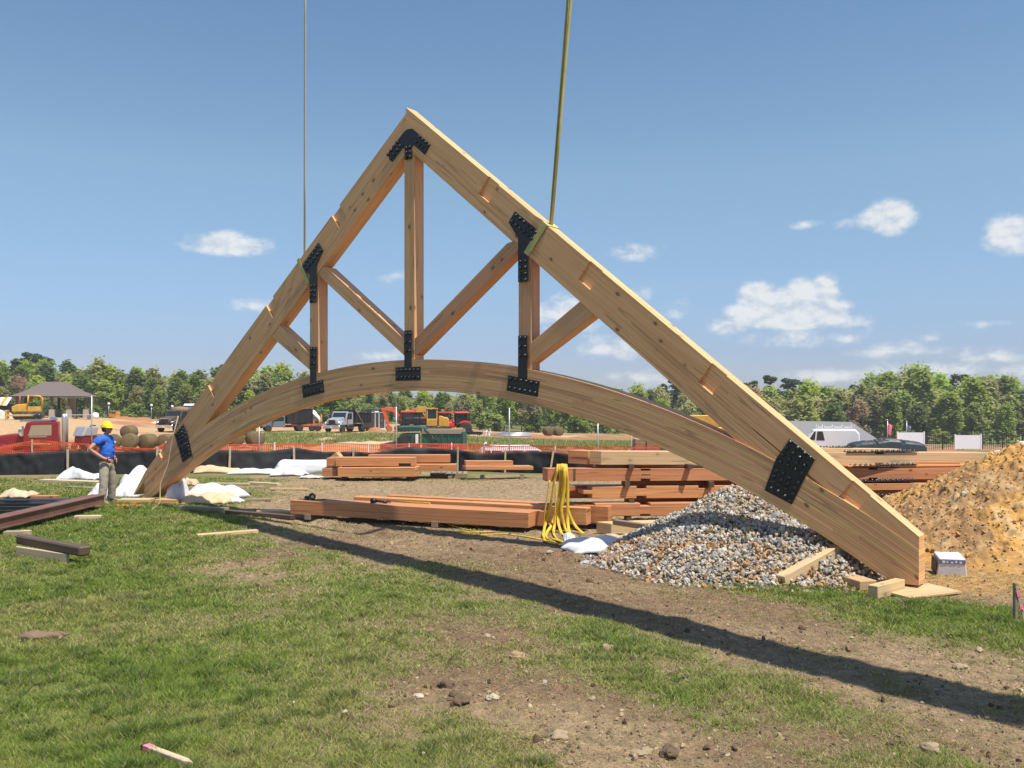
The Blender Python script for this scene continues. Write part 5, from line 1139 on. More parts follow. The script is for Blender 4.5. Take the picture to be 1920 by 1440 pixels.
# head, turned to look along the picture to the right
HM = Matrix.Translation((.015, 0, 1.575)) @ Matrix.Rotation(R(6), 4, 'Z')
bmh = bmesh.new(); bmesh.ops.create_icosphere(bmh, subdivisions=4, radius=1)
for v in bmh.verts:
    c = v.co; x, y, z = c.x * .098, c.y * .077, c.z * .122
    if z < 0: y *= 1 - .30 * (-c.z) ** 1.5; x = x * (1 - .12 * -c.z) + .012 * -c.z
    fy = math.exp(-(y / .014) ** 2); 
    if c.x > .3: x += .028 * fy * math.exp(-((z + .022) / .022) ** 2) + .010 * fy * math.exp(-((z - .008) / .02) ** 2)          # nose
    if c.x > .2:
        for sg in (-1, 1): x -= .012 * math.exp(-((y - sg * .032) / .014) ** 2 - ((z - .008) / .011) ** 2)                       # eye sockets
        x += .006 * math.exp(-(y / .024) ** 2) * (math.exp(-((z + .058) / .007) ** 2) + math.exp(-((z + .072) / .007) ** 2)) - .005 * math.exp(-(y / .025) ** 2 - ((z + .065) / .003) ** 2)
        x += .007 * math.exp(-((z - .028) / .01) ** 2 - (y / .05) ** 2)
        x += .012 * math.exp(-((z + .10) / .02) ** 2 - (y / .025) ** 2)
    v.co = HM @ Vector((x + .012, y, z + .085))
me = bpy.data.meshes.new('head'); bmh.to_mesh(me); bmh.free(); me.materials.append(skinm); me.polygons.foreach_set('use_smooth', [True] * len(me.polygons)); hd = link('head', me, P)
for sg in (-1, 1):
    MB().lathe([(.004, -.012), (.012, -.006), (.013, 0), (.012, .006), (.004, .012)], 10, HM @ Matrix.Translation((.098, sg * .032, .093)), 'x').build('eye', plain('eye_dark', (.09, .06, .05, 1), .3), hd)
    MB().lathe([(.008, -.008), (.03, -.004), (.034, .004), (.02, .01)], 12, HM @ Matrix.Translation((.0, sg * .078, .085)) @ Matrix.Rotation(R(90), 4, 'Z') @ Matrix.Scale(.62, 4, (0, 1, 0)), 'x').build('ear', skinm, hd)
mb = MB(); pr = []
for i in range(7):
    a = i / 6 * math.pi / 2; pr.append((.112 * math.cos(a) + .002, .135 * math.sin(a)))
mb.lathe([(.108, -.012), (.115, -.008)] + pr, 24, HM @ Matrix.Translation((.0, 0, .118)) @ Matrix.Scale(1.16, 4, (1, 0, 0))); h_ = mb.build('hard_hat', hatm, P)
mb = MB(); o0 = 0
for i in range(13):
    a = R(-75 + i * 12.5); r1 = .122; r2 = .122 + .062 * math.cos(a) ** 1
    for r_, z_ in ((r1, .0), (r2, -.012)): mb.v.append(tuple(HM @ Vector((r_ * 1.08 * math.cos(a), r_ * .93 * math.sin(a), .118 + z_))))
for i in range(12): mb.face([i * 2, i * 2 + 1, i * 2 + 3, i * 2 + 2], True)
br = mb.build('hat_brim', hatm, h_); q = br.modifiers.new('t', 'SOLIDIFY'); q.thickness = .006
mb = MB(); mb.lathe([(.07, -.075), (.092, -.05), (.101, 0), (.101, .045)], 20, HM @ Matrix.Translation((-.012, 0, .085)) @ Matrix.Scale(.86, 4, (0, 1, 0)) @ Matrix.Scale(.98, 4, (1, 0, 0)))
mb.v = [v for v in mb.v]; keep = []
inv = HM.inverted()
for f, u_ in zip(mb.f, mb.uv):
    cx = sum((inv @ Vector(mb.v[i])).x for i in f) / len(f)
    if cx < .015 and len(f) == 4: keep.append((f, u_))
mb.f = [k[0] for k in keep]; mb.uv = [k[1] for k in keep]; mb.sm = [True] * len(keep); hr = mb.build('hair', hair, hd); q = hr.modifiers.new('t', 'SOLIDIFY'); q.thickness = .012

# ------------------------------------------------------------------ silt fence, orange net, poles
def interp_pts(us, tab): return np.interp(us, [t[0] for t in tab], [t[1] for t in tab])
fpath = [(-400, 27.0), (0, 28.0), (300, 28.6), (560, 29.4), (800, 30.0), (1000, 29.0), (1075, 28.4), (1300, 28.2), (1700, 28.2), (2200, 28.0)]
ftop = [(-400, 848), (0, 851), (125, 845), (210, 847), (300, 844), (430, 844), (500, 847), (556, 839), (610, 848), (662, 846), (700, 849), (768, 838), (800, 840), (858, 843), (900, 850), (947, 848), (1000, 846), (1031, 847), (1066, 851), (1300, 850), (2200, 850)]
fence = thing('silt_fence', 'long low black fabric silt fence on wooden stakes crossing behind the timbers', 'fence', (0, 0, 0))
us = np.linspace(-400, 2200, 620); yv = interp_pts(us, fpath); xv = (us - 960) / FPX * yv; zt = CAMZ - (interp_pts(us, ftop) - HV) * yv / FPX
g_ = np.linspace(0, 1, 9); zg = H(xv, yv)
X = np.repeat(xv[None], 9, 0) + .03 * (fbm(us[None] / 14, g_[:, None] * 2, 7, 3) - .5); Y = yv[None] + .22 * (fbm(us[None] / 22 + g_[:, None] * .6, g_[:, None] * 1.2, 8, 4) - .5) * np.sin(g_[:, None] * 2.2 + .4) + .07 * (fbm(us[None] / 9, g_[:, None] * 4, 18, 3) - .5); Z = zg[None] - .05 + (zt - zg + .05 + .03 * (fbm(us / 20, us * 0, 3, 3) - .5))[None] * g_[:, None]
o = MB().grid(X, Y, Z).build('fabric', blackfab, fence); q = o.modifiers.new('t', 'SOLIDIFY'); q.thickness = .004
for i, (u, v0, v1, tilt) in enumerate([(127, 842, 880, 0), (292, 838, 882, 4), (312, 841, 875, -14), (430, 838, 884, 2), (552, 838, 880, -1), (662, 839, 878, 1), (858, 838, 882, 1), (947, 843, 880, 1), (1031, 846, 876, 9), (-80, 842, 880, 2), (1180, 842, 880, 0)]):
    y = float(np.interp(u, [p[0] for p in fpath], [p[1] for p in fpath])) - .10; p = at(u, v1, y); h = (v1 - v0) * y / FPX + .05
    o = MB().box(-.024, .024, -.02, .02, -.1, h).build('stake', stakewood, fence); o.location = (p.x, p.y, gz(p.x, p.y)); o.rotation_euler = (0, R(tilt), 0); o.scale = (1.15, 1, (at(u, v0, y).z - gz(p.x, p.y)) / h)
net = thing('safety_fence', 'sagging orange plastic mesh fence behind the black silt fence', 'fence', (0, 0, 0))
npath = [(-200, 31), (0, 31.3), (200, 31.8), (320, 32.5), (420, 33), (520, 34.5), (640, 38), (880, 41), (1000, 40), (1060, 39), (1240, 38)]
ntop = [(-200, 828), (0, 838), (40, 830), (70, 826), (110, 829), (165, 833), (215, 838), (250, 840), (290, 842), (300, 836), (312, 829), (322, 833), (360, 838), (400, 833), (430, 834), (522, 833), (560, 834), (640, 832), (705, 834), (780, 832), (880, 833), (940, 837), (1000, 836), (1100, 838), (1240, 838)]
nbot = [(-200, 854), (0, 856), (110, 852), (200, 850), (300, 849), (522, 856), (700, 852), (880, 850), (1240, 856)]
us = np.arange(-200, 1240, 1.9); ny_ = interp_pts(us, npath); nx_ = (us - 960) / FPX * ny_; nt_ = CAMZ - (interp_pts(us, ntop) - HV) * ny_ / FPX; nb_ = CAMZ - (interp_pts(us, nbot) - HV) * ny_ / FPX
mb = MB(); rows = 8
def npnt(i, r): return Vector((nx_[i], ny_[i] + .12 * (float(vnoise(np.array([us[i] / 17]), np.array([r * .5]), 3)[0]) - .5), nb_[i] + (nt_[i] - nb_[i]) * (r / rows) ** (1.0)))
PG = [[npnt(i, r) for r in range(rows + 1)] for i in range(len(us))]
w_ = .011
for i in range(len(us)):
    for r in range(rows + 1):
        p = PG[i][r]
        if i + 1 < len(us):
            q = PG[i + 1][r]; o = len(mb.v); hw = w_ * (1.9 if r in (0, rows) else 1); mb.v += [tuple(p - Vector((0, 0, hw))), tuple(q - Vector((0, 0, hw))), tuple(q + Vector((0, 0, hw))), tuple(p + Vector((0, 0, hw)))]; mb.face([o, o + 1, o + 2, o + 3], False, [(0, 0)] * 4)
        if r < rows and i % 2 == 0:
            q = PG[i][r + 1]; o = len(mb.v); mb.v += [tuple(p - Vector((w_, 0, 0))), tuple(p + Vector((w_, 0, 0))), tuple(q + Vector((w_, 0, 0))), tuple(q - Vector((w_, 0, 0)))]; mb.face([o, o + 1, o + 2, o + 3], False, [(0, 0)] * 4)
o = mb.build('mesh', orangenet, net); o['kind'] = 'stuff'
for (u, v0) in [(60, 824), (165, 832), (311, 827), (515, 829), (604, 830), (691, 830), (767, 831), (847, 830), (921, 834), (981, 833), (1041, 836)]:
    y = float(np.interp(u, [p[0] for p in npath], [p[1] for p in npath])); p = at(u, v0, y); zb = gz(p.x, y); o = MB().box(-.02, .02, -.02, .02, zb - p.z - .1, 0).build('post', white if u > 500 else stakewood, net); o.location = p
for i, (u, vt, y) in enumerate([(172, 742, 36), (486, 792, 33.5), (743, 763, 36), (955, 765, 37), (1121, 792, 38), (1184, 802, 44)]):
    p = at(u, vt, y); zb = gz(p.x, y); o = MB().tube([(0, 0, zb - p.z), (0, 0, 0)], .026, 8).build('metal_pole', galv); o.location = p
    tag(o, ['slim galvanised pole left of the worker\'s hard hat, rising to the pavilion eave', 'slim galvanised pole below the left queen post', 'slim galvanised pole in front of the orange excavator', 'slim galvanised pole standing alone before the trees right of the green truck', 'short slim pole just left of the strapped lumber stack', 'rightmost slim pole before the strapped lumber stack'][i], 'pole')
def wire(p, q, sag, r, label):
    pts = [p.lerp(q, f) - Vector((0, 0, sag * 4 * f * (1 - f))) for f in np.linspace(0, 1, 12)]; o = MB().tube(pts, r, 4).build('wire', galv); tag(o, label, 'wire')
wire(at(172, 743, 36), at(110, 745, 36), .05, .008, 'thin wire running left from the pole by the pavilion'); wire(at(743, 764, 36), at(670, 765, 36.5), .02, .008, 'thin wire running left from the pole by the excavator')
for (u, v, y, lab) in [(908, 831, 41, 'white bent vent pipe sticking up behind the orange net')]:
    p = at(u, v, y); zb = gz(p.x, y); t = thing('vent_pipe', lab, 'pipe', (p.x, y, zb)); MB().tube([(0, 0, -.1), (0, 0, p.z - zb - .04), (.04, 0, p.z - zb), (.12, 0, p.z - zb)], .035, 8).build('pipe', white, t)
# ------------------------------------------------------------------ machines and buildings beyond the fences (x forward, y left, z up)
coolwhite = plain('sign_white', (.74, .77, .82, 1), .4, 0, .03, 3)
def spot(u, y): x = (u - 960) / FPX * y; return (x, y, gz(x, y))
_wh = {}
def wheel(parent, x, y, z, r=.5, w=.28, rimmat=None, knob=False):
    key = (r, w, rimmat.name if rimmat else '')
    if key not in _wh:
        a = MB().lathe([(r * .55, -w / 2), (r * .92, -w / 2), (r, -w * .32), (r, w * .32), (r * .92, w / 2), (r * .55, w / 2)], 20, None, 'y').mesh('wheel', rubber)
        b = MB().lathe([(r * .2, -w * .42), (r * .56, -w * .50), (r * .56, w * .50), (r * .2, w * .42)], 16, None, 'y').mesh('rim', rimmat or galv); _wh[key] = (a, b)
    o = link('wheel', _wh[key][0], parent); o.location = (x, y, z); link('rim', _wh[key][1], o); return o
def bx(name, mat, parent, *a, bevel=.02, **k):
    return MB().box(*a, **k).build(name, mat, parent, bevel)
def dump_body(t, x0, x1, w, z0, z1, mat, ribs=5, load=None, rail=True):
    mb = MB(); h = z1 - z0
    mb.box(x0, x1, -w, w, z0, z0 + .12); mb.box(x0, x1, -w, -w + .07, z0, z1); mb.box(x0, x1, w - .07, w, z0, z1); mb.box(x1 - .08, x1, -w, w, z0, z1 + .25); mb.box(x0, x0 + .08, -w, w, z0, z1)
    b = mb.build('dump_body', mat, t, .01)
    for i in range(ribs):
        x = x0 + .05 + (x1 - x0 - .2) * i / (ribs - 1)
        for s in (-1, 1): y0, y1 = sorted((s * w, s * (w + .07))); bx('rib', mat, b, x, x + .11, y0, y1, z0 - .05, z1, bevel=.008)
    for s in (-1, 1):
        y0, y1 = sorted((s * (w - .02), s * (w + .085))); bx('top_rail', mat, b, x0, x1, y0, y1, z1 - .01, z1 + .10, bevel=.01)
    if load:
        gx, gy = np.meshgrid(np.linspace(x0 + .1, x1 - .1, 20), np.linspace(-w + .08, w - .08, 14)); MB().grid(gx, gy, z1 - .12 + .35 * fbm(gx * .9, gy * .9, 3, 4) * np.sin((gx - x0) / (x1 - x0) * 3.14)).build('load', load, t)
    return b
def bonnet_truck(name, label, loc, rz, paint, bodymat, load=None, cabz=2.55, body=True, grille=blackpaint, protector=True):
    t = thing(name, label, 'truck', loc, rz)
    bx('chassis', blackpaint, t, -4.6, 2.9, -.45, .45, .62, .95)
    mb = MB(); mb.prism([(1.15, 1.0), (2.75, 1.0), (2.85, 1.25), (2.72, 1.62), (1.9, 1.82), (1.15, 1.90)], -.80, .80); mb.build('bonnet', paint, t, .14, 3)
    for s in (-1, 1):
        y0, y1 = sorted((s * .72, s * 1.18)); mb = MB(); mb.prism([(1.35, .95), (1.5, 1.28), (1.95, 1.5), (2.5, 1.36), (2.82, 1.0), (2.72, .92)], y0, y1); f = mb.build('mudguard', paint, t, .08, 2)
        bx('headlight', chrome, t, 2.70, 2.83, *sorted((s * .82, s * 1.08)), 1.08, 1.28, bevel=.03)
    bx('grille', grille, t, 2.78, 2.885, -.46, .46, 1.08, 1.56, bevel=.03); MB().box(2.86, 2.90, -.52, .52, 1.56, 1.62).build('grille_trim', chrome, t)
    bx('bumper', paint if paint is silver else chrome, t, 2.78, 3.02, -1.15, 1.15, .55, .90, bevel=.05); MB().box(3.02, 3.03, -.16, .16, .62, .76).build('number_plate', white, t)
    mb = MB(); mb.prism([(-.45, .95), (1.2, .95), (1.25, 1.75), (.92, cabz - .05), (.75, cabz + .03), (-.45, cabz)], -1.05, 1.05); cab = mb.build('cab', paint, t, .06, 2)
    ws = MB(); ws.v = [(1.262, -.92, 1.80), (1.262, .92, 1.80), (.965, .86, cabz - .12), (.965, -.86, cabz - .12)]; ws.face([0, 1, 2, 3]); w_ = ws.build('windscreen', glass, cab); q = w_.modifiers.new('t', 'SOLIDIFY'); q.thickness = .03
    for s in (-1, 1):
        y0, y1 = sorted((s * 1.04, s * 1.062)); mb = MB(); mb.prism([(-.1, 1.62), (1.02, 1.62), (.80, cabz - .2), (-.1, cabz - .2)], y0, y1); mb.build('side_window', glass, cab)
        MB().box(.95, 1.15, *sorted((s * 1.2, s * 1.42)), 1.7, 2.2).build('mirror', blackpaint, t, .02)
        MB().tube([(.9, s * 1.02, 2.2), (1.05, s * 1.3, 2.22)], .02, 6).build('mirror_arm', blackpaint, t)
        wheel(t, 2.05, s * .98, .52, .52, .30); wheel(t, -2.9, s * .86, .52, .52, .55)
        bx('fuel_tank', chrome if paint is darkred else blackpaint, t, -.6, .9, *sorted((s * .75, s * 1.12)), .45, .92, bevel=.1)
    if body:
        dump_body(t, -4.7, -.75, 1.15, 1.15, 2.35, bodymat, 6, load)
        if protector: bx('cab_protector', bodymat, t, -.85, .75, -1.15, 1.15, cabz + .08, cabz + .22, bevel=.03); bx('front_board', bodymat, t, -.82, -.72, -1.15, 1.15, 1.2, cabz + .1, bevel=.01)
    return t
t = bonnet_truck('dump_truck', 'silver bonneted dump truck with black body facing the camera on the dirt road', spot(645, 112), R(-90 - 20), silver, blackpaint)
MB().tube([(-.75, 1.22, 2.75), (-2.6, 1.25, 1.0)], .04, 6).build('tarp_arm', galv, t)
t = bonnet_truck('dump_truck', 'muddy dark dump truck loaded with soil, seen nose on left of the truss leg', spot(336, 106), R(-90 - 14), muddy, muddy, dirtload, protector=False)
mb = MB().lathe([(.05, -1.0), (.4, -.95), (.5, 0), (.4, .95), (.05, 1.0)], 10, Matrix.Translation((-.1, 0, 2.5)), 'y'); mb.build('load_roll', dirtload, t)
# pickup with black dump box
t = thing('pickup_truck', 'dusty grey blue pickup with black dump box heading left on the dirt road', 'truck', spot(531, 114), R(180 + 24))
mb = MB(); mb.prism([(-.1, .55), (2.75, .55), (2.8, 1.0), (2.6, 1.22), (1.55, 1.32), (1.05, 1.92), (-.05, 1.95)], -.98, .98); cab = mb.build('body', bluegrey, t, .07, 2)
bx('bumper', blackpaint, t, 2.7, 2.95, -1, 1, .45, .75); bx('grille', blackpaint, t, 2.76, 2.84, -.6, .6, .78, 1.12); MB().box(2.95, 2.96, -.16, .16, .55, .7).build('number_plate', white, t)
ws = MB(); ws.v = [(1.56, -.86, 1.36), (1.56, .86, 1.36), (1.10, .8, 1.86), (1.10, -.8, 1.86)]; ws.face([0, 1, 2, 3]); ws.build('windscreen', glass, cab).modifiers.new('t', 'SOLIDIFY').thickness = .03
for s in (-1, 1):
    mb = MB(); mb.prism([(.1, 1.32), (1.42, 1.32), (1.02, 1.82), (.1, 1.82)], *sorted((s * .975, s * .995))); mb.build('side_window', glass, cab); bx('headlight', chrome, t, 2.7, 2.83, *sorted((s * .66, s * .95)), .85, 1.1)
    MB().box(1.3, 1.5, *sorted((s * 1.0, s * 1.25)), 1.3, 1.6).build('mirror', blackpaint, t)
    wheel(t, 1.95, s * .88, .42, .42, .28); wheel(t, -1.9, s * .85, .42, .42, .45)
bx('chassis', blackpaint, t, -3.4, 0, -.45, .45, .5, .8); dump_body(t, -3.5, -.25, 1.1, .95, 2.75, blackpaint, 5)
# equipment trailer behind it
t = thing('equipment_trailer', 'rusty orange trailer carrying a white machine behind the grey blue pickup', 'trailer', spot(576, 115), R(180 + 8))
bx('deck', rust, t, -1.9, 1.9, -.95, .95, .62, .92); bx('drawbar', rust, t, 1.9, 3.0, -.06, .06, .62, .74)
for x in (-1.35, -.62):
    for s in (-1, 1): wheel(t, x, s * .98, .36, .36, .24)
bx('fuel_box', white, t, .5, 1.5, -.8, .8, .92, 1.9, bevel=.05); bx('engine', rust, t, -.9, .3, -.6, .6, .92, 1.35)
MB().tube([(.9, .5, 1.8), (.4, .55, 2.55), (-.6, .55, 2.45), (-1.55, .6, 1.5), (-1.6, .6, .95)], [.1, .13, .16, .14, .1], 8).build('frame_hoop', white, t); MB().tube([(.9, -.5, 1.8), (.3, -.55, 2.6), (-.8, -.55, 2.5), (-1.6, -.6, 1.5), (-1.65, -.6, .95)], [.1, .13, .16, .14, .1], 8).build('frame_hoop', white, t)
bx('guard', yellowpaint, t, -1.85, -1.7, -.5, .5, 1.2, 2.1)
# enclosed trailer
t = thing('enclosed_trailer', 'dark grey enclosed trailer with light frame and side door behind the silver truck', 'trailer', spot(704, 118), R(4))
bx('body', plain('dark_cladding', (.07, .062, .062, 1), .6, 0, .15, 3), t, -1.45, 1.3, -1.0, 1.0, .35, 2.30, bevel=.02); bx('roof_edge', silver, t, -1.5, 1.35, -1.05, 1.05, 2.30, 2.42)
for x in (.0, .50, 1.25): bx('frame_strip', white, t, x, x + .08, -1.03, -.98, .3, 2.3, bevel=0)
bx('roof_vent', white, t, -.1, .4, -.3, .3, 2.42, 2.55); bx('step', white, t, .1, 1.3, -1.3, -1.0, .25, .32); bx('door_handle', chrome, t, .86, .92, -1.05, -1.0, 1.2, 1.5, bevel=0)
for x in (-.9, -.4): wheel(t, x, -.98, .3, .3, .2)
bx('nose_tarp', white, t, -1.75, -1.35, -.9, -.2, 0.05, .5, bevel=.15)
# tracks helper
def track(parent, L, h, w, y, mat=muddy):
    n = 10; pr = [(-L / 2 + h / 2 + h / 2 * math.cos(a), h / 2 + h / 2 * math.sin(a)) for a in np.linspace(math.pi * 1.5, math.pi * .5, n)] + [(L / 2 - h / 2 + h / 2 * math.cos(a), h / 2 + h / 2 * math.sin(a)) for a in np.linspace(math.pi * .5, -math.pi * .5, n)]
    mb = MB(); mb.prism(pr[::-1], y - w / 2, y + w / 2); o = mb.build('track', mat, parent, .02)
    for x in np.linspace(-L / 2 + .5, L / 2 - .5, 5): MB().lathe([(.05, -w / 2 - .03), (h * .3, -w / 2 - .03), (h * .3, w / 2 + .03), (.05, w / 2 + .03)], 12, Matrix.Translation((float(x), y, h * .42)), 'y').build('roller', blackpaint, o)
    return o
# orange excavator
t = thing('excavator', 'bright orange excavator with folded boom standing on the dirt road behind the green truck', 'excavator', spot(766, 114), R(180 + 12))
for s in (-1, 1): track(t, 3.0, .75, .45, s * .9)
bx('house', blackpaint, t, -1.6, .6, -1.05, 1.05, .85, 1.75, bevel=.08); cb_ = bx('cab', blackpaint, t, -.7, .9, .1, 1.0, .95, 2.35, bevel=.06); bx('cab_roof', orangepaint, t, -.8, 1.0, .05, 1.05, 2.36, 2.60, bevel=.05)
bx('cab_glass', glass, cb_, .88, .915, .2, .92, 1.3, 2.28, bevel=0); bx('cab_glass', glass, cb_, -.5, .7, .985, 1.015, 1.35, 2.28, bevel=0); bx('counterweight', redpaint, t, -2.0, -1.5, -1.0, 1.0, .9, 1.6, bevel=.1)
def arm_(name, pts, w, hs, mat):
    mb = MB(); top = []; bot = []
    for (x, z), h in zip(pts, hs): top.append((x, z + h / 2)); bot.append((x, z - h / 2))
    mb.prism(bot + top[::-1], -w / 2 - .3, w / 2 - .3); mb.build(name, mat, t, .02)
arm_('boom', [(.5, 1.25), (1.35, 2.15), (1.95, 2.72), (2.55, 2.82), (3.2, 2.78)], .32, [.4, .5, .55, .42, .3], orangepaint)
mb = MB(); mb.prism([(3.02, 2.92), (2.55, 1.6), (2.35, .75), (2.62, .68), (2.95, 1.6), (3.42, 2.85)], -.42, -.18); mb.build('dipper', orangepaint, t, .02)
mb = MB(); mb.prism([(2.0, .1), (2.65, .02), (2.85, .6), (2.55, .85), (2.1, .62)], -.75, .15); mb.build('bucket', rust, t, .03)
MB().tube([(1.9, -.3, 2.9), (3.0, -.3, 2.55)], .07, 8).build('ram', chrome, t); MB().tube([(.9, -.3, 1.1), (1.75, -.3, 2.2)], .08, 8).build('ram', chrome, t); bx('blade', rust, t, 1.5, 1.7, -1.1, 1.1, .1, .6)
# yellow crawler loader
t = thing('crawler_loader', 'yellow crawler machine with glazed cab and raised platform behind the green truck', 'crawler', spot(812, 109), R(2))
for s in (-1, 1): track(t, 2.9, .8, .45, s * .85)
bx('bonnet', yellowpaint, t, .75, 1.75, -.6, .6, .9, 1.95, bevel=.05, tx=0); mb = MB(); mb.prism([(.7, .85), (1.9, .85), (1.9, 1.75), (.95, 2.1), (.7, 2.1)], -.62, .62); mb.build('engine_cover', yellowpaint, t, .04)
cb_ = bx('cab', yellowpaint, t, -.75, .5, -.7, .7, .9, 1.75, bevel=.04)
for (x, y) in ((-.7, -.66), (.42, -.66), (-.7, .58), (.42, .58)): bx('cab_pillar', yellowpaint, cb_, x, x + .10, y, y + .10, 1.75, 2.95, bevel=0)
bx('cab_glass', glass, cb_, -.62, .42, -.62, -.60, 1.78, 2.85, bevel=0); bx('cab_glass', glass, cb_, -.62, .42, .60, .62, 1.78, 2.85, bevel=0); bx('cab_roof', yellowpaint, cb_, -.78, .56, -.72, .72, 2.93, 3.05)
pl_ = bx('platform', yellowpaint, t, -2.0, -.75, -.65, .65, 2.55, 3.15, bevel=.01)
MB().tube([(-1.9, -.6, 3.16), (-1.9, -.6, 3.25), (-.8, -.6, 3.2)], .03, 6).build('rail', yellowpaint, pl_); MB().tube([(-1.2, -.6, 2.5), (-.7, -.6, 1.7)], .05, 6).build('strut', yellowpaint, pl_); MB().tube([(-1.2, .6, 2.5), (-.7, .6, 1.7)], .05, 6).build('strut', yellowpaint, pl_)
bx('counterweight', blackpaint, t, -1.9, -.75, -.6, .6, 1.0, 1.8); bx('fuel_tank', yellowpaint, t, -1.5, -.8, -.6, .6, .75, 1.0); bx('front_guard', yellowpaint, t, 2.2, 3.6, -.8, .8, .35, .65); MB().tube([(-1.6, -.5, 1.8), (-1.6, -.5, 2.55)], .06, 8).build('exhaust', blackpaint, t)
# tractors
def tractor(label, u, y, rz, s=1.0):
    t = thing('tractor', label, 'tractor', spot(u, y), rz); t.scale = (s, s, s)
    bx('bonnet', redpaint, t, .5, 1.9, -.35, .35, .85, 1.4, bevel=.08); cb_ = bx('cab_frame', blackpaint, t, -.8, .45, -.62, .62, 1.0, 1.3)
    for (x, y_) in ((-.78, -.6), (.36, -.6), (-.78, .52), (.36, .52)): bx('cab_pillar', blackpaint, cb_, x, x + .08, y_, y_ + .08, 1.3, 2.35, bevel=0)
    bx('cab_glass', glass, cb_, -.72, .38, -.54, .54, 1.32, 2.32, bevel=0); bx('roof', redpaint, t, -1.0, .65, -.78, .78, 2.35, 2.55, bevel=.08)
    for s_ in (-1, 1):
        wheel(t, -.55, s_ * .80, .72, .72, .40, white); wheel(t, 1.5, s_ * .65, .45, .45, .28, white)
        mb = MB(); mb.prism([(-1.25, 1.05), (-1.0, 1.45), (-.5, 1.58), (.1, 1.4), (.2, 1.2), (-.5, 1.4)], *sorted((s_ * .62, s_ * 1.0))); mb.build('fender', redpaint, t, .02)
    MB().tube([(1.2, .2, 1.4), (1.2, .2, 2.2)], .05, 8).build('exhaust', blackpaint, t); return t
tractor('red tractor with red canopy roof and glass cab parked right of the yellow crawler', 861, 113, R(195), 1.12); tractor('second red tractor with just its roof showing between crawler and front tractor', 833, 118, R(170)); tractor('dark cabbed tractor with red roof between the excavator and the yellow crawler', 782, 118, R(200), 1.1)
t = thing('loader_implement', 'black front loader frame with tangled arms lying right of the red tractor', 'implement', spot(886, 111), R(-8))
for i in range(7):
    a = rng.uniform(-1, 1, 3); b_ = rng.uniform(-1, 1, 3); MB().tube([(a[0] * 1.5, a[1] * .5, .3 + .5 * abs(a[2])), (b_[0] * 1.5, b_[1] * .5, .2 + .9 * abs(b_[2]))], .07, 6).build('bar', blackpaint, t)
bx('frame', blackpaint, t, -1.5, 1.2, -.4, .4, .25, .6)
t = thing('scrap_heap', 'jumble of white and grey bent pieces right of the black loader frame', 'scrap', spot(908, 111), 0)
for i in range(9): p = rng.uniform(-1, 1, 3); MB().box(-.3, .3, -.2, .2, -.04, .04, Matrix.Translation((p[0] * .9, p[1] * .4, .35 + .3 * abs(p[2]))) @ Matrix.Rotation(p[0] * 3, 4, 'X') @ Matrix.Rotation(p[1] * 2, 4, 'Y')).build('panel', [white, galv][i % 2], t)
# green dump truck (side on, facing left)
t = bonnet_truck('dump_truck', 'dark green dump truck with ribbed body and tarp roller, facing left behind the orange net', spot(774, 80), R(180 - 6), greenpaint, greenpaint, None, cabz=2.55, body=False)
t.scale = (.98, .98, .98)
db = dump_body(t, -4.75, -1.05, 1.15, 1.15, 2.55, greenpaint, 7, dirtload)
bx('side_board', plain('grey_plank', (.30, .26, .20, 1), .9), db, -4.6, -1.1, 1.16, 1.24, 2.55, 2.95); bx('side_board', plain('grey_plank_', (.30, .26, .20, 1), .9), db, -4.6, -1.1, -1.24, -1.16, 2.55, 2.95)
bx('cab_protector', greenpaint, t, -1.1, 1.0, -1.15, 1.15, 2.85, 2.95); MB().tube([(.95, -1.1, 3.0), (.95, 1.1, 3.0)], .20, 10).build('tarp_roller', greenpaint, t); MB().box(-1.1, 1.1, -1.16, 1.16, 2.95, 3.22, None, .1).build('tarp_housing', greenpaint, t, .06)
MB().box(-.75, -.55, 1.1, 1.5, 1.7, 2.5).build('mirror', white, t, .02); MB().tube([(-1.3, 1.25, 3.0), (-3.2, 1.28, 1.2)], .045, 6).build('tarp_arm', blackpaint, t)
# white suv
t = thing('suv', 'white suv of which only the roof and window tops rise above the black fence', 'car', spot(980, 44), R(4))
mb = MB(); mb.prism([(-2.2, .35), (2.2, .35), (2.25, .85), (1.2, 1.0), (.75, 1.62), (-2.0, 1.66), (-2.25, 1.0)], -.9, .9); t.location.z = at(980, 838, 44).z - 1.68; cab = mb.build('body', white, t, .10, 3)
for s in (-1, 1):
    mb = MB()
    for (x0, x1) in ((-1.95, -1.05), (-.95, .0), (.10, .85)): mb.prism([(x0, 1.05), (x1 + (.15 if x1 > .5 else 0), 1.05), (x1 - (.15 if x1 > .5 else 0), 1.55), (x0, 1.55)], *sorted((s * .875, s * .91)))
    mb.build('side_window', plain('red_tinted_glass', (.07, .02, .03, 1), .1), cab)
    for x in (-1.4, 1.35): wheel(t, x, s * .8, .36, .36, .24)
    MB().tube([(-1.8, s * .7, 1.72), (.4, s * .7, 1.72)], .025, 6).build('roof_rail', white, t)
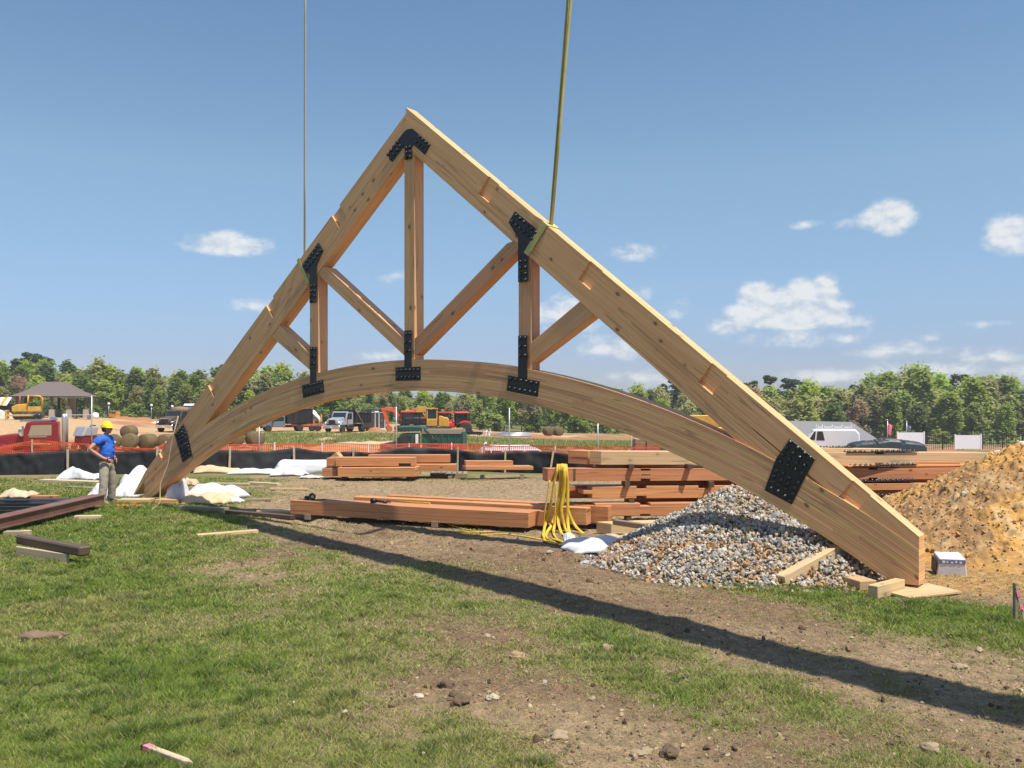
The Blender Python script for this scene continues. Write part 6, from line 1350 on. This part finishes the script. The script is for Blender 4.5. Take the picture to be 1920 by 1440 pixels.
# red semi tractor at left
t = thing('semi_truck', 'red semi tractor with chrome visor parked behind the orange net at the left edge', 'truck', spot(80, 55), R(203)); t.location.z = at(90, 790, 55).z - 2.55
mb = MB(); mb.prism([(.85, .9), (3.1, .9), (3.15, 1.3), (3.0, 1.62), (1.6, 1.82), (.85, 1.84)], -.72, .72); mb.build('bonnet', darkred, t, .16, 3)
mb = MB(); mb.prism([(-.95, .8), (.95, .8), (1.0, 1.82), (.78, 2.52), (-.9, 2.55)], -1.0, 1.0); cab = mb.build('cab', darkred, t, .08, 2)
for s in (-1, 1):
    mb = MB(); mb.prism([(-.55, 1.72), (.7, 1.72), (.52, 2.34), (-.55, 2.36)], *sorted((s * .995, s * 1.02))); mb.build('side_window', plain('mirror_glass', (.30, .24, .17, 1), .15), cab)
    bx('window_trim', chrome, t, -.3, .65, *sorted((s * 1.0, s * 1.03)), 1.62, 1.68, bevel=0); bx('door_plate', plain('gold_print', (.45, .25, .08, 1), .5), t, -.5, .5, *sorted((s * 1.0, s * 1.012)), 1.15, 1.28, bevel=0)
    mb = MB(); mb.prism([(1.3, .6), (1.45, 1.05), (2.0, 1.28), (2.7, 1.1), (3.1, .6)], *sorted((s * .7, s * 1.12))); mb.build('mudguard', darkred, t, .08, 2); wheel(t, 2.15, s * .95, .5, .5, .3, chrome); wheel(t, -2.4, s * .85, .5, .5, .5, chrome)
    MB().lathe([(.13, 0), (.13, 1.85), (.10, 2.1)], 12, Matrix.Translation((-1.22, s * 1.02, .9))).build('exhaust_stack', galv, t); MB().lathe([(.16, -.2), (.2, 0), (.16, .2)], 12, Matrix.Translation((1.05, s * .95, 1.9)), 'z').build('air_cleaner', chrome, t)
    MB().box(.9, 1.0, *sorted((s * 1.15, s * 1.35)), 1.75, 2.3).build('mirror', chrome, t)
    bx('headlight', chrome, t, 3.0, 3.2, *sorted((s * .75, s * 1.0)), .95, 1.2)
bx('sun_visor', chrome, t, -.5, 1.15, -.95, .95, 2.56, 2.66); bx('roof_lamp', chrome, t, -.8, -.4, -.5, .5, 2.55, 2.80, bevel=.08); bx('chassis', blackpaint, t, -4.0, 2.6, -.45, .45, .6, .85); bx('bumper', chrome, t, 3.1, 3.3, -1.1, 1.1, .4, .8); bx('bonnet_ornament', chrome, t, 2.6, 2.95, -.06, .06, 1.68, 1.82)
# dark machine partly behind the worker
t = thing('concrete_buggy', 'small dark red machine with silver hopper seen just left of the worker\'s shoulder', 'machine', spot(160, 52), R(70)); t.location.z = at(160, 842, 52).z
bx('body', darkred, t, -.5, .7, -.35, .35, .25, .75, bevel=.06); mb = MB(); mb.prism([(-.6, .75), (.45, .75), (.65, 1.25), (-.3, 1.3)], -.4, .4); mb.build('hopper', galv, t, .08, 2); MB().tube([(.3, .25, 1.0), (.7, .25, 1.35), (1.0, .25, 1.32)], .04, 6).build('handle', blackpaint, t)
for s in (-1, 1): wheel(t, .3, s * .42, .28, .28, .16); wheel(t, -.4, s * .42, .2, .2, .14)
# dozer
t = thing('bulldozer', 'dusty yellow bulldozer with roll bar frame in front of the pavilion', 'bulldozer', spot(54, 105), R(204))
for s in (-1, 1): track(t, 3.2, .95, .5, s * .85)
mb = MB(); mb.prism([(.1, .9), (1.7, .9), (1.72, 1.5), (1.2, 1.75), (.1, 1.85)], -.5, .5); mb.build('bonnet', yellowpaint, t, .05); bx('seat_deck', yellowpaint, t, -1.3, .1, -.6, .6, .9, 1.5)
for y_ in (-.6, .6): MB().tube([(-1.35, y_, 1.3), (-1.4, y_, 2.5), (-1.1, y_, 2.72), (-.1, y_, 2.75)], .08, 8).build('roll_bar', yellowpaint, t); MB().tube([(.1, y_, 1.5), (.0, y_, 2.78)], .08, 8).build('roll_bar', yellowpaint, t)
MB().tube([(-1.4, -.6, 2.3), (-1.4, .6, 2.3)], .07, 8).build('roll_bar', yellowpaint, t); bx('screen', yellowpaint, t, -1.38, -1.32, -.58, .58, 1.4, 2.4, bevel=0); bx('canopy', yellowpaint, t, -1.0, .2, -.66, .66, 2.76, 2.84); bx('blade', yellowpaint, t, 2.1, 2.3, -1.5, 1.5, .1, 1.1, bevel=.04); MB().tube([(.9, 0, 1.8), (.9, 0, 2.75)], .06, 8).build('exhaust', rust, t); bx('push_arm', yellowpaint, t, -.5, 2.15, 1.15, 1.3, .4, .6)
# pavilion
t = thing('pavilion', 'open park pavilion with brown flared hip roof on stone piers at the far left', 'pavilion', spot(104, 125), R(18)); t.location.z = at(104, 786, 125).z
rw = [(5.0, 3.6, 3.15), (3.4, 2.4, 3.85), (1.55, .9, 5.05), (1.35, .35, 5.15)]
mb = MB(); o = 0
for (a, b_, z) in rw: mb.v += [(-a, -b_, z), (a, -b_, z), (a, b_, z), (-a, b_, z)]
for i in range(len(rw) - 1):
    for k in range(4): mb.face([i * 4 + k, i * 4 + (k + 1) % 4, i * 4 + 4 + (k + 1) % 4, i * 4 + 4 + k])
mb.face([12, 13, 14, 15]); mb.face([3, 2, 1, 0]); rf = mb.build('roof', shingle, t); bx('cupola', plain('cupola_brown', (.11, .06, .05, 1), .8), rf, -.05, .5, -.25, .25, 5.1, 5.6, tx=.05)
bx('eave_board', shingle, rf, -4.9, 4.9, -3.5, 3.5, 3.0, 3.14)
for x in (-4.2, 0, 2.1, 4.2):
    for y_ in (-2.9, 2.9):
        pr = bx('pier', stonemat, t, x - .38, x + .38, y_ - .38, y_ + .38, -.3, 1.35, tx=.06, ty=.06); bx('post', plain('brown_post', (.12, .08, .06, 1), .8), pr, x - .16, x + .16, y_ - .16, y_ + .16, 1.35, 3.05)
bx('chimney', stonemat, t, 1.6, 2.3, 1.0, 1.8, -.3, 3.0); bx('slab', concrete, t, -4.8, 4.8, -3.4, 3.4, -.4, .04)
tb = thing('picnic_table', 'pale table under the right side of the pavilion', 'table', spot(154, 119), R(-4)); tb.location.z = t.location.z
bx('top', concrete, tb, -1.4, 1.4, -.5, .5, .62, .72); bx('leg', concrete, tb, -1.0, -.8, -.3, .3, -.2, .62); bx('leg', concrete, tb, .8, 1.0, -.3, .3, -.2, .62)
tb = thing('white_tank', 'small round white tank at the right corner of the pavilion', 'tank', spot(179, 122), 0); MB().lathe([(.02, 0), (.4, 0), (.45, .3), (.35, .75), (.02, .85)], 14).build('shell', white, tb)
# striped awning
t = thing('awning', 'yellow and white striped awning roof cut by the left edge', 'awning', spot(-6, 122), R(-3)); t.location.z = at(0, 783, 122).z
for i in range(9):
    x = -2.4 + i * .5; mb = MB(); o = 0; mb.v = [(x, -1.2, 1.65), (x + .5, -1.2, 1.65), (x + .36, .2, 2.75), (x - .14, .2, 2.75)]; mb.face([0, 1, 2, 3]); q = mb.build('stripe', yellowpaint if i % 2 else white, t); q.modifiers.new('t', 'SOLIDIFY').thickness = .03
for x in (-2.2, 1.6): bx('leg', blackpaint, t, x, x + .08, -1.1, -1.02, -.5, 1.62, bevel=0)
bx('dark_back_panel', blackpaint, t, -2.4, 2.0, .3, .4, -.3, 1.8)  # black panel darkens the space beneath the awning
# hay rolls
hay_me = MB().lathe([(.02, -.6), (.50, -.6), (.60, -.54), (.62, 0), (.60, .54), (.50, .6), (.02, .6)], 22, None, 'y').mesh('hay_bale', haymat)
for i, (u, y, zz, lab) in enumerate([(181, 74, 0, 'round hay bale half hidden behind the worker\'s shoulder'), (213, 73.5, 0, 'round hay bale second from left, nearest the hard hat'), (244, 72, 0, 'round hay bale in the middle of the front row'), (277, 73, 0, 'round hay bale right of the middle of the front row'), (311, 74, 0, 'round hay bale at the right end of the front row, by the truss leg'), (242, 80, 0, 'round hay bale lying alone behind the front row')]):
    o = link('hay_bale', hay_me); p = at(u, 841 if i < 5 else 822, y); o.location = (p.x, p.y, p.z + .58); o.rotation_euler = (rng.uniform(0, 6), 0, 0); o.rotation_euler = (0, rng.uniform(0, 6), rng.uniform(-.4, .4)); tag(o, lab, 'hay bale', 'round hay bales in a row')
    o.scale = (1, 1, 1) if i < 5 else (.95, .95, .95)
for i, (u, v, y, lab) in enumerate([(400, 838, 72, 'left grassy hay roll seen below the arch leg'), (440, 836, 72, 'middle grassy hay roll under the arch'), (478, 836, 72, 'right hay roll under the arch beside the slim pole'), (462, 815, 76, 'upper hay roll resting above the rolls under the arch')]):
    o = link('hay_bale', hay_me); p = at(u, v, y); o.location = (p.x, p.y, p.z + .55); o.rotation_euler = (0, rng.uniform(0, 6), .8 + rng.uniform(-.2, .2)); tag(o, lab, 'hay bale', 'round hay bales in a row')
for i, (u, v) in enumerate([(1028, 817), (1046, 817)]):
    o = link('hay_bale', hay_me); p = at(u, v, 118); o.location = (p.x, p.y, p.z + .6); o.rotation_euler = (0, 1, .5); tag(o, ['left', 'right'][i] + ' one of the two distant hay rolls at the wood edge', 'hay bale', 'distant hay rolls')
# toilet cabin, small far machine, lamp posts, pipes
t = thing('toilet_cabin', 'blue portable toilet with white roof behind the muddy dump truck', 'toilet cabin', spot(357, 124), R(15)); t.location.z = at(357, 757, 124).z - 2.3
bx('wall', plain('toilet_blue', (.03, .07, .20, 1), .5), t, -.75, .75, -.75, .75, 0, 2.05); bx('roof', white, t, -.85, .85, -.85, .85, 2.05, 2.3, tx=.15, ty=.15); bx('door', bluegrey, t, -.5, .5, -.78, -.75, .1, 1.9)
t = thing('small_dozer', 'tiny yellow tracked machine far off against the trees left of the lamp posts', 'machine', spot(214, 150), R(160)); t.location.z = at(214, 787, 150).z
for s in (-1, 1): track(t, 1.8, .5, .3, s * .5, rust)
bx('body', yellowpaint, t, -.8, .7, -.45, .45, .4, .95); bx('canopy', yellowpaint, t, -.9, .3, -.5, .5, 1.35, 1.45)
for x in (-.85, .2): bx('post', yellowpaint, t, x, x + .06, -.45, .45, .95, 1.35, bevel=0)
for (u, v, lab) in [(204, 757, 'left lamp post with a white globe before the trees'), (284, 760, 'middle lamp post with a white globe before the trees'), (323, 762, 'right lamp post with a white globe before the trees')]:
    p = at(u, v, 165); t = thing('lamp_post', lab, 'lamp post', (p.x, p.y, gz(p.x, p.y)), 0, 'globe lamp posts before the trees'); h = p.z - gz(p.x, p.y)
    MB().tube([(0, 0, -.1), (0, 0, h - .2)], .06, 8).build('post', galv, t); MB().lathe([(.02, -.25), (.2, -.15), (.25, 0), (.2, .15), (.02, .25)], 12, Matrix.Translation((0, 0, h))).build('globe', white, t)
for i in range(5):
    p = at(958, 818 - i * 1.3, 116 + i * .3); L = 2.6 - .2 * i; o = MB().tube([(-L, 0, 0), (L, 0, .0)], .11, 8).build('steel_pipe', galv); o.location = (p.x + .15 * i, p.y, p.z + .05); tag(o, 'long grey pipe lying in the pile on the bare ground below the trees', 'pipe', 'grey pipes in a pile')
# heaps of rubble and red earth
def heap(name, label, u0, u1, vb, vt, y, d, mat, seed):
    a = at(u0, vb, y); b_ = at(u1, vb, y); h = (vb - vt) * y / FPX; gx, gy = np.meshgrid(np.linspace(-1, 1, 36), np.linspace(-1, 1, 18)); r = np.clip(1 - np.maximum(np.abs(gx) ** 2, 0) - gy ** 2, 0, 1)
    Z = h * (r ** .6) * (.55 + .75 * fbm(gx * 2.5 + seed, gy * 2.5, seed, 4)); w = (b_.x - a.x) / 2
    o = MB().grid(gx * w, gy * d, Z - .05).build(name, mat); o.location = ((a.x + b_.x) / 2, y, a.z); tag(o, label, 'heap')
clayred = plain('red_clay', (.36, .15, .06, 1), .95, 0, .25, 1.5, .5); rubble = plain('pale_rubble', (.50, .46, .42, 1), .9, 0, .25, 3, .6)
heap('earth_bank', 'low red earth bank under the pavilion and lamp posts', 115, 330, 800, 780, 138, 3, clayred, 3); heap('earth_bank', 'low red earth bank behind the muddy dump truck and pickup', 330, 470, 800, 784, 142, 3, clayred, 5)
heap('rubble_heap', 'pale rubble scattered on sand above the hay bales', 205, 262, 798, 788, 126, 1.2, rubble, 7); heap('rubble_heap', 'small pale rubble patch left of the muddy dump truck', 282, 303, 795, 789, 126, .8, rubble, 8)
heap('rubble_heap', 'pale green grey heap under the striped awning at the left edge', -20, 26, 786, 768, 116, 1.5, plain('pale_heap', (.42, .42, .36, 1), .9, 0, .3, 2, .4), 9)
heap('earth_bank', 'small orange clay heap beside the enclosed trailer', 690, 716, 807, 800, 114, .8, clayred, 11)
heap('earth_bank', 'orange clay bank beyond the orange net in the middle', 540, 720, 850, 834, 70, 3, plain('orange_sand', (.44, .23, .085, 1), .95, 0, .3, 1.5, .5), 12)
heap('earth_bank', 'pale sandy bank behind the orange net below the grass strip', 590, 800, 838, 826, 84, 3, plain('pale_sand', (.46, .33, .19, 1), .95, 0, .25, 1.5, .5), 14)
# right side: strapped lumber, yellow loader, house roof, van, tarped stack, signs
t = thing('strapped_lumber', 'strapped stack of thin brown lumber beyond the fence, left of the arch', 'lumber stack', (at(1190, 846, 56).x, 56, at(1190, 846, 56).z), R(4))
for r in range(9):
    for c in range(2): MB().box(.03 + .02 * ((r * 7) % 3), 1.5 + .02 * ((r * 5) % 4), c * .5, c * .5 + .46, r * .085, r * .085 + .07).build('plank', greyboard if (r + c) % 2 else cedar, t)
for x in (.70,): bx('strap', blackpaint, t, x, x + .06, -.02, 1.0, -.02, .79, bevel=0)
o = MB().box(1.5, 2.4, .1, .9, 0, .5).build('lumber_block', darkboard, t)
t = thing('wheel_loader', 'yellow wheel loader with raised bucket arm glimpsed between arch and rafter', 'loader', spot(1335, 72), R(178)); t.location.z = at(1335, 779, 72).z - 2.9
bx('body', yellowpaint, t, -2.2, .8, -.9, .9, .9, 2.0, bevel=.08); bx('cab', yellowpaint, t, -.9, .5, -.75, .75, 2.0, 2.9, bevel=.04); bx('cab_glass', glass, t, -.8, .4, -.78, .78, 2.1, 2.75, bevel=0)
mb = MB(); mb.prism([(.2, 1.5), (1.0, 2.35), (2.2, 2.5), (2.4, 2.9), (-.2, 2.93), (-.4, 1.9)], .6, .85); mb.build('lift_arm', yellowpaint, t, .03); mb = MB(); mb.prism([(.2, 1.5), (1.0, 2.35), (2.2, 2.5), (2.4, 2.9), (-.2, 2.93), (-.4, 1.9)], -.85, -.6); mb.build('lift_arm', yellowpaint, t, .03)
MB().tube([(.3, -.95, 2.3), (.5, -.95, 2.62), (.9, -.95, 2.66)], .06, 8).build('handrail', yellowpaint, t); mb = MB(); mb.prism([(2.4, 1.6), (3.6, 1.5), (3.5, 2.0), (2.9, 2.9), (2.4, 2.9)], -1.2, 1.2); mb.build('bucket', yellowpaint, t, .03)
for x in (-1.5, 1.2):
    for s in (-1, 1): wheel(t, x, s * 1.0, .7, .7, .45, yellowpaint)
t = thing('house', 'low house with grey hipped roof among the trees behind the white van', 'house', (at(1560, 842, 128).x, 128, at(1560, 842, 128).z - .9), R(-12))
bx('wall', plain('pale_siding', (.42, .42, .40, 1), .8), t, -7.2, 5.0, -3.5, 3.5, 0, 2.2); mb = MB(); zr = at(1560, 789, 128).z - t.location.z
mb.v = [(-8.5, -4.2, 1.9), (6.2, -4.2, 1.9), (6.2, 4.2, 1.9), (-8.5, 4.2, 1.9), (-7.0, 0, zr), (2.6, 0, zr - .15)]
for f in ((0, 1, 5, 4), (1, 2, 5), (2, 3, 4, 5), (3, 0, 4), (3, 2, 1, 0)): mb.face(f)
mb.build('roof', greyroof, t)
for x in (-4, 1): bx('window', glass, t, x, x + 1.2, -3.53, -3.49, .8, 1.9, bevel=0)
t = thing('van', 'white panel van with ladder rack parked behind the tall stack', 'van', (at(1556, 842, 78).x, 78, at(1556, 842, 78).z - .4), R(180 - 14)); zr = at(1556, 804.5, 78).z - t.location.z
mb = MB(); mb.prism([(-2.35, .35), (2.6, .35), (2.65, .95), (1.95, 1.22), (1.35, zr - .05), (1.0, zr), (-2.0, zr), (-2.3, zr - .35)], -.95, .95); vb = mb.build('body', white, t, .12, 3)
for s in (-1, 1):
    mb = MB(); mb.prism([(1.30, 1.22), (1.78, 1.22), (1.34, zr - .18), (1.22, zr - .18)], *sorted((s * .93, s * .965))); mb.prism([(.50, 1.18), (1.18, 1.18), (1.10, zr - .18), (.66, zr - .18)], *sorted((s * .93, s * .965))); mb.build('side_window', glass, vb)
    for x in (-1.6, 1.6): wheel(t, x, s * .85, .36, .36, .25)
ws = MB(); ws.v = [(1.90, -.8, 1.26), (1.90, .8, 1.26), (1.42, .72, zr - .14), (1.42, -.72, zr - .14)]; ws.face([0, 1, 2, 3]); ws.build('windscreen', glass, vb).modifiers.new('t', 'SOLIDIFY').thickness = .04
for x in (-1.9, -1.1, -.3, .5, 1.0):
    for s in (-1, 1): bx('rack_post', white, t, x, x + .07, *sorted((s * .8, s * .87)), zr - .02, zr + .36, bevel=0)
    bx('rack_bar', galv, t, x, x + .05, -.85, .85, zr + .14, zr + .19, bevel=0)
for s in (-1, 1): bx('rack_rail', white, t, -1.9, 1.05, *sorted((s * .79, s * .83)), zr + .13, zr + .18, bevel=0)
p0 = at(1592, 848, 74); p1 = at(1727, 848, 74); t = thing('tarped_stack', 'long stack under a dark tarp with a loose plank on top', 'tarped stack', (p0.x, 74, p0.z - .3), R(-2)); Lt = p1.x - p0.x
gx, gy = np.meshgrid(np.linspace(0, 1, 60), np.linspace(0, 1, 24)); prf = np.interp(gx, [0, .02, .12, .28, .31, .34, .5, .64, .68, .71, .9, .98, 1], [0, .8, 1.0, 1.08, .82, 1.12, 1.36, 1.28, .95, 1.12, .98, .85, 0]); sec = np.interp(gy, [0, .02, .12, .5, .88, .98, 1], [0, .72, .92, 1.0, .92, .7, 0])
MB().grid(gx * Lt + .05 * (fbm(gx * 9, gy * 5, 3, 3) - .5), (gy - .5) * 2.4 + .1 * (fbm(gx * 8, gy * 4, 5, 3) - .5), .25 + prf * sec * .92 + .16 * (1 - np.abs(2 * fbm(gx * 7, gy * 3, 7, 3) - 1) - .5) * np.sin(gy * 3.14), False).build('tarp', darktarp, t)
MB().box(2.6, 3.9, -.95, -.75, 1.36, 1.42).build('loose_plank', paleboard, t)
for x in (1.45, 2.0, 2.35, 2.8): MB().tube([(x, -1.22, .25), (x + .04, -1.1, .75), (x - .4, -.4, 1.45)], .016, 5).build('tie_rope', stakewood, t)
for (u0, u1, v0, v1, y, lab) in [(1682, 1734, 810, 846, 92, 'left white sign board behind the tarped stack'), (1790, 1841, 815, 842, 92, 'right white sign board standing free before the dark fence')]:
    a = at(u0, v1, y); b_ = at(u1, v0, y); t = thing('sign_board', lab, 'sign', (a.x, y, a.z), 0, 'blank white sign boards'); Lw = b_.x - a.x; hh = b_.z - a.z
    bx('panel', coolwhite, t, .08, Lw - .08, 0, .05, 0.02, hh - .05, bevel=0)
    for x in (0, Lw - .12): bx('post', white, t, x, x + .12, -.03, .09, -1.2, hh + .03, bevel=.01)
for (u, v0, v1, y, c, lab) in [(1664, 788, 818, 110, pink, 'thin flagpole with a limp red flag above the dark tarp'), (1700, 791, 812, 110, bluegrey, 'thin flagpole with a limp blue grey flag by the left sign board')]:
    p = at(u, v0, y); zb = gz(p.x, y); t = thing('flagpole', lab, 'flagpole', (p.x, y, zb), 0); h = p.z - zb; MB().tube([(0, 0, 0), (0, 0, h)], .05, 8).build('pole', galv, t); MB().lathe([(.01, -.08), (.1, 0), (.01, .08)], 10, Matrix.Translation((0, 0, h + .05))).build('finial', white, t)
    gx, gy = np.meshgrid(np.linspace(0, 1, 10), np.linspace(0, 1, 14)); q = MB().grid(.05 + gx * .5 * (1 - .4 * gy), .12 * np.sin(gx * 9 + gy * 2), h - .35 - gy * 1.3 - gx * .3).build('flag', c, t); q.modifiers.new('t', 'SOLIDIFY').thickness = .01
t = thing('iron_fence', 'dark iron picket fence before the trees at the right', 'fence', (0, 0, 0)); mb = MB(); ya = 118
xa, xb = at(1730, 0, ya).x, at(2150, 0, ya).x
for x in np.arange(xa, xb, .28): z0 = gz(x, ya); mb.box(x - .02, x + .02, ya - .02, ya + .02, z0, at(0, 814, ya).z)
o = mb.build('pickets', blackpaint, t); o['kind'] = 'stuff'
for zz in (at(0, 817, ya).z, at(0, 836, ya).z): MB().box(xa, xb, ya - .03, ya + .03, zz - .04, zz + .04).build('rail', blackpaint, t)
for x in np.arange(xa, xb, 2.6): MB().box(x - .06, x + .06, ya - .06, ya + .06, gz(x, ya), at(0, 812, ya).z).build('post', blackpaint, t)
t = thing('car', 'white car whose roof shows above the clay heap at the right edge', 'car', (at(1935, 842, 62).x, 62, at(1935, 842, 62).z - .95), R(172)); zr = at(1935, 827.5, 62).z - t.location.z
mb = MB(); mb.prism([(-2.2, .3), (2.2, .3), (2.25, .75), (1.3, .92), (.6, zr - .04), (.2, zr), (-.9, zr), (-1.9, .95), (-2.2, .9)], -.85, .85); vb = mb.build('body', white, t, .12, 3)
for s in (-1, 1):
    mb = MB(); mb.prism([(-1.5, .95), (1.05, .95), (.5, zr - .12), (-.8, zr - .12)], *sorted((s * .83, s * .865))); mb.build('side_window', glass, vb)
    for x in (-1.35, 1.35): wheel(t, x, s * .78, .32, .32, .22)
# ------------------------------------------------------------------ the air
hm = bpy.data.materials.new('haze_air'); hm.use_nodes = True; ht = hm.node_tree; ht.nodes.clear()
hv_ = ht.nodes.new('ShaderNodeVolumePrincipled'); hv_.inputs['Color'].default_value = (.93, .95, .97, 1); hv_.inputs['Density'].default_value = .00034; hv_.inputs['Anisotropy'].default_value = .2
ho = ht.nodes.new('ShaderNodeOutputMaterial'); ht.links.new(hv_.outputs[0], ho.inputs['Volume'])
hz = MB().box(-640, 640, -90, 660, -16, 26).build('haze', hm); hz['kind'] = 'stuff'
bpy.context.view_layer.update()
